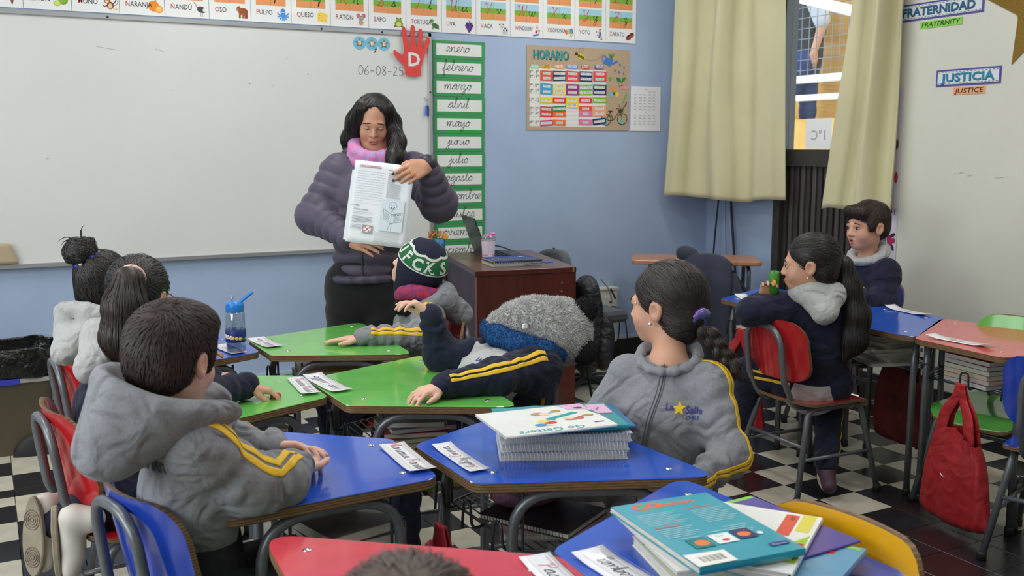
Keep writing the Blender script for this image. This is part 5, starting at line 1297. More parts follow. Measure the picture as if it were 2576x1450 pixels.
# --- on the teacher's desk
TZ2 = .821
m_lap = mat('black_laptop_plastic', (40, 43, 46), .35, noise=(60, .05))
lp_t = thing('laptop', 'black laptop open on the teacher desk, seen from behind', 'laptop', (2.66, 4.97, TZ2))
hd = nrm(np.array([.20, .86, 0])); ld = np.array([hd[1], -hd[0], 0])   # hinge direction, direction towards the user
h0 = np.array([2.43, 4.86, TZ2 + .002])
def lq(a, b, z): return h0 + hd*a + ld*b + np.array([0, 0, z])
part('base', (np.array([lq(0, 0, 0), lq(.34, 0, 0), lq(.34, .235, 0), lq(0, .235, 0), lq(0, 0, .017), lq(.34, 0, .017), lq(.34, .235, .012), lq(0, .235, .012)]), [[0,3,2,1],[4,5,6,7],[0,1,5,4],[1,2,6,5],[2,3,7,6],[3,0,4,7]]), m_lap, lp_t)
up_ = nrm(np.array([0, 0, 1.0]) - ld * .36); nn = nrm(np.cross(hd, up_))
sc = [h0 + np.array([0, 0, .015]) + hd*a + up_*b + nn*c_ for c_ in (0, .007) for (a, b) in ((0, 0), (.34, 0), (.34, .225), (0, .225))]
part('screen_lid', (np.array(sc), [[0,1,2,3],[7,6,5,4],[0,4,5,1],[1,5,6,2],[2,6,7,3],[3,7,4,0]]), m_lap, lp_t)
for r in range(5):
    for k in range(12):
        p = lq(.03 + .024*k, .035 + .024*r, .0155); part('key', box((p[0], p[1], p[2] + .0012), (.017, .017, .0025)), mat('key_plastic', (28, 30, 33), .5), lp_t)
part('touchpad', (np.array([lq(.12, .17, .0142), lq(.22, .17, .0142), lq(.22, .225, .0132), lq(.12, .225, .0132)]), [[0, 3, 2, 1]]), mat('touchpad', (58, 60, 64), .3), lp_t)
single('power_cable', tube(spline([(2.76, 5.19, TZ2 + .004), (2.70, 5.25, TZ2 + .03), (2.62, 5.27, TZ2 + .035), (2.56, 5.24, TZ2 + .02), (2.54, 5.19, TZ2 + .01), (2.50, 5.22, TZ2 + .005), (2.6, 5.20, TZ2 + .005)], 6), .004, 7), m_cord, 'black charger cable looped behind the laptop', 'cable', smooth=True)
tb = thing('tumbler', 'white tumbler with pink flip lid on the teacher desk', 'tumbler', (2.405, 4.80, TZ2)); c = np.array([2.405, 4.80, TZ2])
m_tumb = mat('pale_pink_sleeve', (226, 214, 226), .4)
part('sleeve', xf(lathe([(.031, 0), (.033, .005), (.0345, .06), (.0365, .10), (.0375, .118), (.0355, .120)], 28), c), m_tumb, tb, smooth=True)
part('clear_rim', xf(lathe([(.0385, .112), (.039, .134), (.036, .140), (.0, .140)], 28), c), clear_plastic('tumbler_plastic', (232, 236, 238), .2, .06), tb, smooth=True)
part('lid', xf(lathe([(.030, .136), (.032, .139), (.03, .143), (.0, .144)], 24), c), mat('pink_plastic', (222, 120, 176), .35), tb, smooth=True)
part('spout', box((c[0] + .02, c[1] - .012, TZ2 + .149), (.028, .018, .014), .004), mat('pink_plastic', (222, 120, 176), .35), tb)
part('pink_print', join(*[xf(lathe([(.0348 + .00035*k, .012 + .012*k), (.0350 + .00035*k, .0145 + .012*k)], 28), c) for k in range(3)]), mat('pink_ink', (214, 84, 150), .5), tb)
part('tea_tag', box((c[0] - .006, c[1] - .037, TZ2 + .026), (.022, .0015, .026), .003), mat('tag_white', (240, 240, 238), .6), tb); part('tea_string', tube([(c[0] - .006, c[1] - .0375, TZ2 + .04), (c[0] - .004, c[1] - .0395, TZ2 + .118)], .0007, 4), mat('tag_white', (240, 240, 238), .6), tb)
pcup = thing('pencil_cup', 'blue speckled pencil cup with orange and green paper spills', 'pencil cup', (2.245, 5.10, TZ2)); c = np.array([2.245, 5.10, TZ2])
part('cup', xf(lathe([(.036, 0), (.038, .002), (.038, .105), (.036, .105), (.036, .004), (.0, .004)], 28), c), mat('speckled_blue', (62, 150, 205), .5, noise=(70, .4, (22, 62, 96))), pcup, smooth=True)
for k, (cl, a, ln_) in enumerate([((226, 150, 60), -.5, .09), ((110, 180, 130), -.15, .10), ((205, 170, 60), .25, .10), ((232, 120, 60), -.75, .10), ((214, 160, 70), .5, .08), ((196, 120, 50), .05, .085)]):
    base = c + np.array([.022*math.sin(a*2), .015*math.cos(k*2.1), .05]); tip = base + np.array([math.sin(a)*ln_*.6, .01*math.cos(k), ln_])
    part('paper_strip', tube([base, tip], [.006, .008], 6, flat=.25), flat(cl), pcup)
for k in range(7):
    a = k * .9; p = c + np.array([.042*math.cos(a), .036*math.sin(a), .118 + .008*(k % 3)])
    V, F = extrude([(math.cos(b_)*(.014 if j % 2 else .022), math.sin(b_)*(.014 if j % 2 else .022)) for j, b_ in enumerate(np.arange(10)*2*PI/10)], 0, .003)
    part('paper_leaf', xf((V, F), p, Rz(a) @ Rx(1.0) @ Ry(.3)), flat([(206, 140, 50), (226, 176, 96), (186, 112, 40)][k % 3]), pcup)
# notebooks with a pen
nb, S = book('dark blue folder on top of the notebook on the teacher desk', (2.46, 4.63, TZ2 + .021), -7, .265, .20, .010, (38, 48, 66), group='notebooks on the teacher desk', name='folder')
S.rect(-.132, .015, .132, .1, (44, 66, 152)); S.line([(-.132, .013), (.132, .013)], .003, (170, 140, 80)); S.rect(-.10, .03, -.06, .045, (170, 176, 205)); S.rect(.06, .05, .09, .075, (200, 206, 220)); S.rect(.0, .03, .05, .06, (74, 92, 170)); S.build('printed_cover', nb)
book('thick spiral notebook under the blue folder on the teacher desk', (2.45, 4.62, TZ2), -9, .27, .205, .020, (60, 66, 84), spiral=(176, 180, 190), group='notebooks on the teacher desk', name='spiral_notebook')
pen = thing('ballpoint_pen', 'blue ballpoint pen lying on the notebook edge', 'pen', (2.56, 4.50, TZ2 + .02)); part('barrel', tube([(2.47, 4.507, TZ2 + .012), (2.585, 4.495, TZ2 + .016)], .0035, 8), clear_plastic('pen_barrel', (190, 200, 230), .2), pen); part('cap', tube([(2.585, 4.495, TZ2 + .016), (2.63, 4.491, TZ2 + .018)], .0055, 8), mat('blue_pen_plastic', (60, 110, 205), .35), pen)

# grey office chair behind the teacher's desk
oc = thing('office_chair', 'dark grey padded chair back showing behind the teacher desk', 'chair', (3.08, 4.97, 0))
def ocf(u, v):
    x = (u - .5)*.46; z = .52 + .325*v - .10*(abs(2*u - 1) ** 3)*v
    return (2.89 + .09*math.cos((u - .5)*2.2) - .02, 4.97 + x*.95, z)
Vc, Fc = grid(ocf, 16, 10); part('backrest', thicken((Vc, Fc), .05), mat('dark_grey_fabric', (66, 70, 78), .85, sheen=.3, bump=(200, .3)), oc, smooth=True)
part('strap', tube([ocf(.55, v) + np.array([-.03, 0, .008]) for v in np.linspace(.6, 1, 6)], .012, 8, flat=.3), mat('black_strap', (34, 35, 38), .7), oc); part('seat', box((3.14, 4.97, .45), (.36, .40, .07), .03), mat('dark_grey_fabric', (66, 70, 78), .85), oc)
part('column', tube([(3.14, 4.97, .05), (3.14, 4.97, .42)], .025, 10), m_wire, oc)
for k in range(5): part('foot', tube([(3.14, 4.97, .06), (3.14 + .2*math.cos(k*1.257), 4.97 + .2*math.sin(k*1.257), .03)], .014, 8), m_wire, oc)

# black backpack hanging beside the desk
bp = thing('backpack', 'black backpack hanging between teacher desk and socket box', 'backpack', (3.02, 4.72, .25))
m_bp = mat('black_nylon', (36, 37, 43), .5, noise=(8, .2), bump=(90, .4), crease=(16, .8, .03))
def bpf(c_, r_, n=26, m=18):
    V, F = sphere((0, 0, 0), (1, 1, 1), n, m); V = np.sign(V) * np.abs(V) ** .75; V = V * np.array(r_); V += .012*np.sin(V[:, [2]]*22 + V[:, [0]]*9) * np.array([1, 1, 0]); return V + np.array(c_), F
part('body', bpf((2.90, 4.58, .46), (.075, .10, .28)), m_bp, bp, smooth=True); part('front_pocket', bpf((2.97, 4.53, .37), (.05, .08, .16)), m_bp, bp, smooth=True)
part('zip', tube(spline([(2.93, 4.49, .73), (2.97, 4.47, .67), (2.985, 4.46, .60)], 5), .004, 6), mat('silver_zip', (160, 162, 166), .3, metal=.8), bp); part('zip_pull', tube([(2.975, 4.46, .675), (3.0, 4.45, .62)], .005, 6), m_cord, bp)
part('strap', tube(spline([(2.86, 4.52, .28), (2.87, 4.50, .16), (2.88, 4.47, .06), (2.90, 4.42, .03)], 5), .014, 8, flat=.3), m_bp, bp, smooth=True)

# socket box, plugs and floor cables
sb = thing('socket_box', 'tall cream electrical socket box mounted on the blue wall', 'socket', (3.60, 5.40, .17))
m_box = mat('cream_plastic', (204, 203, 190), .5, noise=(6, .06))
part('housing', box2((3.512, 5.37, .165), (3.638, 5.448, .515), .006), m_box, sb); part('top_cap', box2((3.506, 5.364, .510), (3.644, 5.448, .526), .004), m_box, sb)
part('face_plate', box2((3.533, 5.362, .34), (3.618, 5.371, .475), .003), mat('pale_plate', (212, 211, 200), .45), sb); part('plate_edge', box2((3.525, 5.360, .325), (3.624, 5.371, .333)), m_box, sb); part('outlet', box((3.58, 5.361, .435), (.022, .003, .012)), mat('dark_outlet', (40, 44, 60), .4), sb)
for k, (z, lab, dx) in enumerate([(.398, 'black plug and cord in the socket box, upper of two', 0), (.370, 'black plug and cord in the socket box, lower of two', .012)]):
    pg = thing('power_plug', lab, 'plug', (3.59, 5.34, z), 0, 'plugs in the socket box'); part('plug', box((3.592 + dx*.3, 5.345, z), (.024, .035, .018), .004), m_cord, pg)
    pts = [(3.60, 5.33, z), (3.625 - .02*k, 5.30, z - .02), (3.66 - .055*k, 5.30, z - .12), (3.68 - .08*k, 5.31, z - .24), (3.70 - .10*k, 5.31, .05), (3.66 - .1*k, 5.24, .012), (3.5, 5.2, .012)]
    part('cord', tube(spline(pts, 6), .0038, 7), m_cord, pg, smooth=True)
r_ = np.random.default_rng(3)
for k, lab in enumerate(['black floor cable coiled under the socket box, longest loop', 'black floor cable coiled beside the backpack', 'thin black floor cable crossing the white tiles']):
    P = [(3.30 + .22*math.cos(a*1.3 + k) + r_.uniform(-.05, .05), 5.12 + .10*math.sin(a + k*2) + r_.uniform(-.03, .03), .006 + .004*(i % 3)) for i, a in enumerate(np.linspace(0, 9, 14))]
    single('floor_cable', tube(spline(np.array(P), 6), .005 - .001*(k == 2), 6), m_cord, lab, 'cable', 'cables on the floor', smooth=True)

# waste bin with a black bag
bn = thing('waste_bin', 'grey brown waste bin lined with a black plastic bag', 'bin', (.02, 5.2, 0))
m_bin = mat('grey_brown_plastic', (84, 76, 60), .5, noise=(6, .1))
def ring_sq(x0, x1, y0, y1, z, r): return np.column_stack([round_poly([(x0, y0), (x1, y0), (x1, y1), (x0, y1)], r, 4), np.full(20, z)])
def loft(rings):
    n = len(rings[0]); V = np.concatenate(rings); F = []
    for k in range(len(rings) - 1):
        for i in range(n): j = (i + 1) % n; F.append([k*n+i, k*n+j, (k+1)*n+j, (k+1)*n+i])
    F.append(list(range(n))[::-1]); return V, F
part('body', loft([ring_sq(-.30, .22, 5.09, 5.39, .0, .05), ring_sq(-.32, .24, 5.07, 5.40, .30, .05), ring_sq(-.34, .265, 5.05, 5.405, .375, .05)]), m_bin, bn, smooth=False, angle=50)
part('rim', loft([ring_sq(-.345, .27, 5.045, 5.408, .352, .05), ring_sq(-.345, .27, 5.045, 5.408, .372, .05)]), mat('pale_rim', (150, 148, 144), .5), bn); part('sticker', box2((-.02, 5.042, .348), (.10, 5.0455, .374)), mat('blue_sticker', (50, 56, 170), .5), bn)
Vb, Fb = [], []
for j in range(13):
    v = j / 12
    for i in range(60):
        a = 2*PI*i/60; cs, sn = math.cos(a), math.sin(a)
        x = -.035 + (.315 + .012*math.sin(7*a + v*4) + .01*math.sin(15*a)) * math.copysign(abs(cs) ** .35, cs); y_ = 5.225 + (.185 + .008*math.sin(9*a + v*5)) * math.copysign(abs(sn) ** .35, sn)
        y_ = min(y_, 5.407); k = 1 - .10*max(0, v - .75)
        Vb.append((-.035 + (x + .035)*k, 5.225 + (y_ - 5.225)*k, .372 + .135*v + .008*math.sin(5*a + 2) * v))
for j in range(12):
    for i in range(60): l = (i + 1) % 60; Fb.append([j*60+i, j*60+l, (j+1)*60+l, (j+1)*60+i])
part('bin_liner', thicken((np.array(Vb), Fb), .002), mat('black_plastic_film', (16, 17, 18), .25, spec=.6, bump=(28, .9, .012)), bn, smooth=True)
part('pedal_arch', sphere((.16, 5.06, .0), (.11, .03, .10), 20, 10), m_rub, bn, smooth=True)

# dark jacket over the chair in the corner
jk = thing('hanging_jacket', 'dark navy fleece jacket draped over the corner chair', 'jacket', (3.62, 4.38, .1))
m_jk = mat('charcoal_navy_fleece', (46, 50, 66), .95, sheen=.08, noise=(3, .1), bump=(260, .3))
ax = np.array([-.64, .77, 0.0]); fwd = np.array([.77, .64, 0.0])
cb = np.array([3.55, 4.36, 0])
def jf(u, v):
    s = (u - .5) * 2; w_ = .135 + .03*v; top = .84 - .05*abs(s) ** 3
    q_ = v * 1.18; z = top - q_*.62 if v > .08 else top - .01*(1 - v/.08)
    out = .045*math.sin(s*6 + 2*v) * (.3 + v) + .02*math.sin(s*13 + 3*v) * v
    p = cb + ax * (s * w_) - fwd * (.02 + .05*min(1, v*6) + out*.6 + .03*v)
    return (p[0], p[1], max(z, .10 + .03*math.sin(s*5)))
Vj, Fj = grid(jf, 40, 34); part('back_panel', thicken((Vj, Fj), -.02), m_jk, jk, smooth=True)
part('hood', xf(sphere((0, 0, 0), (.07, .05, .05), 18, 12), tuple(cb + ax*.11 + np.array([0, 0, .835])), np.stack([ax, fwd, [0, 0, 1]], 1) @ Ry(-.35)), m_jk, jk, smooth=True)
for s in (-1, 1):
    P = [cb + ax*(s*.115) - fwd*.02 + np.array([0, 0, .73]), cb + ax*(s*.16) - fwd*.04 + np.array([0, 0, .60]), cb + ax*(s*.175) - fwd*.05 + np.array([0, 0, .40]), cb + ax*(s*.17) - fwd*.05 + np.array([0, 0, .20])]
    part('sleeve', tube(spline(np.array(P), 6), [.05, .055, .05, .045], 14), m_jk, jk, smooth=True)

# ================================================================== PEOPLE: smooth bodies grown from joints
class Sdf:
    """smooth union of round limbs and ellipsoids, turned into one continuous surface"""
    def __init__(s): s.P = []
    def cap(s, a, b, ra, rb=None, k=.02, op='+', wr=None, ax=None, f=1.0):
        s.P.append(('c', np.asarray(a, float), np.asarray(b, float), ra, ra if rb is None else rb, k, op, wr, None if ax is None else nrm(ax), f)); return s
    def ell(s, c, r, R=None, k=.02, op='+', wr=None):
        s.P.append(('e', np.asarray(c, float), np.broadcast_to(np.asarray(r, float), (3,)), np.eye(3) if R is None else np.asarray(R), None, k, op, wr, None, 1.0)); return s
    def chain(s, pts, rad, k=.02, wr=None, op='+', ax=None, f=1.0):
        for i in range(len(pts) - 1): s.cap(pts[i], pts[i+1], rad[i], rad[i+1], k, op, wr, ax, f)
        return s
    def dist1(s, p, X):
        if p[0] == 'c':
            _, a, b, ra, rb, k, op, wr, ax, f = p
            if ax is not None:
                X = X + ((f - 1) * ((X - a) @ ax))[..., None] * ax
                b = b + (f - 1) * ((b - a) @ ax) * ax
            ba = b - a; L2 = ba @ ba + 1e-12; pa = X - a
            h = np.clip((pa @ ba) / L2, 0, 1)
            q_ = pa - h[..., None] * ba
            d = np.sqrt((q_ * q_).sum(-1)) - (ra + (rb - ra) * h)
            if wr is not None:
                amp, lam_, ph = wr[:3]; L = math.sqrt(L2)
                u = nrm(np.cross(ba, (0.3, .2, 1.0))); v = nrm(np.cross(ba, u))
                ang = (q_ @ u) / (ra + 1e-6) + .6 * (q_ @ v) / (ra + 1e-6)
                w1 = np.sin(2*PI*h*L/lam_ + ph + 1.3*np.sin(1.7*ang + ph)); w2 = np.sin(2*PI*h*L/(lam_*.57) - 2*ang + ph*2)
                if len(wr) > 3:   # quilted bulges
                    d = d - amp * (np.abs(np.sin(PI*h*L/lam_ + ph)) ** .6 - .6)
                else: d = d + amp * (.65*w1 + .35*w2)
            return d
        _, c, r, R, _, k, op, wr, _, _ = p
        q_ = ((X - c) @ R) / r
        n = np.sqrt((q_ * q_).sum(-1)) + 1e-9
        g = np.sqrt(((q_ / r) ** 2).sum(-1)) + 1e-9
        d = n * (n - 1) / g
        if wr is not None:
            amp, lam_, ph = wr[:3]; Y = (X - c) @ R
            if len(wr) > 3: d = d - amp * (np.abs(np.sin(PI*Y[..., 2]/lam_ + ph)) ** .6 - .6)
            else: d = d + amp * (.6*np.sin(2*PI*Y[..., 2]/lam_ + ph + 1.5*np.sin(Y[..., 0]*18 + ph)) + .4*np.sin(2*PI*(Y[..., 2] + .7*Y[..., 0])/(lam_*1.7) + 2*ph))
        return d
    @staticmethod
    def mix(d, e, k, op):
        if op == '+':
            h = np.maximum(k - np.abs(d - e), 0) / k; return np.minimum(d, e) - h*h*k/4
        e = -e; h = np.maximum(k - np.abs(d - e), 0) / k; return np.maximum(d, e) + h*h*k/4
    def __call__(s, X):
        X = np.asarray(X, float); d = np.full(X.shape[:-1], 1e3)
        for p in s.P: d = s.mix(d, s.dist1(p, X), p[5], p[6])
        return d
    def bounds(s, p):
        if p[0] == 'c':
            m = max(p[3], p[4]) + .01; f = p[9]
            lo, hi = np.minimum(p[1], p[2]) - m, np.maximum(p[1], p[2]) + m
        else:
            m = float(max(p[2])) + .01; lo, hi = p[1] - m, p[1] + m
        return lo, hi
    def surface(s, res=.006, smooth=1, noise=None):
        B = [s.bounds(p) for p in s.P if p[6] == '+']
        lo = np.min([b[0] for b in B], 0) - 3*res; hi = np.max([b[1] for b in B], 0) + 3*res
        n = np.ceil((hi - lo) / res).astype(int) + 1
        D = np.full(n, 1e3, np.float32)
        for p in s.P:
            a, b = s.bounds(p); a = a - p[5] - 2*res; b = b + p[5] + 2*res
            i0 = np.clip(((a - lo) / res).astype(int), 0, n - 1); i1 = np.clip(((b - lo) / res).astype(int) + 2, 1, n)
            if np.any(i1 <= i0): continue
            g = np.stack(np.meshgrid(*[lo[q_] + res*np.arange(i0[q_], i1[q_]) for q_ in range(3)], indexing='ij'), -1)
            sl = tuple(slice(i0[q_], i1[q_]) for q_ in range(3))
            D[sl] = s.mix(D[sl], s.dist1(p, g), p[5], p[6])
        return surface_nets(D, lo, res, smooth, noise)
    def normal(s, X, e=.002):
        X = np.asarray(X, float); g = np.zeros_like(X)
        for i in range(3):
            o = np.zeros(3); o[i] = e; g[..., i] = s(X + o) - s(X - o)
        return g / (np.linalg.norm(g, axis=-1, keepdims=True) + 1e-9)
    def snap(s, X, off=0.0, it=6):
        X = np.asarray(X, float).copy()
        for _ in range(it): X -= .85 * (s(X) - off)[..., None] * s.normal(X)
        return X
    def shoot(s, X, d, off=0.0, far=.5, n=40):
        """walk from X along d (inwards) until the surface is met"""
        X = np.asarray(X, float).copy(); d = np.asarray(d, float); d = d / (np.linalg.norm(d, axis=-1, keepdims=True) + 1e-9)
        t = np.zeros(X.shape[:-1])
        for _ in range(n): t = np.minimum(t + .8 * (s(X + d * t[..., None]) - off), far)
        return X + d * t[..., None]
def surface_nets(D, lo, res, smooth=1, noise=None):
    I = (D < 0); U = I.view(np.uint8)
    S_ = sum(U[i:U.shape[0]-1+i, j:U.shape[1]-1+j, k:U.shape[2]-1+k] for i in (0, 1) for j in (0, 1) for k in (0, 1))
    act = (S_ > 0) & (S_ < 8); idx = np.argwhere(act)
    num = np.full(act.shape, -1, np.int32); num[act] = np.arange(len(idx))
    C8 = {}
    for i in (0, 1):
        for j in (0, 1):
            for k in (0, 1): C8[(i, j, k)] = D[idx[:, 0]+i, idx[:, 1]+j, idx[:, 2]+k].astype(float)
    acc = np.zeros((len(idx), 3)); cnt = np.zeros(len(idx))
    for ax in range(3):
        o = [q_ for q_ in range(3) if q_ != ax]
        for a in (0, 1):
            for b in (0, 1):
                c0 = [0, 0, 0]; c0[o[0]] = a; c0[o[1]] = b; c1 = list(c0); c1[ax] = 1
                d0, d1 = C8[tuple(c0)], C8[tuple(c1)]; m = (d0 < 0) != (d1 < 0)
                t = np.where(m, d0 / np.where(m, d0 - d1, 1), 0)
                P = np.tile(np.array(c0, float), (len(idx), 1)); P[:, ax] += t
                acc[m] += P[m]; cnt[m] += 1
    V = lo + res * (idx + acc / np.maximum(cnt, 1)[:, None])
    F = []
    for ax in range(3):
        o1, o2 = (ax + 1) % 3, (ax + 2) % 3
        A = [slice(None)] * 3; Bq = [slice(None)] * 3; A[ax] = slice(0, -1); Bq[ax] = slice(1, None)
        for q_ in (o1, o2): A[q_] = slice(1, -1); Bq[q_] = slice(1, -1)
        a, b = I[tuple(A)], I[tuple(Bq)]; E_ = np.argwhere(a != b)
        if len(E_) == 0: continue
        sgn = a[tuple(E_.T)]
        base = E_.copy(); base[:, o1] += 1; base[:, o2] += 1
        q4 = []
        for da, db in ((-1, -1), (0, -1), (0, 0), (-1, 0)):
            c = base.copy(); c[:, o1] += da; c[:, o2] += db; q4.append(num[c[:, 0], c[:, 1], c[:, 2]])
        q4 = np.stack(q4, 1); q4[~sgn] = q4[~sgn][:, ::-1]; F.append(q4)
    F = np.concatenate(F)
    F = F[(F >= 0).all(1)]
    for _ in range(smooth):
        W = np.zeros_like(V); c = np.zeros(len(V))
        for i in range(4):
            j = (i + 1) % 4
            np.add.at(W, F[:, i], V[F[:, j]]); np.add.at(c, F[:, i], 1); np.add.at(W, F[:, j], V[F[:, i]]); np.add.at(c, F[:, j], 1)
        V = V * .5 + .5 * W / np.maximum(c, 1)[:, None]
    return V, F
def part_sdf(name, sdf, mat_, parent, res=.007, smooth=1, cut=None, label=None, warp=None):
    V, F = sdf.surface(res, smooth)
    if warp is not None: V = warp(V)
    if cut is not None:   # drop what lies outside a test
        keep = cut(V)
        F = F[keep[F].all(1)]
        used = np.unique(F); mp = np.full(len(V), -1); mp[used] = np.arange(len(used)); V, F = V[used], mp[F]
    return part(name, (V, F), mat_, parent, smooth=True, label=label)
# ------------------------------------------------------------------ heads and hands
def head_prims(B, c, F, s=1.0, kid=True, open_mouth=0.0, ears=True, neck_to=None, neck_r=.048, face=True):
    def w(x, y, z): return c + F @ (np.array([x, y, z]) * s)
    def e(x, y, z, r, k=.02, op='+'): B.ell(w(x, y, z), np.array(r) * s, F, k * s, op)
    chin = -.083 if kid else -.088
    e(0, -.012, .035, (.072, .091, .080)); e(0, .028, -.026, (.058 if kid else .056, .060, .074), .03); e(0, .052, chin, (.024, .024, .019), .035)
    e(0, .0, -.05, (.050, .055, .04), .03)
    if face:
        for x in (-1, 1):
            e(x*.033, .056, -.034, (.024, .022, .026), .02)
            e(x*.030, .094, -.001, (.015, .012, .009), .012, '-')
        B.cap(w(-.032, .079, .014), w(.032, .079, .014), .009*s, k=.02*s)
        B.cap(w(0, .084, .004), w(0, .102 if not kid else .097, -.029), .0065*s, .0105*s, k=.010*s)
        for x in (-1, 1): e(x*.010, .092, -.033, (.0075, .008, .006), .007)
        e(0, .083, -.056, (.018, .010, .006), .010); e(0, .081, -.068, (.016, .010, .007), .010)
        if open_mouth: e(0, .092, -.062, (.012, .012, open_mouth), .005, '-')
    if ears:
        for x in (-1, 1):
            e(x*.074, -.008, -.008, (.008, .019, .030), .008); e(x*.079, -.012, .0, (.0075, .020, .027), .006); e(x*.0835, -.006, -.006, (.006, .011, .017), .005, '-')
    if neck_to is not None: B.cap(w(0, -.018, -.045), np.asarray(neck_to, float), neck_r*s, neck_r*s*1.12, k=.03*s)
    return w
def hand_prims(B, wrist, F, s, thumb, curls, spread=.06, tdir=(.7, .6, -.2), tlen=1.0, arm=None):
    """F columns: x across the hand, y along the fingers, z out of the back of the hand; thumb = +1/-1 side of x"""
    def w(p): return np.asarray(wrist, float) + F @ (np.asarray(p, float) * s)
    tips = []
    xs_ = [-.030, -.010, .010, .029] if thumb > 0 else [.030, .010, -.010, -.029]    # little .. index
    ln = [(.032, .020, .018), (.040, .026, .020), (.044, .028, .021), (.039, .025, .020)]
    kn = [.078, .086, .088, .084]
    for x, y in zip(xs_, kn):
        B.cap(w((x*.62, .008, 0)), w((x, y, 0)), .0145*s, .0125*s, k=.012*s)
    B.ell(w((0, .045, -.004)), np.array([.036, .045, .014]) * s, F, k=.012*s)
    for i in range(4):
        p = np.array([xs_[i], kn[i], 0.0]); ang = 0.0; sp = (xs_[i] / .03) * spread; pts = [p]
        for j in range(3):
            ang += curls[i][j] if not np.isscalar(curls[i]) else curls[i]
            d = np.array([math.sin(sp), math.cos(ang), -math.sin(ang)]); d[:2] *= 1
            d = nrm(d); p = p + d * ln[i][j]; pts.append(p)
        rr = [.0095, .0088, .0082, .0070] if i else [.0085, .0076, .0070, .0062]
        for j in range(3): B.cap(w(pts[j]), w(pts[j+1]), rr[j]*s, rr[j+1]*s, k=.004*s)
        tips.append((w(pts[3]), nrm(F @ (pts[3] - pts[2])), F @ nrm(np.cross([1, 0, 0], pts[3] - pts[2]))))
    t0 = np.array([thumb*.022, .018, -.006]); td = nrm(np.array([thumb*tdir[0], tdir[1], tdir[2]]))
    t1 = t0 + td * .040 * tlen; td2 = nrm(td + np.array([-thumb*.25, .45, 0])); t2 = t1 + td2 * .028 * tlen; t3 = t2 + nrm(td2 + np.array([-thumb*.1, .2, 0])) * .024 * tlen
    B.chain([w(t0), w(t1), w(t2), w(t3)], [.0150*s, .0115*s, .0100*s, .0080*s], k=.008*s)
    tips.append((w(t3), nrm(F @ (t3 - t2)), F @ np.array([0, 0, 1.0])))
    B.cap(w((0, -.05, 0)) if arm is None else np.asarray(arm, float), w((0, .02, 0)), .024*s, .022*s, k=.014*s)
    return tips
# ------------------------------------------------------------------ hair strands laid over a hair surface
def strands(H, seeds, flow, m, parent, n=700, steps=9, step=.016, w_=.0022, lift=.0015, seed=1, jitter=.25, name='hair_strands', out=0.0, keep=None):
    r = np.random.default_rng(seed); X = seeds[r.integers(0, len(seeds), n)] if len(seeds) else seeds
    if keep is not None: X = X[keep(X)]
    X = H.snap(X, lift); N = len(X); P = [X]; sd = r.normal(0, jitter, (N, 3)); ln = r.uniform(.6, 1.2, N)
    for k in range(steps):
        nr = H.normal(X); d = flow(X) + sd * .5 + r.normal(0, jitter*.25, (N, 3)); d = d - (d * nr).sum(1)[:, None] * nr
        d /= np.linalg.norm(d, axis=1)[:, None] + 1e-9
        X = X + (d + nr * out * (k / steps)) * (step * ln)[:, None]
        if out == 0: X = H.snap(X, lift + .0012 * np.abs(sd[:, 0]) / max(jitter, .01), 2)
        P.append(X)
    P = np.stack(P, 1); V, F = [], []; M = P.shape[1]
    T = np.gradient(P, axis=1); T /= np.linalg.norm(T, axis=2, keepdims=True) + 1e-9
    NR = H.normal(P.reshape(-1, 3)).reshape(P.shape); S_ = np.cross(T, NR); S_ /= np.linalg.norm(S_, axis=2, keepdims=True) + 1e-9
    prof = np.sin(np.linspace(.25, PI - .12, M))[None, :, None] * w_ / 2 * r.uniform(.6, 1.4, (N, 1, 1))
    A, Bq, Cc = P - S_*prof, P + NR*prof*.6, P + S_*prof
    V = np.stack([A, Bq, Cc], 2).reshape(-1, 3)
    i = np.arange(N)[:, None] * (M*3) + np.arange(M - 1)[None] * 3; i = i.ravel()
    F = np.concatenate([np.stack([i, i+1, i+4, i+3], 1), np.stack([i+1, i+2, i+5, i+4], 1)])
    return part(name, (V, F), m, parent, smooth=True, kind='stuff')
def fur(V, F, m, parent, n, ln, seed=1, name='fur', lean=(0, 0, -.4), w_=.0022):
    r = np.random.default_rng(seed); F = np.asarray(F)
    f = F[r.integers(0, len(F), n)]; a, b = r.random(n)[:, None], r.random(n)[:, None]
    P = V[f[:, 0]]*(1-a)*(1-b) + V[f[:, 1]]*a*(1-b) + V[f[:, 2]]*a*b + V[f[:, 3]]*(1-a)*b
    N = np.cross(V[f[:, 2]] - V[f[:, 0]], V[f[:, 3]] - V[f[:, 1]]); N /= np.linalg.norm(N, axis=1)[:, None] + 1e-12
    d = N + r.normal(0, .45, (n, 3)) + np.array(lean); d /= np.linalg.norm(d, axis=1)[:, None]
    t = np.cross(d, r.normal(0, 1, (n, 3))); t /= np.linalg.norm(t, axis=1)[:, None]
    L = ln * r.uniform(.6, 1.3, (n, 1)); q_ = np.cross(d, t)
    W = np.stack([P - t*w_ - N*.001, P + t*w_ - N*.001, P + q_*w_ - N*.001, P + d*L], 1).reshape(-1, 3); i = np.arange(n)*4
    G = np.concatenate([np.stack([i, i+1, i+3], 1), np.stack([i+1, i+2, i+3], 1), np.stack([i+2, i, i+3], 1)])
    return part(name, (W, G), m, parent, kind='stuff')
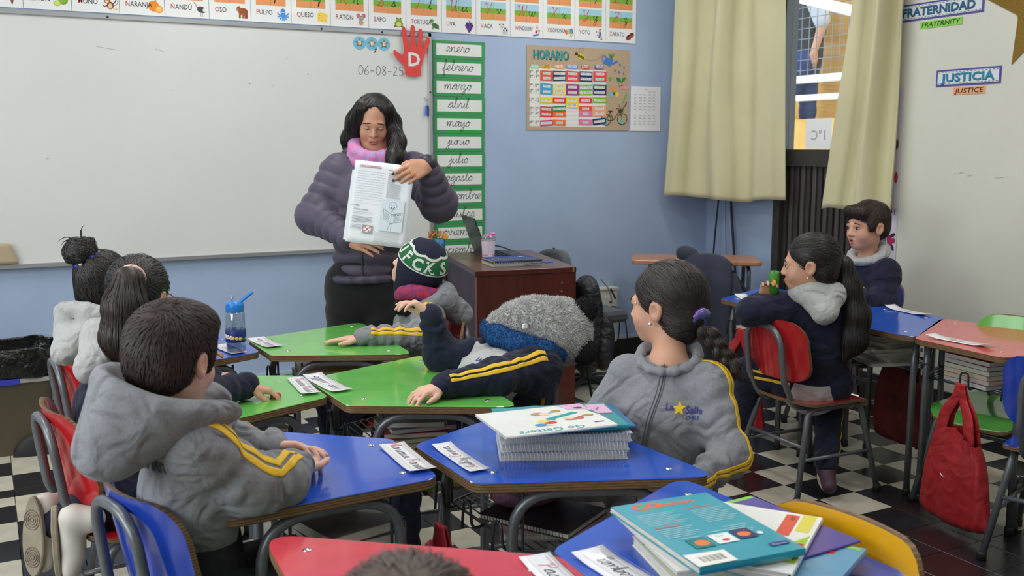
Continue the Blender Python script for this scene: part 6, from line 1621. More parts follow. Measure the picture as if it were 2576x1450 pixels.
# ------------------------------------------------------------------ sewn things on cloth
def stripe(B, path, side, m, parent, w_=.016, gap=.006, off=.0015, n=40, name='sleeve_stripe', lat=0.0, start=None):
    """two parallel bands on the surface of B that follow path on the side given (vector or list of vectors)"""
    P = spline(np.asarray(path, float), max(2, n // (len(path) - 1)))
    T = np.gradient(P, axis=0); T /= np.linalg.norm(T, axis=1)[:, None]
    sd = np.asarray(side, float)
    if sd.ndim == 1: sd = np.tile(sd, (len(P), 1))
    else: sd = np.stack([np.interp(np.linspace(0, 1, len(P)), np.linspace(0, 1, len(sd)), sd[:, i]) for i in range(3)], 1)
    sd = sd - (sd * T).sum(1)[:, None] * T; sd /= np.linalg.norm(sd, axis=1)[:, None]; bt = np.cross(T, sd)
    for lo_, hi_ in ((-gap/2 - w_, -gap/2), (gap/2, gap/2 + w_)):
        cols_ = []
        for u in np.linspace(lo_, hi_, 5):
            ang = (u + lat) / .06
            d = sd * math.cos(ang) + bt * math.sin(ang)
            cols_.append(B.shoot(P + d * .16, -d, off, .3))
        G = np.stack(cols_, 1); M = G.shape[1]
        F = [[i*M + j, i*M + j + 1, (i+1)*M + j + 1, (i+1)*M + j] for i in range(len(P) - 1) for j in range(M - 1)]
        V = G.reshape(-1, 3)
        part(name, thicken((V, F), .0012), m, parent, smooth=True)
def sew_text(B, o, u, v, txt, size, m, parent, dist=.15, name='embroidered_text', bold=.02, off=.0012, shapes=None):
    """flat lettering laid on the surface of B, seen along -cross(u, v)"""
    u, v = nrm(u), nrm(v); n = nrm(np.cross(u, v))
    if shapes is None: V, F = text_mesh(txt, size, 'CENTER', bold)
    else: V, F = shapes
    X = np.asarray(o, float) + V[:, [0]] * u + V[:, [1]] * v + n * dist
    X = B.shoot(X, np.tile(-n, (len(X), 1)), off, dist*2)
    F = [f if np.cross(X[f[1]] - X[f[0]], X[f[2]] - X[f[0]]) @ n > 0 else f[::-1] for f in F]
    return part(name, (X, F), m, parent)
def star_shape(r):
    P = [(math.sin(k*PI/5)*(r if k % 2 == 0 else r*.45), math.cos(k*PI/5)*(r if k % 2 == 0 else r*.45)) for k in range(10)]
    return np.array(P + [(0, 0)]), [[10, (k+1) % 10, k] for k in range(10)]
def school_logo(B, o, u, v, s, parent, dark=(52, 56, 140), chile=True):
    u, v = nrm(u), nrm(v)
    md = mat('logo_%d_%d_%d' % dark, dark, .7); my = mat('logo_gold', (238, 200, 40), .6)
    sew_text(B, o - u*s*.95 + v*s*.12, u, v, 'La', s*.75, md, parent)
    sew_text(B, o - u*s*.22 + v*s*.25, u, v, '', 0, my, parent, shapes=star_shape(s*.58), name='embroidered_star')
    sew_text(B, o + u*s*.95 - v*s*.15, u, v, 'Salle', s*.75, md, parent)
    if chile: sew_text(B, o + u*s*.85 - v*s*.62, u, v, 'CHILE', s*.40, md, parent)
m_skin = mat('skin', (206, 156, 128), .5, sss=.12, noise=(18, .06))
m_skin2 = mat('skin_tan', (200, 148, 120), .5, sss=.12, noise=(18, .06))
m_skin3 = mat('skin_fair', (222, 176, 154), .5, sss=.12, noise=(18, .06))
m_hairk = mat('black_hair', (30, 26, 26), .42, spec=.5, noise=(40, .3))
m_hairb = mat('dark_brown_hair', (44, 33, 29), .45, spec=.5, noise=(40, .3))
m_hairs = mat('short_brown_hair', (50, 38, 34), .5, spec=.4, noise=(60, .35))
m_grey = mat('grey_melange_fleece', (130, 132, 138), .95, sheen=.10, noise=(160, .10), bump=(340, .25), crease=(12, .8, .04))
m_hoodg = mat('pale_grey_fleece', (174, 176, 175), .95, sheen=.12, noise=(120, .07), bump=(300, .22), crease=(13, .7, .035))
m_navy = mat('navy_fleece', (21, 26, 50), .95, sheen=.06, noise=(60, .15), bump=(260, .35), crease=(11, .8, .04))
m_stripe = mat('yellow_stripe', (232, 188, 32), .6, noise=(120, .06))
m_lip = mat('lip', (178, 98, 92), .45)
m_eyew, m_eyeb = mat('eye_white', (196, 186, 178), .3), mat('eye_dark', (34, 24, 20), .2)
def person(label, loc):
    t = thing('person', label, 'person', loc); return t
def eyes(t, w, F, s, look=(0, 1, 0), lid=.0, closed=False, mskin=None, yy=.0775, brow=m_hairk, bw=.0035, lash=True):
    for x in (-1, 1):
        c = w(x*.030, yy, -.001)
        if not closed:
            e = part('eye', sphere(c, .0098*s, 14, 10), m_eyew, t, smooth=True)
            part('iris', sphere(c + F @ nrm(np.array(look)) * .0040*s, .0074*s, 12, 8), m_eyeb, e, smooth=True)
        else:
            part('eyelid', sphere(c, (.0118*s,)*3, 14, 10), mskin, t, smooth=True)
        z = .0065 if not closed else -.004
        P = np.array([w(x*(.030 + q_*.0135), yy + .0105 - .003*abs(q_) + (0 if closed else -.001), -.001 + (z*(1 - .5*q_*q_) if not closed else z*(1 - .6*q_*q_))) for q_ in np.linspace(-1, 1, 7)])
        part('eyelashes', tube(P, [.0008*s, .0016*s, .0018*s, .0010*s], 6), brow, t, smooth=True)
        P = np.array([w(x*(.030 + q_*.018), .0905 - .006*max(0, q_) - .003*q_*q_, .020 + .003*(1 - q_*q_) - .003*q_) for q_ in np.linspace(-1, 1, 7)])
        part('eyebrow', tube(P, [.0012*s, bw*s, bw*s, .0012*s], 6), brow, t, smooth=True)
def lips(t, w, s, y=.0915, z=-.060, wd=.017, gap=.0, m=None):
    for sg, zz in ((1, z + .0025 + gap), (-1, z - .0045 - gap)):
        P = np.array([w(q_*wd, y - .006*q_*q_, zz + (-.002*q_*q_ if sg > 0 else .003*q_*q_)) for q_ in np.linspace(-1, 1, 9)])
        part('lip', tube(P, [.0012*s, .0042*s, .0046*s, .0042*s, .0012*s], 8), m or m_lip, t, smooth=True)
    if gap: part('mouth', sphere(w(0, y - .004, z - .001), np.array([wd*.75, .004, gap + .002])*s, 12, 8), mat('mouth_dark', (66, 28, 28), .5), t, smooth=True)

# ------------------------------------------------------------------ the teacher
def A3(*p): return np.array(p, float)
T = person('woman in a plum padded jacket and pink scarf holding up a worksheet', (1.5, 4.22, 0))
Hc = A3(1.570, 4.272, 1.548); Fh = frame((-.33, -.90, -.36), (0.02, -.1, 1))
hip, chest, neck = A3(1.487, 4.215, .86), A3(1.53, 4.245, 1.20), A3(1.575, 4.285, 1.40)
RS, RE, RW = A3(1.425, 4.325, 1.335), A3(1.290, 4.290, 1.135), A3(1.362, 4.05, 1.055)
LS, LE, LW = A3(1.735, 4.215, 1.335), A3(1.775, 4.03, 1.19), A3(1.682, 3.925, 1.362)
front = nrm(A3(-.37, -.93, 0))
B = Sdf(); w = head_prims(B, Hc, Fh, 1.0, kid=False, neck_to=neck + A3(0, 0, -.04), neck_r=.05)
B.cap(hip + A3(0, 0, -.02), chest, .10, .11, k=.05).cap(chest, neck, .09, .05, k=.05).cap(RS, LS, .05, k=.05)
B.chain([RS, RE, RW], [.045, .04, .028]); B.chain([LS, LE, LW], [.045, .04, .028])
for sg in (-1, 1):
    sd = np.cross(front, (0, 0, 1)) * sg
    k_, a_ = hip + sd*.085 + A3(0, 0, -.42), hip + sd*.09 + A3(0, 0, -.80)
    B.chain([hip + sd*.06 + A3(0, 0, -.05), k_, a_], [.07, .055, .038], k=.03); B.cap(a_, a_ + front*.13 + A3(0, 0, -.02), .036, .03, k=.03)
FR = frame(nrm(A3(.076, -.13, -.028)), (-.35, -.75, .5)); tR = hand_prims(B, RW + A3(.004, -.012, -.004), FR, .98, -1, [(.15, .35, .3), (.12, .3, .25), (.1, .25, .2), (.08, .2, .2)], tdir=(.55, .75, .25), arm=RE*.4 + RW*.6)
FL = frame(nrm(A3(-.092, -.03, -.032)), (.3, -.85, .55)); tL = hand_prims(B, LW + A3(-.010, -.018, .0), FL, .98, +1, [(.45, .55, .3), (.4, .55, .35), (.3, .5, .3), (.15, .35, .25)], tdir=(.45, .8, -.05), arm=LE*.4 + LW*.6)
part_sdf('body', B, m_skin2, T, .0042)
m_nail = mat('dark_nail_polish', (34, 34, 56), .2)
for tp_, td_, up_ in [tR[i] for i in (1, 2, 3, 4)] + [tL[i] for i in (0, 1, 2, 3)]:
    Rn = frame(td_, up_); part('fingernail', xf(sphere((0, 0, 0), (.0052, .0075, .0025), 10, 6), tp_ - td_*.001 + Rn[:, 2]*.0058, Rn), m_nail, T, smooth=True)
Rg = frame(FL[:, 1], FL[:, 2]); part('ring', tube([LW + A3(-.010, -.018, .0) + FL @ A3(-.012 + .010*math.cos(a), .104, .002 + .010*math.sin(a)) for a in np.arange(16)*2*PI/16], .0016, 6, True), mat('gold', (212, 170, 80), .25, metal=1.0), T, smooth=True)
eyes(T, w, Fh, 1.0, closed=True, mskin=m_skin2, brow=mat('brow_dark', (46, 34, 32), .6), bw=.0026)
lips(T, w, 1.0, y=.0895, z=-.0645, wd=.0195, gap=.0018, m=mat('lip_rose', (158, 84, 80), .4))
Hh = Sdf()
def h_(x, y, z, r, k=.02, op='+'): Hh.ell(w(x, y, z), r, Fh, k, op)
h_(0, -.018, .038, (.081, .099, .086)); h_(0, -.06, -.05, (.080, .052, .13), .04)
Hh.chain([w(.055, .03, .075), w(.085, .0, .0), w(.100, -.025, -.10), w(.110, -.05, -.175)], [.027, .030, .036, .018], k=.035)
rt = np.cross(front, (0, 0, 1)); Hh.chain([w(-.055, .03, .075), w(-.085, .0, .0), neck + front*.07 - rt*.10 + A3(0, 0, .06), neck + front*.125 - rt*.088 + A3(0, 0, -.01), neck + front*.16 - rt*.080 + A3(0, 0, -.085)], [.027, .030, .036, .032, .016], k=.035)
Hh.ell(w(0, .105, -.035), (.070, .078, .092), Fh, .012, '-'); Hh.ell(w(0, .09, .042), (.044, .06, .040), Fh, .03, '-')
Hh.cap(w(0, .085, .115), w(0, .0, .128), .0035, k=.006, op='-')
o = part_sdf('hair', Hh, m_hairk, T, .005)
V = np.array([v.co for v in o.data.vertices]) + OFF[T.name]
strands(Hh, V, lambda X: (np.sign((X - Hc) @ Fh[:, 0])[:, None] * Fh[:, 0] * .35 * np.clip(((X - Hc) @ Fh[:, 2] - .02) / .08, 0, 1)[:, None] - np.array([0, 0, 1.0]) - .25*Fh[:, 1]), m_hairk, T, 1500, 11, .015, .0026, seed=11, jitter=.08)
# padded jacket
m_puff = mat('plum_padded_nylon', (78, 71, 90), .55, spec=.4, sheen=.1, noise=(9, .10), bump=(60, .35, .004))
m_puffd = mat('dark_padded_nylon', (44, 42, 54), .45, noise=(9, .1), bump=(60, .3))
J = Sdf()
J.cap(hip + A3(0, 0, -.12), chest + A3(0, 0, -.02), .142, .146, k=.05, wr=(.016, .060, .4, 1), ax=front, f=1.22).cap(chest, neck + A3(0, 0, -.10), .146, .10, k=.06, wr=(.014, .060, .9, 1), ax=front, f=1.22)
J.cap(RS + A3(0, 0, -.02), LS + A3(0, 0, -.02), .070, k=.06)
J.chain([RS, RE], [.078, .074], k=.05, wr=(.013, .056, .2, 1)).chain([RE, RW], [.074, .048], k=.04, wr=(.011, .050, .2, 1))
J.chain([LS, LE], [.078, .076], k=.05, wr=(.013, .056, .7, 1)).chain([LE, LW + A3(.012, .006, -.022)], [.078, .048], k=.04, wr=(.011, .050, .3, 1))
J.ell(neck + A3(0, 0, .02), (.062, .062, .09), None, .03, '-')
part_sdf('padded_jacket', J, m_puff, T, .0062, smooth=0, label='plum grey padded jacket', cut=lambda X: X[:, 2] > .852)
HM = Sdf().chain([hip + (front*math.cos(a)*.116 + rt*math.sin(a)*.145) + A3(0, 0, .0) for a in np.arange(17)*2*PI/16], [.017]*17, k=.01); part_sdf('jacket_hem', HM, m_puff, T, .006)
K_ = Sdf(); rt = np.cross(front, (0, 0, 1))
ring = [neck + (front*math.cos(a)*.085 + rt*math.sin(a)*.115) + A3(0, 0, .0 - .05*math.cos(a)) for a in np.arange(13)*2*PI/12]
K_.chain(ring, [.030]*13, k=.02); part_sdf('collar', K_, m_puffd, T, .007, label='dark stand-up collar')
for c0, c1, r0 in ((RW + nrm(RE - RW)*.035, RW + nrm(RW - RE)*.012, .047), (LW + A3(.012, .006, -.022) + nrm(LE - LW)*.03, LW + nrm(LW - LE)*.006, .047)):
    Q = Sdf().cap(c0, c1, r0, r0*.86, k=.01); part_sdf('cuff', Q, m_puffd, T, .006, cut=None)
zp = J.shoot(np.array([hip + front*.4 + A3(0, 0, z) for z in np.linspace(.0, .46, 22)]), np.tile(-front, (22, 1)), .001)
part('zip', tube(zp, .0045, 6), mat('dark_zip', (52, 48, 56), .4), T, smooth=True)
# scarf
Sc = Sdf()
for ph, r0, dz in ((0, .031, -.040), (.5, .029, -.012), (1.0, .024, -.066)):
    ring = [neck + front*.022 + (front*math.cos(a)*(.092 + .010*ph) + rt*math.sin(a)*(.090 - .004*ph)) + A3(0, 0, dz + .045 - .045*math.cos(a + ph*.25)) for a in np.arange(15)*2*PI/14]
    Sc.chain(ring, [r0*(1 + .15*math.sin(3*i + ph)) for i in range(15)], k=.010, wr=(.0035, .020, ph))
Sc.ell(neck + A3(.02, .05, .1), (.065, .065, .09), None, .02, '-')
m_scarf = mat('pink_print_scarf', (232, 106, 160), .85, noise=(34, .5, (150, 156, 206)), bump=(90, .5)); part_sdf('scarf', Sc, m_scarf, T, .0055, label='pink scarf with lilac print')
# trousers and shoes
m_pant = mat('black_trousers', (20, 20, 22), .9, sheen=.2, noise=(30, .2), bump=(200, .2))
L_ = Sdf(); L_.cap(hip + A3(0, 0, -.06), hip + A3(0, 0, .04), .125, .12, k=.04, ax=front, f=1.2)
for sg in (-1, 1):
    sd = rt * sg; k_, a_ = hip + sd*.085 + A3(0, 0, -.42), hip + sd*.09 + A3(0, 0, -.79)
    L_.chain([hip + sd*.08 + A3(0, 0, -.02), k_, a_], [.095, .080, .068], k=.03, wr=(.004, .09, sg))
    sh_ = Sdf().cap(a_ + A3(0, 0, -.04) - front*.03, a_ + front*.15 + A3(0, 0, -.045), .036, .032, k=.02); V, F = sh_.surface(.007); V[:, 2] = np.maximum(V[:, 2], .002)
    part('shoe', (V, F), mat('black_shoe', (24, 24, 26), .4), T, smooth=True)
part_sdf('trousers', L_, m_pant, T, .009, label='black trousers')
# worksheet in her hands
TL, TR_, BL = A3(1.389, 4.004, 1.384), A3(1.607, 3.884, 1.354), A3(1.318, 3.955, 1.045)
u = nrm(TR_ - TL); n_ = nrm(np.cross(u, TL - BL)); v = np.cross(n_, u); PW, PH = .249, .345
pp = thing('worksheet', 'large white worksheet with a stick figure reading a newspaper', 'paper', tuple(TL), 0)
def pf(a, b): return TL + u*(a*PW) - v*(b*PH) + n_*(.006*math.sin(a*PI) - .004*b)
Vg, Fg = grid(pf, 12, 14); part('sheet', thicken((Vg, [f[::-1] for f in Fg]), .0008), mat('worksheet_paper', (226, 230, 236), .7), pp, smooth=True)
part('second_sheet', thicken((grid(lambda a, b: TL + u*((a - .055)*PW*.62) - v*((.12 + b*.86)*PH) - n_*.003, 4, 4)[0], [f[::-1] for f in grid(pf, 4, 4)[1]]), .0006), mat('worksheet_paper', (226, 230, 236), .7), pp)
S = Sheet(TL + n_*.0064, u, v, n_)
S.text(.022, -.028, 'SANA CONVIVENCIA', .0155, (176, 40, 46), 'LEFT', bold=.01, width=.092)
r0 = np.random.default_rng(5)
def scribble(x, y, wd, c, h=.0022, lw=.0007):
    k = int(wd / .0022); xs2 = np.linspace(x, x + wd, k); S.line(np.column_stack([xs2, y + r0.uniform(-h, h, k)]), lw, c)
for i in range(13): scribble(.014, -.044 - .0105*i, .118 if i < 12 else .04, (118, 122, 138))
for i in range(26): S.rect(.146, -.040 - .0042*i, .146 + (.03 if 3 < i < 11 else r0.uniform(.052, .06)), -.0386 - .0042*i, (142, 146, 152))
S.rect(.142, -.030, .205, -.0285, (90, 92, 98)); S.oval(.196, -.066, .0055, .0065, (110, 112, 118)); S.rect(.182, -.070, .189, -.056, (140, 144, 150))
S.line([(.008, -.178), (.13, -.178)], .0006, (160, 164, 170)); S.text(.013, -.192, 'La', .009, (52, 56, 140), bold=.02); sp, sf = star_shape(.005); S.poly(sp[:10] + np.array([.0215, -.188]), (238, 200, 40)); S.text(.034, -.192, 'Salle', .009, (52, 56, 140), bold=.02)
S.text(.018, -.209, 'Últimas noticias', .0128, (90, 96, 110), 'LEFT', width=.064)
for i in range(2): S.rect(.018, -.2175 - .005*i, .10 - .04*i, -.2155 - .005*i, (176, 186, 190))
for i in range(6): S.rect(.018, -.236 - .0048*i, .10 if i < 5 else .068, -.2345 - .0048*i, (120, 124, 132))
for i in range(4): S.rect(.016, -.272 - .005*i, .062, -.2705 - .005*i, (134, 138, 146))
S.rect(.066, -.302, .108, -.268, (150, 154, 156)); S.oval(.087, -.285, .016, .013, (222, 226, 226)); S.line([(.074, -.297), (.100, -.272)], .003, (208, 70, 64)); S.line([(.074, -.272), (.100, -.297)], .003, (208, 70, 64))
S.rect(.134, -.284, .228, -.152, (206, 216, 224))
bk = (70, 74, 80)
S.line([(.181 + .0165*math.cos(a), -.176 + .0165*math.sin(a)) for a in np.linspace(0, 2*PI, 22)], .0011, bk); S.oval(.176, -.173, .0014, .003, bk); S.oval(.186, -.173, .0014, .003, bk); S.line(spline(np.array([(.172, -.180), (.181, -.189), (.190, -.180)]), 5), .003, bk)
S.line([(.181, -.193), (.181, -.206)], .001, bk); S.line([(.174, -.206), (.181, -.196), (.190, -.204)], .001, bk)
for q_ in ([(.144, -.192), (.180, -.212), (.178, -.250), (.146, -.228), (.144, -.192)], [(.180, -.212), (.226, -.200), (.220, -.240), (.178, -.250)]): S.line(q_, .0014, bk)
S.text(.203, -.216, 'NEWS', .012, bk, rot=.22, bold=.01)
for i in range(5): S.line([(.150, -.204 - .005*i), (.172, -.216 - .005*i)], .0012, (120, 124, 130)); S.line([(.190, -.224 - .004*i), (.214, -.218 - .004*i)], .0012, (120, 124, 130))
S.line([(.178, -.250), (.168, -.284)], .001, bk); S.line([(.183, -.250), (.184, -.284)], .001, bk)
for i in range(13): scribble(.118, -.292 - .004*i, .105, (112, 116, 130), .0012, .0006)
S.build('printed_page', pp)

# ------------------------------------------------------------------ generic sitting child
def child_body(head, Fh_, s, neck, pelvis, LS, LE, LW, RS, RE, RW, face=True, open_mouth=0.0, ears=True, hips=None, knees=None, ankles=None):
    B = Sdf(); w = head_prims(B, head, Fh_, s, True, open_mouth, ears, neck + A3(0, 0, -.03), .040, face)
    mid = (neck + pelvis) / 2
    B.cap(pelvis, mid, .075, .08, k=.04).cap(mid, neck + A3(0, 0, -.06), .08, .05, k=.04).cap(LS, RS, .035, k=.04)
    B.chain([LS, LE, LW], [.034, .029, .021]); B.chain([RS, RE, RW], [.034, .029, .021])
    if knees is not None:
        for h_, k_, a_ in zip(hips, knees, ankles): B.chain([h_, k_, a_], [.058, .042, .028], k=.03)
    return B, w
def hoodie(pelvis, chest, neck, LS, LE, LW, RS, RE, RW, front, r=.118, sl=.056, wr=.006, seed=0., low=.0):
    J = Sdf()
    J.cap(pelvis + A3(0, 0, low), chest, r*1.02, r, k=.05, wr=(wr*.45, .12, seed), ax=front, f=1.22).cap(chest, neck + A3(0, 0, -.09), r, r*.68, k=.06, ax=front, f=1.2, wr=(wr*.2, .1, seed + 1))
    J.cap(LS + A3(0, 0, -.012), RS + A3(0, 0, -.012), sl*.95, k=.05)
    for a, b, c, q_ in ((LS, LE, LW, 1.3), (RS, RE, RW, 2.4)):
        J.cap(a, b, sl*1.08, sl*.98, k=.045, wr=(wr*.6, .085, q_ + seed)); J.cap(b, c, sl*.98, sl*.70, k=.03, wr=(wr*1.1, .055, q_*2 + seed))
    return J
def cuff(t, E, W, m, r=.034, ln=.03):
    d = nrm(W - E); part_sdf('cuff', Sdf().cap(W - d*ln, W + d*.004, r, r*.92, k=.01), m, t, .006)
def hood_down(neck, front, m, t, r=.10, tube_r=.030, drop=.05, back=.07, res=.007, name='hood', seed=1.):
    """hood lying behind the neck"""
    rt = np.cross(front, (0, 0, 1)); Q = Sdf()
    ring = [neck + (front*math.cos(a)*r*.78 + rt*math.sin(a)*r) + A3(0, 0, .012 - drop*.7*math.cos(a)) for a in np.arange(15)*2*PI/14]
    Q.chain(ring, [tube_r*(1 + .10*math.sin(.9*i + seed)) for i in range(15)], k=.03, wr=(.0012, .06, seed))
    Q.cap(neck - front*(r*.75) + rt*r*.5 + A3(0, 0, .0), neck - front*(r*.85 + back) + A3(0, 0, -drop), tube_r*1.5, tube_r*1.5, k=.045, wr=(.002, .06, seed)); Q.cap(neck - front*(r*.75) - rt*r*.5, neck - front*(r*.85 + back) + A3(0, 0, -drop), tube_r*1.5, tube_r*1.5, k=.045, wr=(.002, .05, seed + 2))
    Q.ell(neck - front*r*.55 + A3(0, 0, -.02), (r*.62, r*.62, .03), None, .03)
    return part_sdf(name, Q, m, t, res)
def legs(t, hips, knees, ankles, m, r=(.082, .062, .05), stripes=True, res=.010, shoe=None, toe=None):
    Q = Sdf()
    for h_, k_, a_ in zip(hips, knees, ankles): Q.chain([h_, k_, a_], r, k=.03, wr=(.004, .08, 1.0))
    Q.cap(hips[0], hips[1], r[0]*1.05, k=.04)
    part_sdf('trousers', Q, m, t, res)
    if shoe:
        for a_, d in zip(ankles, toe):
            d = nrm(d); W = Sdf().cap(a_ + A3(0, 0, -.045) - d*.03, a_ + d*.10 + A3(0, 0, -.055), .038, .032, k=.02); V, F = W.surface(.007)
            part('shoe', (V, F), shoe, t, smooth=True)
    return Q

# ------------------------------------------------------------------ boy in the grey hoodie, front left
A = person('boy in a grey hoodie with yellow sleeve stripes, back to the room', (.36, 2.1, 0))
Hc = A3(.322, 2.055, 1.014); fd = A3(math.cos(math.radians(43)), math.sin(math.radians(43)), -.10); Fh = frame(fd)
neck, chest, pel = A3(.325, 2.075, .915), A3(.345, 2.09, .72), A3(.37, 2.11, .47)
RS, RE, RW = A3(.345, 1.975, .855), A3(.468, 1.995, .745), A3(.575, 2.085, .742)
LS, LE, LW = A3(.395, 2.175, .855), A3(.455, 2.29, .755), A3(.545, 2.225, .755)
front = nrm(A3(.95, -.25, 0))
hips = [pel + A3(.02, .07, 0), pel + A3(.0, -.07, 0)]; knees = [A3(.68, 2.20, .47), A3(.66, 2.02, .47)]; ank = [A3(.66, 2.19, .10), A3(.64, 2.0, .10)]
B, w = child_body(Hc, Fh, .93, neck, pel, LS, LE, LW, RS, RE, RW, hips=hips, knees=knees, ankles=ank)
hand_prims(B, LW + A3(.012, -.006, -.002), frame((.75, -.45, .02), (.35, .35, .85)), .74, -1, [(.35, .6, .4), (.25, .6, .4), (.15, .5, .4), (.0, .35, .3)], tdir=(.5, .8, .1), arm=LE*.4 + LW*.6)
hand_prims(B, RW + A3(.01, .012, -.006), frame((.45, .85, -.06), (.2, -.2, .95)), .74, +1, [(.05, .1, .1), (.3, .6, .5), (.35, .6, .5), (.5, .5, .4)], spread=.3, tdir=(.6, .6, .3), arm=RE*.4 + RW*.6)
part_sdf('body', B, m_skin3, A, .0042)
Hh = Sdf(); Hh.ell(w(0, -.022, .040), A3(.085, .100, .090)*.94, Fh); Hh.ell(w(0, -.055, -.012), A3(.068, .050, .055), Fh, .03); Hh.ell(w(.0, .03, .080), A3(.070, .06, .04), Fh, .03)
for x in (-1, 1): Hh.ell(w(x*.062, .022, .022), A3(.014, .022, .040), Fh, .02)
Hh.ell(w(0, .10, -.05), A3(.066, .085, .115), Fh, .012, '-')
for x in (-1, 1): Hh.ell(w(x*.090, -.010, -.022), A3(.030, .030, .044), Fh, .008, '-')
o = part_sdf('hair', Hh, m_hairs, A, .005); V = np.array([q_.co for q_ in o.data.vertices]) + OFF[A.name]
crown = w(.01, -.075, .09)
def swirl(X):
    d = X - crown; r = np.linalg.norm(d, axis=1)[:, None]; return d / r + .5*np.cross(d / r, Fh[:, 2]) - .3*Fh[:, 2]
strands(Hh, V, swirl, m_hairs, A, 5200, 3, .0065, .0022, seed=3, jitter=.35, out=.30)
J = hoodie(pel, chest, neck, LS, LE, LW, RS, RE, RW, front, .112, .054, .009, .3, low=.20)
J.cap(RE + A3(-.02, 0, -.0), RE + A3(.05, .03, -.008), .062, .058, k=.03, wr=(.006, .05, 1))
def on_desk(V, x0=.40, z=DZ + .003):
    V = V.copy(); k = (V[:, 0] > x0) & (V[:, 2] < z); V[k, 2] = z; return V
part_sdf('hoodie', J, m_grey, A, .0062, label='grey fleece hoodie', warp=lambda V: on_desk(V, .43))
cuff(A, LE, LW + A3(.01, -.006, 0), m_grey, .036, .045); cuff(A, RE, RW + A3(.004, .004, 0), m_grey, .036, .03)
# big hood hanging down the back
Q = Sdf(); rt = np.cross(front, (0, 0, 1))
hb = spline(np.array([A3(.425, 2.005, .905), A3(.36, 1.95, .925), A3(.27, 1.935, .945), A3(.205, 1.975, .975), A3(.185, 2.04, .99), A3(.21, 2.12, .985), A3(.28, 2.17, .96), A3(.37, 2.17, .93), A3(.43, 2.12, .905)]), 2)
tip = A3(.165, 1.985, .842)
for i in range(len(hb) - 1):
    m0 = (hb[i] + hb[i+1]) / 2; Q.cap(m0, tip + (m0 - tip)*.16, .019, .026, k=.045)
Q.chain(hb, [.017]*len(hb), k=.016)
Q.ell(A3(.285, 2.055, 1.01), (.082, .086, .085), None, .03, '-')
part_sdf('hood', Q, m_grey, A, .006, label='wide grey hood hanging open behind the neck')
stripe(J, [RS + A3(-.03, .012, .0), RS, (RS + RE)/2, RE, (RE + RW)/2, RW - A3(.03, .025, 0)], [(0, -.25, 1), (.1, -.35, 1), (.25, -.55, .8), (.35, -.6, .7), (.35, -.45, .85), (.3, -.4, .9)], m_stripe, A, .015, .007, n=60)
stripe(J, [LS, (LS + LE)/2, LE, (LE + LW)/2, LW - A3(.03, -.02, 0)], [(.3, .1, 1), (.5, .1, 1), (.6, .1, .8), (.5, .4, .8), (.4, .5, .7)], m_stripe, A, .013, .006, n=40)
sew_text(J, A3(.27, 2.02, .80), nrm(A3(.5, -.86, 0)), (0, 0, 1), 'SPIRIT', .032, mat('dark_print', (52, 54, 66), .8), A)
m_jog = mat('dark_grey_joggers', (36, 38, 42), .95, noise=(40, .1), crease=(11, .7, .03)); part_sdf('waistband', Sdf().cap(pel, pel + A3(-.01, -.008, .14), .108, .102, k=.03, ax=front, f=1.15), m_jog, A, .008)
legs(A, hips, knees, ank, m_jog, shoe=mat('dark_trainer', (40, 40, 46), .6), toe=[A3(1, 0, 0)]*2)

# ------------------------------------------------------------------ girl with the ponytail, left
G1 = person('girl with a long ponytail in a navy fleece with pale hood', (.33, 2.97, 0))
Hc = A3(.385, 2.99, 1.012); Fh = frame((math.cos(math.radians(50)), math.sin(math.radians(50)), -.18))
neck, chest, pel = A3(.335, 2.985, .90), A3(.29, 2.96, .70), A3(.27, 2.93, .48)
RS, RE, RW = A3(.40, 2.885, .83), A3(.515, 2.86, .735), A3(.655, 2.925, .735)
LS, LE, LW = A3(.345, 3.09, .83), A3(.45, 3.15, .735), A3(.59, 3.09, .735)
front = nrm(A3(.9, .25, 0))
ank = [A3(.13, 2.93, .44), A3(.12, 2.85, .44)]; knees = [A3(.48, 3.02, .46), A3(.47, 2.86, .46)]; hips = [pel + A3(-.02, .06, 0), pel + A3(-.02, -.06, 0)]
B, w = child_body(Hc, Fh, .95, neck, pel, LS, LE, LW, RS, RE, RW, hips=hips, knees=knees, ankles=ank)
hand_prims(B, RW + A3(.006, .0, -.002), frame((.93, -.18, -.28), (.25, .1, .95)), .76, +1, [(.5, .7, .5), (.5, .7, .5), (.45, .7, .5), (.4, .6, .5)], tdir=(.25, .85, -.5), arm=RE*.4 + RW*.6)
hand_prims(B, LW, frame((.95, .0, -.1), (.1, 0, 1)), .74, -1, [(.2, .3, .2)]*4, arm=LE*.4 + LW*.6)
part_sdf('body', B, m_skin, G1, .0045)
Hh = Sdf(); Hh.ell(w(0, -.020, .036), A3(.079, .098, .086), Fh); Hh.ell(w(0, -.055, -.025), A3(.066, .05, .055), Fh, .03); Hh.ell(w(0, .10, -.045), A3(.064, .083, .105), Fh, .012, '-')
for x in (-1, 1): Hh.ell(w(x*.084, -.004, -.016), A3(.020, .026, .034), Fh, .01, '-')
tie = A3(.352, 2.895, 1.078)
Hh.cap(w(0, -.07, .055), tie, .035, .026, k=.03)
Tl = Sdf(); Tl.chain([tie + A3(.01, .012, .0), tie + A3(-.012, -.022, -.004), A3(.325, 2.855, 1.01), A3(.315, 2.86, .92), A3(.318, 2.868, .84)], [.022, .036, .052, .054, .018], k=.03, wr=(.002, .03, 1))
o = part_sdf('hair', Hh, m_hairk, G1, .0055); V = np.array([q_.co for q_ in o.data.vertices]) + OFF[G1.name]
strands(Hh, V, lambda X: tie - X, m_hairk, G1, 1300, 9, .012, .0022, seed=8, jitter=.02)
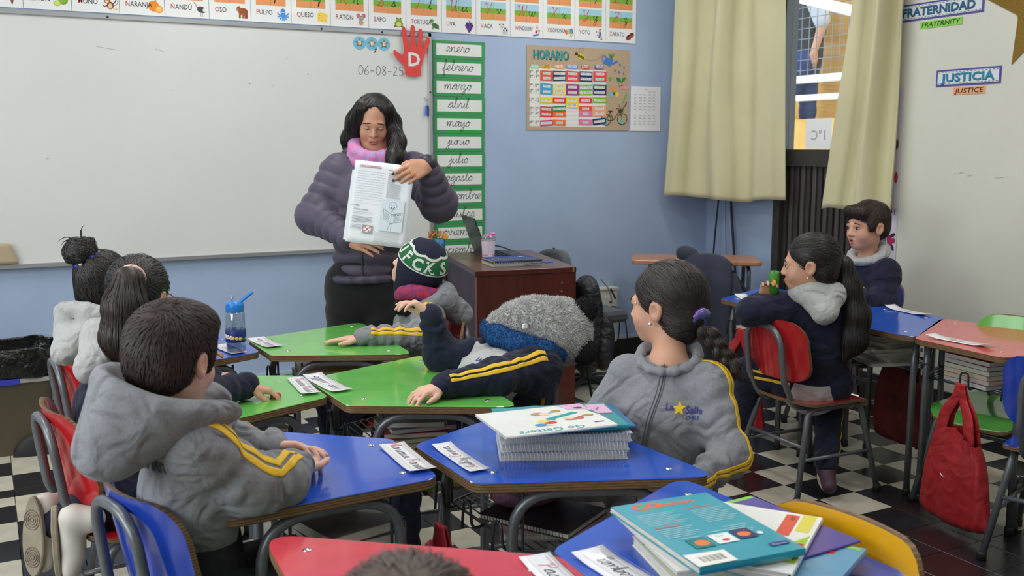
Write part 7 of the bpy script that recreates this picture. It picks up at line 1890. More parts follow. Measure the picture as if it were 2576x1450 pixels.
o = part_sdf('ponytail', Tl, m_hairb, G1, .0055); V = np.array([q_.co for q_ in o.data.vertices]) + OFF[G1.name]
strands(Tl, V, lambda X: np.tile(A3(-.05, .0, -1), (len(X), 1)), m_hairb, G1, 1100, 10, .014, .0024, seed=9, jitter=.05)
part('scrunchie', tube([tie + A3(-.004, -.006, 0) + (np.cross(nrm(A3(-.25, -.9, .1)), (0, 0, 1))*math.cos(a) + A3(0, -.1, 1)*math.sin(a))*.031 for a in np.arange(20)*2*PI/20], .010, 10, True), mat('pale_pink_velvet', (222, 184, 176), .8, bump=(200, .5)), G1, smooth=True)
m_gl = mat('crimson_glasses', (150, 48, 90), .3)
for x in (-1, 1): part('glasses_rim', tube([w(x*.031 + .021*math.cos(a), .098, -.004 + .017*math.sin(a)) for a in np.arange(20)*2*PI/20], .0016, 6, True), m_gl, G1)
for x in (-1, 1): part('glasses_temple', tube([w(x*.052, .098, .0), w(x*.074, .0, .0)], .0016, 6), m_gl, G1)
J = hoodie(pel, chest, neck, LS, LE, LW, RS, RE, RW, front, .112, .056, .005, 1.3)
part_sdf('fleece', J, m_navy, G1, .007, label='navy fleece jacket')
hood_down(neck + A3(-.012, -.015, -.012), nrm(A3(.85, .5, 0)), m_hoodg, G1, .082, .022, .055, .035, seed=2.)
for k in range(9):
    a = k*2*PI/9; part('bracelet_bead', sphere(RW + A3(.004, 0, 0) + A3(-.1, .8, .1)*math.cos(a)*.027 + A3(.3, 0, 1)*math.sin(a)*.026, .005, 8, 6), mat('clear_bead', (215, 205, 205), .15), G1, smooth=True)
legs(G1, hips, knees, ank, m_navy, (.078, .062, .048))
# white sneakers behind the chair, soles to the room
m_shoe, m_sole = mat('white_sneaker', (206, 202, 194), .6, noise=(14, .12)), mat('worn_sole', (150, 140, 122), .7, noise=(18, .2))
for c, dr, sd in ((A3(.085, 2.85, .425), A3(-.05, -.1, -1), A3(-.7, -.7, .1)), (A3(.145, 2.785, .41), A3(.02, .02, -1), A3(-.95, .25, .1))):
    Fs = frame(dr, -nrm(sd)); W = Sdf(); q_ = lambda x, y, z: c + Fs @ A3(x, y, z)
    W.cap(q_(0, -.055, .012), q_(0, .05, .008), .034, .033, k=.03); W.ell(q_(0, .085, .0), (.036, .036, .026), Fs, .02); W.cap(q_(0, -.05, .02), q_(0, -.045, .06), .033, .036, k=.02)
    so = part_sdf('shoe', W, m_shoe, G1, .006)
    pr = [(math.sin(a)*(.034 + .005*math.cos(a)), math.cos(a)*.108 + .016) for a in np.arange(28)*2*PI/28]
    V, F = extrude(pr, -.036, -.020, .003); part('sole', xf((V, F), c, Fs), m_sole, so)
    for yy in (.07, -.03):
        for k in range(4): part('sole_tread', xf(tube([((.006 + .006*k)*math.cos(a), yy + (.006 + .007*k)*math.sin(a), -.0365) for a in np.arange(18)*2*PI/18], .0014, 5, True), c, Fs), mat('sole_groove', (120, 110, 94), .8), so)

# ------------------------------------------------------------------ girl with the bun, far left
G2 = person('girl with a high hair bun in a pale grey hood', (.36, 3.62, 0))
Hc = A3(.352, 3.60, .972); Fh = frame((math.cos(math.radians(48)), math.sin(math.radians(48)), -.05))
neck, chest, pel = A3(.325, 3.585, .855), A3(.33, 3.60, .66), A3(.34, 3.62, .46); front = nrm(A3(.98, .1, 0))
RS, RE, RW = A3(.36, 3.48, .79), A3(.48, 3.46, .70), A3(.60, 3.55, .735); LS, LE, LW = A3(.33, 3.70, .79), A3(.46, 3.78, .70), A3(.60, 3.72, .735)
B, w = child_body(Hc, Fh, .95, neck, pel, LS, LE, LW, RS, RE, RW)
hand_prims(B, RW, frame((.95, .1, -.1), (.1, 0, 1)), .74, +1, [(.2, .3, .2)]*4, arm=RE*.4 + RW*.6)
part_sdf('body', B, m_skin2, G2, .006)
Hh = Sdf(); Hh.ell(w(0, -.020, .036), A3(.080, .098, .086), Fh); Hh.ell(w(0, -.055, -.03), A3(.066, .05, .06), Fh, .03); Hh.ell(w(0, .10, -.045), A3(.064, .083, .105), Fh, .012, '-')
bc = A3(.283, 3.568, 1.082); Hh.cap(w(0, -.06, .06), bc, .04, .034, k=.03)
o = part_sdf('hair', Hh, m_hairk, G2, .006); V = np.array([q_.co for q_ in o.data.vertices]) + OFF[G2.name]
strands(Hh, V, lambda X: bc - X, m_hairk, G2, 1300, 9, .012, .0024, seed=18, jitter=.05)
Bn = Sdf().ell(bc + A3(-.008, -.004, .012), (.052, .05, .042), None)
for k in range(7): Bn.cap(bc + A3(.045*math.cos(k*.9), .045*math.sin(k*.9), -.01), bc + A3(.03*math.cos(k*.9 + 1.3), .03*math.sin(k*.9 + 1.3), .045), .012, .012, k=.01)
o = part_sdf('bun', Bn, m_hairk, G2, .005); V = np.array([q_.co for q_ in o.data.vertices]) + OFF[G2.name]
strands(Bn, V, lambda X: np.cross(X - bc, A3(.1, .2, 1)), m_hairk, G2, 500, 8, .010, .0022, seed=19, jitter=.12)
for k, (a_, b_) in enumerate([((.0, .0, .05), (.012, .0, .10)), ((-.02, .0, .045), (-.065, -.01, .035)), ((-.01, .0, .05), (-.075, -.02, .05)), ((.0, .0, .05), (.004, .0, .085))]):
    p0 = bc + A3(*a_); p1 = bc + A3(*b_); part('hair_wisp', tube(spline([p0, (p0 + p1)/2 + A3(-.004, 0, .012), p1], 5), [.0022, .0015, .0004], 5), m_hairk, G2)
ax_ = nrm(bc - w(0, -.05, .05)); pu = nrm(np.cross(ax_, (0, 0, 1))); pv = np.cross(ax_, pu)
for k in range(14):
    a = k*2*PI/14; part('hair_tie_bead', sphere(bc - ax_*.018 + (pu*math.cos(a) + pv*math.sin(a))*.044, (.009, .009, .008), 10, 6), [mat('blue_ribbon', (40, 52, 176), .5), mat('white_bead', (212, 212, 214), .4), mat('dark_bead', (40, 44, 66), .4)][(0, 0, 1, 2)[k % 4]], G2, smooth=True)
J = hoodie(pel, chest, neck, LS, LE, LW, RS, RE, RW, front, .112, .054, .005, 2.3); part_sdf('fleece', J, m_hoodg, G2, .008)
hood_down(neck + A3(-.02, -.02, -.005), nrm(A3(.75, .65, 0)), m_hoodg, G2, .105, .021, .075, .045, seed=4.)
legs(G2, [pel + A3(0, .07, 0), pel + A3(0, -.07, 0)], [A3(.66, 3.72, .46), A3(.66, 3.55, .46)], [A3(.64, 3.72, .1), A3(.64, 3.55, .1)], m_navy, shoe=m_shoe, toe=[A3(1, 0, 0)]*2)

# ------------------------------------------------------------------ child in the knitted football hat
D_ = person('child in a navy and green knitted hat looking up at the teacher', (1.52, 3.68, 0))
Hc = A3(1.535, 3.70, .955); Fh = frame((-.62, .52, .42))
neck, chest, pel = A3(1.54, 3.675, .835), A3(1.53, 3.68, .66), A3(1.50, 3.70, .46); front = nrm(A3(-.95, .2, 0))
LS, LE, LW = A3(1.525, 3.575, .775), A3(1.49, 3.505, .715), A3(1.245, 3.555, .722); RS, RE, RW = A3(1.56, 3.79, .775), A3(1.50, 3.84, .62), A3(1.40, 3.76, .56)
B, w = child_body(Hc, Fh, .95, neck, pel, LS, LE, LW, RS, RE, RW)
hand_prims(B, LW + A3(-.008, .004, -.006), frame((-.86, .5, -.06), (-.1, .1, 1)), .76, -1, [(.05, .12, .1), (.05, .1, .1), (.05, .1, .1), (.05, .12, .1)], spread=.10, tdir=(.7, .6, -.1), arm=LE*.3 + LW*.7)
hand_prims(B, RW, frame((-.95, -.1, -.06), (-.1, 0, 1)), .76, +1, [(.1, .2, .2)]*4, arm=RE*.4 + RW*.6)
part_sdf('body', B, m_skin3, D_, .0045)
axh = nrm(A3(.16, -.50, .85)); e1 = nrm(np.cross(axh, A3(.883, -.469, 0))); e1 = -e1 if e1[2] > 0 else e1; e2 = np.cross(axh, e1)
Hat = Sdf().ell(Hc + Fh @ A3(0, -.012, .026), A3(.092, .106, .102), Fh).cap(Hc - axh*.03, Hc - axh*.062, .092, .088, k=.03)
Hat.ell(w(0, .115, -.06), A3(.07, .085, .09), Fh, .01, '-')
m_hatn, m_hatg, m_hatw = mat('navy_knit', (22, 26, 52), .9, bump=(300, .6)), mat('green_knit', (32, 104, 62), .9, bump=(300, .6)), mat('white_knit', (214, 216, 210), .9, bump=(300, .5))
hat_o = part_sdf('knitted_hat', Hat, m_hatn, D_, .006, label='navy knitted hat with green lettered band')
hc0 = Hc + Fh @ A3(0, -.012, .02)
def hat_pt(th, ph, off=.0012):
    th, ph = np.asarray(th, float), np.asarray(ph, float)
    d = axh*np.cos(th)[..., None] + (e1*np.cos(ph)[..., None] + e2*np.sin(ph)[..., None])*np.sin(th)[..., None]
    return Hat.shoot(hc0 + d*.25, -d, off, .3)
def hat_band(t0, t1, m, name, off, wob=0.0):
    n = 72; ph = np.linspace(0, 2*PI, n + 1); rows = [hat_pt(np.full(n + 1, t) + wob*np.abs(np.sin(ph*3 + .5)), ph, off) for t in np.linspace(t0, t1, 6)]
    G = np.stack(rows, 1); M = 6; F = [[i*M + j, i*M + j + 1, (i+1)*M + j + 1, (i+1)*M + j] for i in range(n) for j in range(M - 1)]
    V = G.reshape(-1, 3); c = V.mean(0); f = F[5]; nn = np.cross(V[f[1]] - V[f[0]], V[f[2]] - V[f[0]])
    if nn @ (V[f[0]] - hc0) < 0: F = [q_[::-1] for q_ in F]
    part(name, (V, F), m, hat_o, smooth=True)
hat_band(.70, 1.42, m_hatg, 'green_band', .0012); hat_band(.64, .74, m_hatw, 'white_piping', .002, .10); hat_band(1.40, 1.45, m_hatw, 'white_piping', .002)
for k, ch in enumerate('UFCKS'):
    V, F = text_mesh(ch, 1.0, 'CENTER', .035); V = V.copy(); pc = (-1.62, -.96, -.34, .30, .92)[k]
    ph = pc + V[:, 0]*.72; th = 1.34 - V[:, 1]*.66
    X = hat_pt(th, -ph if False else ph, .0026)
    nn = X.mean(0) - hc0
    F = [f if np.cross(X[f[1]] - X[f[0]], X[f[2]] - X[f[0]]) @ nn > 0 else f[::-1] for f in F]
    part('letter', (X, F), m_hatw, hat_o, label='white letter %s' % ch)
J = hoodie(pel, chest, neck, LS, LE, LW, RS, RE, RW, front, .112, .055, .007, 3.1); part_sdf('hoodie', J, m_grey, D_, .0065, label='grey fleece hoodie')
cuff(D_, LE, LW, m_grey, .034, .035)
stripe(J, [LS + A3(.01, .02, .0), LS, LE, (LE + LW)/2, LW + A3(.03, 0, 0)], [(-.3, -.8, .5), (-.4, -.9, .4), (-.3, -.9, .5), (0, -.9, .6), (0, -.9, .6)], m_stripe, D_, .016, .006, n=44)
hood_down(neck + A3(.03, -.02, -.02), nrm(A3(-.9, .2, 0)), m_grey, D_, .085, .028, .05, .05, seed=3.)
Q = Sdf(); ring = [neck + A3(math.cos(a)*.078, math.sin(a)*.078, .018 + .012*math.sin(a*2)) for a in np.arange(13)*2*PI/12]; Q.chain(ring, [.030]*13, k=.02, wr=(.003, .03, 1)); part_sdf('patterned_scarf', Q, mat('scarf_print', (44, 46, 112), .8, noise=(48, .5, (190, 40, 52))), D_, .006, label='navy neck warmer with red print')
Q = Sdf(); ring = [neck + A3(math.cos(a)*.088, math.sin(a)*.088, -.028) for a in np.arange(13)*2*PI/12]; Q.chain(ring, [.028]*13, k=.02); V, F = Q.surface(.007); o = part('fleece_collar', (V, F), mat('black_fleece', (16, 16, 18), .95), D_, smooth=True); fur(V, F, mat('black_fleece', (16, 16, 18), .95), D_, 2500, .010, 3, 'fleece_pile')
legs(D_, [pel + A3(0, .07, 0), pel + A3(0, -.07, 0)], [A3(1.18, 3.77, .46), A3(1.18, 3.61, .46)], [A3(1.2, 3.77, .1), A3(1.2, 3.61, .1)], m_navy, shoe=m_shoe, toe=[A3(-1, 0, 0)]*2)

# ------------------------------------------------------------------ child leaning back in the grey fur hat
E_ = person('child leaning back in a grey fur bear hat and navy jacket', (1.42, 2.86, 0))
Hc = A3(1.625, 2.812, .838); Fh = frame(nrm(A3(-.12, -.12, 1)), nrm(A3(.86, -.46, .03)))
neck, chest, pel = A3(1.515, 2.825, .775), A3(1.43, 2.85, .655), A3(1.40, 2.87, .46); front = nrm(A3(-.9, .05, .35))
LS, LE, LW = A3(1.515, 2.715, .742), A3(1.36, 2.66, .738), A3(1.185, 2.668, .728); RS, RE, RW = A3(1.46, 2.955, .745), A3(1.338, 3.03, .735), A3(1.295, 3.01, .882)
B, w = child_body(Hc, Fh, .93, neck, pel, LS, LE, LW, RS, RE, RW, face=True)
hand_prims(B, LW + A3(-.008, 0, -.002), frame((-.93, -.12, -.10), (-.12, -.1, 1)), .76, -1, [(.30, .45, .35), (.35, .5, .4), (.4, .5, .4), (.4, .5, .4)], spread=.16, tdir=(.6, .7, -.2), arm=LE*.3 + LW*.7)
hand_prims(B, RW + A3(-.002, 0, .004), frame((-.62, .35, .55), (.5, .0, .85)), .76, +1, [(.9, .5, .4), (.8, .5, .3), (.75, .4, .3), (.55, .25, .2)], spread=.14, tdir=(.3, .8, -.45), arm=RE*.3 + RW*.7)
part_sdf('body', B, m_skin3, E_, .0045)
Hat = Sdf().ell(Hc + Fh @ A3(0, -.012, .035), A3(.102, .112, .112), Fh, wr=(.005, .09, .6)); Hat.chain([Hc + Fh @ A3(0, .03, -.03), A3(1.545, 2.855, .862), A3(1.488, 2.895, .858)], [.085, .062, .036], k=.05, wr=(.004, .06, 1))
Hat.cap(Hc + Fh @ A3(.03, -.06, -.04), Hc + Fh @ A3(-.03, -.06, -.04), .06, k=.04)
Hat.ell(Hc + Fh @ A3(.03, .112, .0), A3(.03, .03, .025), Fh, .02, '-')
m_fur = mat('grey_plush', (196, 196, 194), .95, noise=(120, .18)); V, F = Hat.surface(.007); ho = part('fur_hat', (V, F), m_fur, E_, smooth=True, label='grey plush bear hat'); fur(V, F, m_fur, ho, 26000, .011, 5, 'plush_pile', lean=(0, 0, -.15), w_=.0016)
m_bearear = mat('black_plush', (20, 20, 22), .95)
for c in (A3(1.728, 2.745, .905), A3(1.712, 2.715, .772)):
    V, F = Sdf().ell(c, (.042, .030, .042), frame(A3(-.47, -.88, 0))).surface(.007); eo = part('hat_ear', (V, F), m_bearear, ho, smooth=True); 
    fur(V, F, m_bearear, E_, 1800, .007, 6, 'ear_pile', w_=.0014)
part('hat_tag', box((1.512, 2.757, .868), (.016, .008, .016), .002), mat('tag_white', (240, 240, 238), .6), ho)
Q = Sdf(); Q.chain([A3(1.476, 2.935, .838), A3(1.462, 2.85, .826), A3(1.500, 2.745, .808), A3(1.560, 2.715, .790), A3(1.615, 2.73, .775), A3(1.63, 2.80, .77), A3(1.60, 2.89, .79), A3(1.53, 2.95, .83), A3(1.476, 2.935, .835)], [.030, .034, .033, .031, .030, .030, .030, .030, .030], k=.02, wr=(.003, .05, 1))
m_bl = mat('blue_plush', (22, 74, 128), .95, noise=(60, .2)); V, F = Q.surface(.007); so = part('blue_scarf', (V, F), m_bl, E_, smooth=True, label='blue plush neck warmer'); fur(V, F, m_bl, so, 9000, .008, 7, 'scarf_pile', w_=.0014)
J = hoodie(pel, chest, neck, LS, LE, LW, RS, RE, RW, front, .112, .044, .005, .8); J.ell(A3(1.405, 2.79, .715), (.105, .115, .072), None, .05); part_sdf('hoodie', J, m_hoodg, E_, .007, label='pale grey hoodie with blue lettering')
N_ = Sdf(); N_.cap(RS, RE, .058, .055, k=.03, wr=(.006, .06, 1)).cap(RE, RW, .054, .040, k=.03, wr=(.006, .05, 2)); part_sdf('far_sleeve', N_, m_navy, E_, .0065)
N2 = Sdf(); N2.cap(LS + A3(.03, .02, .0), LE, .068, .056, k=.04, wr=(.005, .08, 1)).cap(LE, LW + A3(.0, 0, .002), .056, .040, k=.03, wr=(.004, .07, 2)); N2.cap(LS + A3(.03, .02, -.02), pel + A3(.10, -.07, .05), .075, .09, k=.06, wr=(.006, .09, 3)); N2.cap(LS + A3(.03, .03, .02), A3(1.45, 2.72, .74), .04, .03, k=.04); part_sdf('jacket', N2, m_navy, E_, .0065, label='navy jacket slipping off the shoulder')
stripe(N2, [LS + A3(.03, .0, 0), LS, (LS + LE)/2, LE, (LE + LW)/2, LW + A3(.012, 0, 0)], [(0, -.75, .66)]*6, m_stripe, E_, .0135, .007, n=60)
stripe(J, [neck + A3(.03, -.03, 0), neck + A3(.0, -.10, -.03)], [(-.3, -.3, 1), (-.3, -.5, .8)], m_stripe, E_, .010, .008, n=12)
school_logo(J, A3(1.380, 2.745, .76), A3(.45, -.85, .1), nrm(A3(.4, .1, .9)), .030, E_, chile=False)
sew_text(J, A3(1.345, 2.745, .745), A3(.45, -.85, .1), nrm(A3(.4, .1, .9)), 'Diego', .028, mat('logo_52_56_140', (52, 56, 140), .7), E_)
legs(E_, [pel + A3(0, .07, 0), pel + A3(0, -.07, 0)], [A3(1.10, 2.95, .46), A3(1.10, 2.80, .46)], [A3(1.1, 2.95, .1), A3(1.1, 2.80, .1)], m_navy, shoe=m_shoe, toe=[A3(-1, 0, 0)]*2)

# ------------------------------------------------------------------ girl with the braid in the grey zip hoodie
Fg = person('girl with a braid and purple scrunchie in a grey zip hoodie', (1.54, 2.1, 0))
Hc = A3(1.622, 2.165, 1.010); Fh = frame((-.42, .83, -.03))
neck, chest, pel = A3(1.600, 2.115, .905), A3(1.570, 2.10, .70), A3(1.54, 2.10, .46); front = nrm(A3(-.75, -.66, 0)); rt = np.cross(front, (0, 0, 1))
LS, LE, LW = A3(1.664, 2.020, .822), A3(1.638, 1.905, .655), A3(1.50, 1.885, .605); RS, RE, RW = A3(1.535, 2.205, .818), A3(1.465, 2.24, .70), A3(1.39, 2.11, .62)
B, w = child_body(Hc, Fh, .98, neck, pel, LS, LE, LW, RS, RE, RW)
hand_prims(B, LW, frame((-.9, .2, -.1), (0, 0, 1)), .76, -1, [(.2, .3, .2)]*4, arm=LE*.4 + LW*.6)
part_sdf('body', B, m_skin, Fg, .0045)
eyes(Fg, w, Fh, .98, yy=.074)
Hh = Sdf(); Hh.ell(w(0, -.020, .038), A3(.081, .101, .088), Fh); Hh.ell(w(0, -.050, -.035), A3(.066, .055, .065), Fh, .03); Hh.ell(w(0, .105, -.045), A3(.066, .083, .110), Fh, .012, '-')
for x in (-1, 1): Hh.ell(w(x*.084, -.002, -.018), A3(.022, .026, .038), Fh, .01, '-')
tie = A3(1.652, 2.062, .982); Hh.cap(w(0, -.075, -.01), tie + A3(-.012, .018, .004), .045, .024, k=.03)
o = part_sdf('hair', Hh, m_hairb, Fg, .005); V = np.array([q_.co for q_ in o.data.vertices]) + OFF[Fg.name]
strands(Hh, V, lambda X: tie - X, m_hairb, Fg, 1900, 11, .011, .0020, seed=28, jitter=.02)
Q = Sdf(); nb_ = 9; bp0, bp1 = tie + A3(.010, -.02, -.022), A3(1.722, 1.985, .855)
bd_ = nrm(bp1 - bp0); bs = nrm(np.cross(bd_, (-.6, -.7, 0)))
for k in range(nb_):
    t_ = k / (nb_ - 1); c = bp0*(1 - t_) + bp1*t_ + bs*(.010*(-1) ** k); Q.ell(c, A3(.016, .022, .013)*(1 - .25*t_), frame(nrm(bd_ + bs*(.8*(-1) ** k)), A3(-.6, -.7, .1)), .004)
Q.cap(bp1, bp1 + bd_*.03, .012, .006, k=.01); o = part_sdf('braid', Q, m_hairb, Fg, .004); V = np.array([q_.co for q_ in o.data.vertices]) + OFF[Fg.name]
strands(Q, V, lambda X: np.tile(bd_, (len(X), 1)), m_hairb, Fg, 500, 4, .008, .0018, seed=29, jitter=.5)
Q = Sdf(); tn = nrm(tie - w(0, -.06, 0)); pu = nrm(np.cross(tn, (0, 0, 1))); pv = np.cross(tn, pu)
Q.chain([tie + (pu*math.cos(a)*.022 + pv*math.sin(a)*.026) for a in np.arange(13)*2*PI/12], [.0125*(1 + .25*math.sin(5*i)) for i in range(13)], k=.006, wr=(.0025, .012, 1)); part_sdf('scrunchie', Q, mat('purple_satin', (126, 54, 150), .28, metal=.35, noise=(30, .5, (90, 120, 170))), Fg, .004)
part('earring', sphere(w(-.083, .004, -.040), .0055, 10, 8), mat('silver_stud', (226, 222, 210), .15, metal=.8), Fg, smooth=True); part('hair_gem', sphere(w(-.062, .058, .012), .004, 8, 6), mat('silver_stud', (226, 222, 210), .15), Fg, smooth=True)
J = hoodie(pel, chest, neck, LS, LE, LW, RS, RE, RW, front, .118, .049, .008, 1.9); J.ell(neck + A3(.005, .0, .03), (.062, .062, .07), None, .02, '-')
part_sdf('zip_hoodie', J, m_grey, Fg, .006, label='grey zip hoodie with yellow sleeve stripes')
Q = Sdf(); ring = [neck + (front*math.cos(a)*.072 + rt*math.sin(a)*.078) + A3(0, 0, -.022 - .030*math.cos(a)) for a in np.arange(15)*2*PI/14]; Q.chain(ring, [.0135 - .003*math.cos(a) for a in np.arange(15)*2*PI/14], k=.012, wr=(.003, .03, 2)); Q.ell(neck - front*.075 + A3(0, 0, -.02), (.06, .05, .035), None, .03); part_sdf('collar', Q, m_grey, Fg, .006)
zc = [neck + front*.10 + A3(0, 0, -.03), neck + front*.2 + A3(-.005, 0, -.10), chest + front*.2 + rt*.012 + A3(0, 0, .03), chest + front*.2 + rt*.030 + A3(0, 0, -.10), chest + front*.2 + rt*.035 + A3(0, 0, -.2)]
Zp = spline(np.array(zc), 10); zp = J.shoot(Zp + front*.1, np.tile(-front, (len(Zp), 1)), .0012)
part('zip', tube(zp, .0030, 6), mat('grey_zip', (120, 122, 128), .5), Fg, smooth=True); part('zip_pull', box(zp[1] + front*.006 + A3(0, 0, -.012), (.006, .005, .022)), mat('silver_zip', (160, 162, 166), .3, metal=.8), Fg)
for sg in (-1, 1):
    P = zp + rt*sg*.007; P = J.snap(P, .0008); part('zip_seam', tube(P, .0014, 5), mat('seam_grey', (108, 110, 114), .9), Fg)
for a_, b_ in (((.10, -.155), (.012, -.175)), ((-.035, -.145), (-.115, -.165))):
    P = np.array([chest + front*.25 + rt*(a_[0]*(1 - q_) + b_[0]*q_)*-1 + A3(0, 0, a_[1]*(1 - q_) + b_[1]*q_) for q_ in np.linspace(0, 1, 9)]); part('pocket_edge', tube(J.shoot(P, np.tile(-front, (9, 1)), .0012), .0024, 5), mat('seam_grey', (108, 110, 114), .9), Fg)
school_logo(J, chest - rt*.068 + A3(0, 0, .062), -rt, (0, 0, 1), .031, Fg)
stripe(J, [neck + A3(.04, -.045, -.028), LS, (LS + LE)/2, LE, (LE + LW)/2, LW], [(.2, -.5, 1), (.40, -.70, .7), (.50, -.85, .1), (.45, -.9, .0), (.1, -1, .1), (-.1, -1, .1)], m_stripe, Fg, .012, .005, n=66)
legs(Fg, [pel + A3(-.02, .07, 0), pel + A3(-.02, -.06, 0)], [A3(1.22, 2.18, .46), A3(1.24, 2.0, .46)], [A3(1.24, 2.18, .1), A3(1.26, 2.0, .1)], mat('light_grey_joggers', (150, 150, 152), .95, noise=(40, .1)), shoe=m_shoe, toe=[A3(-1, 0, 0)]*2)

# ------------------------------------------------------------------ girl on the red chair, right
G3 = person('girl in a navy jacket leaning on the red chair, drinking', (3.05, 3.02, 0))
Hc = A3(2.922, 2.955, .966); Fh = frame((-.64, .66, -.04))
neck, chest, pel = A3(2.985, 2.965, .838), A3(3.015, 2.99, .645), A3(3.045, 3.03, .455); front = nrm(A3(.66, .75, 0)); rt = np.cross(front, (0, 0, 1))
LS, LE, LW = A3(2.872, 3.035, .785), A3(2.735, 3.075, .772), A3(2.845, 3.12, .805); RS, RE, RW = A3(3.095, 2.895, .775), A3(3.165, 2.97, .61), A3(3.22, 3.11, .58)
hips = [pel + A3(-.05, .05, 0), pel + A3(.05, -.05, 0)]; knees = [A3(2.885, 3.245, .465), A3(3.25, 3.13, .455)]; ank = [A3(2.93, 3.35, .12), A3(3.03, 2.915, .145)]
B, w = child_body(Hc, Fh, 1.02, neck, pel, LS, LE, LW, RS, RE, RW, hips=hips, knees=knees, ankles=ank)
hand_prims(B, LW + A3(-.004, -.006, .006), frame((-.15, -.45, .88), (.5, .6, .4)), .78, -1, [(.5, .6, .4)]*4, tdir=(.4, .8, .2), arm=LE*.3 + LW*.7)
part_sdf('body', B, m_skin, G3, .0042)
eyes(G3, w, Fh, 1.02, look=(.1, 1, .1)); lips(G3, w, 1.02)
part('earring', sphere(w(-.083, .002, -.042), .0042, 10, 8), mat('silver_stud', (226, 222, 210), .15, metal=.8), G3, smooth=True)
Hh = Sdf(); Hh.ell(w(0, -.022, .038), A3(.083, .104, .092), Fh); Hh.ell(w(0, -.062, -.030), A3(.070, .052, .060), Fh, .03); Hh.ell(w(0, .112, -.045), A3(.070, .085, .115), Fh, .012, '-')
for x in (-1, 1): Hh.ell(w(x*.086, -.002, -.020), A3(.022, .027, .038), Fh, .01, '-')
tie = A3(3.018, 2.905, .985); Hh.cap(w(0, -.08, .02), tie, .04, .022, k=.03)
o = part_sdf('hair', Hh, m_hairk, G3, .0055); V = np.array([q_.co for q_ in o.data.vertices]) + OFF[G3.name]; strands(Hh, V, lambda X: tie - X, m_hairk, G3, 1400, 10, .012, .0020, seed=38, jitter=.02)
Q = Sdf(); Q.chain([tie, tie + A3(.025, -.02, -.02), A3(3.062, 2.868, .88), A3(3.085, 2.845, .76), A3(3.075, 2.84, .66), A3(3.03, 2.85, .585)], [.020, .026, .036, .046, .042, .010], k=.05); o = part_sdf('ponytail', Q, m_hairk, G3, .0055); V = np.array([q_.co for q_ in o.data.vertices]) + OFF[G3.name]
strands(Q, V, lambda X: np.tile(A3(.05, -.02, -1), (len(X), 1)), m_hairk, G3, 1200, 10, .016, .0022, seed=39, jitter=.10)
part('hair_tie', tube([tie + A3(.004, -.004, -.002) + (nrm(np.cross((.6, -.6, -.4), (0, 0, 1)))*math.cos(a) + A3(.3, -.3, .9)*math.sin(a))*.024 for a in np.arange(16)*2*PI/16], .005, 8, True), mat('green_elastic', (40, 110, 90), .6), G3, smooth=True); part('hair_clip', tube([w(-.083, -.005, .055), w(-.078, -.035, .075)], .0022, 6), mat('dark_clip', (70, 70, 74), .3, metal=.6), G3)
J = hoodie(pel, chest, neck, LS, LE, LW, RS, RE, RW, front, .126, .057, .008, 2.6); part_sdf('jacket', J, m_navy, G3, .0065, label='navy fleece jacket')
part_sdf('undershirt_hem', Sdf().cap(pel + A3(-.0, .0, -.005), pel + A3(0, 0, .03), .138, .13, k=.02, ax=front, f=1.2), m_hoodg, G3, .008)
hood_down(neck + A3(-.01, -.015, -.005), nrm(A3(.5, .85, 0)), m_hoodg, G3, .088, .027, .045, .035, seed=6., res=.006)
TQ = legs(G3, hips, knees, ank, m_navy, (.085, .066, .05))
stripe(TQ, [hips[0], (hips[0] + knees[0])/2, knees[0] - A3(-.02, .02, 0)], [(-.8, -.4, .2)]*3, m_stripe, G3, .009, .012, n=20, name='trouser_stripe'); stripe(TQ, [knees[1], (knees[1] + ank[1])/2, ank[1]], [(.6, -.7, 0)]*3, m_stripe, G3, .007, .008, n=20, name='trouser_stripe')
school_logo(TQ, A3(2.90, 3.16, .505), A3(.6, -.75, 0), A3(-.2, -.1, 1), .016, G3, dark=(200, 200, 205), chile=False)
for a_, d in zip(ank, (A3(.2, 1, -.1), A3(-.55, -.75, -.35))):
    d = nrm(d); Fs = frame(d); W = Sdf().cap(a_ + A3(0, 0, -.035) - d*.03, a_ + d*.09 + A3(0, 0, -.05), .036, .030, k=.02).cap(a_, a_ + A3(0, 0, -.04), .034, .036, k=.02); so = part_sdf('shoe', W, mat('maroon_trainer', (70, 46, 60), .6), G3, .006); V, F = extrude([(math.sin(a)*.034, math.cos(a)*.085) for a in np.arange(24)*2*PI/24], -.014, .014, .003); part('sole', xf((V, F), a_ + d*.03 + Fs[:, 2]*-.074 + A3(0, 0, .006), Fs), mat('cream_sole', (206, 196, 170), .7), so)
cp = thing('green_cup', 'green plastic cup at the mouth of the girl on the right', 'cup', (2.83, 3.04, .86)); V, F = lathe([(.018, -.045), (.019, -.044), (.0215, .042), (.0205, .042), (.018, -.04), (.0, -.041)], 24)
part('cup', xf((V, F), (2.826, 3.045, .893), Rx(.12) @ Ry(-.18)), mat('green_cup_plastic', (66, 140, 40), .35, noise=(30, .25, (40, 108, 30)), stretch=(1, 1, .2)), cp, smooth=True); part('cup_motif', xf(sphere((0, 0, 0), (.008, .0015, .016), 10, 8), (2.812, 3.028, .893), frame(A3(.45, .9, 0))), m_yel2, cp, smooth=True)

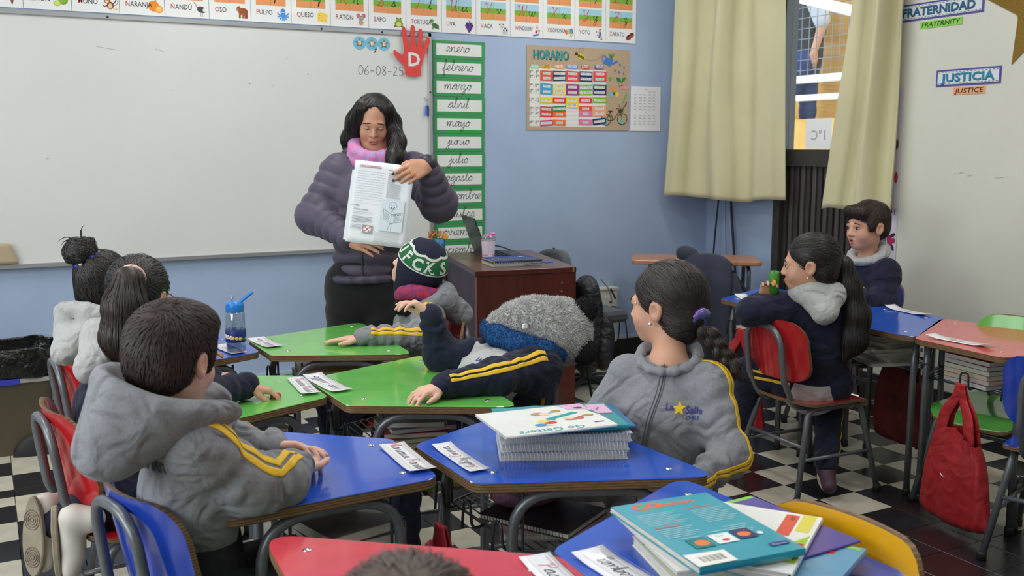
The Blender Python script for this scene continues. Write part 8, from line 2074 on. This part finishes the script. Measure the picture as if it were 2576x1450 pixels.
# ------------------------------------------------------------------ boy by the window, right
Hb = person('boy in a navy fleece with pale grey hood by the window', (3.86, 3.5, 0))
Hc = A3(3.800, 3.468, 1.050); Fh = frame((-.99, .10, -.02))
neck, chest, pel = A3(3.838, 3.485, .915), A3(3.85, 3.49, .70), A3(3.86, 3.50, .46); front = nrm(A3(-.98, -.1, 0)); rt = np.cross(front, (0, 0, 1))
LS, LE, LW = A3(3.845, 3.375, .835), A3(3.79, 3.325, .69), A3(3.66, 3.40, .725); RS, RE, RW = A3(3.86, 3.60, .835), A3(3.80, 3.66, .69), A3(3.66, 3.58, .725)
B, w = child_body(Hc, Fh, 1.03, neck, pel, LS, LE, LW, RS, RE, RW, open_mouth=.005)
hand_prims(B, LW, frame((-.95, .2, -.1), (0, 0, 1)), .78, -1, [(.2, .3, .2)]*4, arm=LE*.4 + LW*.6)
part_sdf('body', B, m_skin, Hb, .0042)
eyes(Hb, w, Fh, 1.03, look=(.0, 1, -.15), brow=m_hairb, bw=.0030); lips(Hb, w, 1.03, gap=.004, wd=.014, m=mat('lip_pink', (196, 100, 100), .4))
Hh = Sdf(); Hh.ell(w(0, -.020, .044), A3(.085, .102, .086), Fh); Hh.ell(w(0, -.060, -.012), A3(.072, .05, .055), Fh, .03); Hh.cap(w(-.045, .068, .075), w(.045, .068, .075), .026, .026, k=.03)
for x in (-1, 1): Hh.ell(w(x*.068, .028, .022), A3(.014, .022, .040), Fh, .015)
Hh.ell(w(0, .105, -.048), A3(.067, .085, .098), Fh, .010, '-')
for x in (-1, 1): Hh.ell(w(x*.088, -.010, -.018), A3(.022, .028, .038), Fh, .01, '-')
o = part_sdf('hair', Hh, m_hairs, Hb, .005); V = np.array([q_.co for q_ in o.data.vertices]) + OFF[Hb.name]; crown = w(.01, -.06, .12)
strands(Hh, V, lambda X: (X - crown)/np.linalg.norm(X - crown, axis=1)[:, None] - .35*Fh[:, 2] + .3*Fh[:, 1], m_hairs, Hb, 1800, 7, .008, .0022, seed=48, jitter=.12)
J = hoodie(pel, chest, neck, LS, LE, LW, RS, RE, RW, front, .125, .062, .006, .5); part_sdf('fleece', J, m_navy, Hb, .0075, label='navy fleece jacket')
Q = Sdf(); ring = [neck + (front*math.cos(a)*.072 + rt*math.sin(a)*.082) + A3(0, 0, .0 - .035*math.cos(a)) for a in np.arange(15)*2*PI/14]; Q.chain(ring, [.024 - .004*math.cos(a) for a in np.arange(15)*2*PI/14], k=.012, wr=(.003, .04, 2)); Q.cap(neck - front*.06 + A3(0, 0, .0), neck - front*.10 + A3(0, 0, -.05), .045, .04, k=.04); part_sdf('hood', Q, m_hoodg, Hb, .006)
school_logo(J, chest - rt*.055 + A3(0, 0, .05), -rt, (0, 0, 1), .017, Hb, dark=(206, 206, 206), chile=False)
legs(Hb, [pel + A3(0, .07, 0), pel + A3(0, -.07, 0)], [A3(3.55, 3.57, .46), A3(3.55, 3.42, .46)], [A3(3.56, 3.57, .1), A3(3.56, 3.42, .1)], m_navy, shoe=m_shoe, toe=[A3(-1, 0, 0)]*2)

# ------------------------------------------------------------------ child in the foreground, only the top of the head in view
Zc = person('brown-haired child at the bottom edge, only head top visible', (.36, .86, 0))
Hc = A3(.352, .885, .918); Fh = frame((.5, .86, 0)); neck, pel = A3(.345, .87, .785), A3(.33, .84, .45); front = nrm(A3(.5, .86, 0)); rt = np.cross(front, (0, 0, 1))
LS, RS = neck - rt*.12 + A3(0, 0, -.06), neck + rt*.12 + A3(0, 0, -.06); LE, RE = LS + front*.05 + A3(0, 0, -.2), RS + front*.05 + A3(0, 0, -.2); LW, RW = LE + front*.15 + rt*.05, RE + front*.15 - rt*.05
B, w = child_body(Hc, Fh, .93, neck, pel, LS, LE, LW, RS, RE, RW); part_sdf('body', B, m_skin3, Zc, .007)
Hh = Sdf(); Hh.ell(w(0, -.018, .036), A3(.084, .098, .086), Fh); Hh.ell(w(0, -.055, -.02), A3(.07, .05, .055), Fh, .03); Hh.ell(w(0, .10, -.05), A3(.066, .083, .105), Fh, .012, '-')
o = part_sdf('hair', Hh, mat('mid_brown_hair', (82, 68, 62), .5, noise=(60, .3)), Zc, .006); V = np.array([q_.co for q_ in o.data.vertices]) + OFF[Zc.name]; crown = w(.01, -.06, .1)
strands(Hh, V, lambda X: (X - crown)/np.linalg.norm(X - crown, axis=1)[:, None], MAT['mid_brown_hair'], Zc, 1800, 5, .009, .0024, seed=58, jitter=.3, out=.2)
J = hoodie(pel, (neck + pel)/2 + A3(0, 0, .04), neck, LS, LE, LW, RS, RE, RW, front, .115, .055, .005, .5); part_sdf('fleece', J, m_navy, Zc, .009)
legs(Zc, [pel + rt*.07, pel - rt*.07], [pel + rt*.08 + front*.28, pel - rt*.08 + front*.28], [A3(*(pel + rt*.08 + front*.28)[:2], .1), A3(*(pel - rt*.08 + front*.28)[:2], .1)], m_navy, shoe=m_shoe, toe=[front]*2)
chair('chairred', (.33, .84), 60, 'red plywood chair of the child at the bottom edge')

# ------------------------------------------------------------------ someone climbing the stairs outside
O = person('person in grey shirt and dark vest climbing the stairs outside', (6.85, 7.0, 1.2))
Hc = A3(6.80, 7.02, 2.98); Fh = frame((-.5, .86, 0)); neck, chest, pel = A3(6.82, 7.02, 2.84), A3(6.82, 7.01, 2.58), A3(6.82, 7.03, 2.22); front = nrm(A3(-.5, .86, 0)); rt = np.cross(front, (0, 0, 1))
LS, LE, LW = A3(6.74, 6.88, 2.76), A3(6.76, 6.80, 2.50), A3(6.74, 6.86, 2.28); RS, RE, RW = A3(6.92, 7.14, 2.76), A3(6.95, 7.2, 2.5), A3(6.9, 7.25, 2.3)
B = Sdf(); w = head_prims(B, Hc, Fh, 1.0, False, neck_to=neck); B.cap(pel, chest, .11, .12, k=.05).cap(chest, neck, .10, .05, k=.05).chain([LS, LE, LW], [.05, .042, .03]).chain([RS, RE, RW], [.05, .042, .03])
hand_prims(B, LW, frame((.1, .2, -.95), (-.6, -.7, -.2)), 1.0, 1, [(.3, .4, .3)]*4); part_sdf('body', B, m_skin, O, .008)
Q = Sdf().ell(w(0, -.02, .04), (.085, .102, .09), Fh); Q.ell(w(0, .1, -.04), (.066, .085, .105), Fh, .01, '-'); part_sdf('hair', Q, m_hairk, O, .008)
Q = Sdf().cap(LS + A3(0, 0, -.0), LE + A3(0, 0, .06), .085, .075, k=.03).cap(RS, RE + A3(0, 0, .06), .085, .075, k=.03).cap(LS, RS, .07, k=.03); part_sdf('shirt', Q, mat('grey_shirt', (186, 190, 200), .9), O, .01)
Q = Sdf().cap(pel + A3(0, 0, .05), chest, .145, .15, k=.05).cap(chest, neck + A3(0, 0, -.06), .15, .08, k=.05); part_sdf('vest', Q, mat('dark_vest', (48, 52, 62), .8), O, .01)
hp = [pel + rt*.09, pel - rt*.09]; kn = [pel + rt*.1 + A3(0, 0, -.45), pel - rt*.1 + front*.15 + A3(0, 0, -.4)]; an = [A3(*kn[0][:2], 1.38), A3(*(kn[1] - front*.02)[:2], 1.42)]; legs(O, hp, kn, an, mat('blue_jeans', (52, 70, 120), .85, noise=(20, .15)), (.10, .075, .06), shoe=m_rub, toe=[front]*2)
part('stair_landing', box2((6.75, 4.6, 1.1), (7.1, 9.0, 1.30)), m_pale, ob)
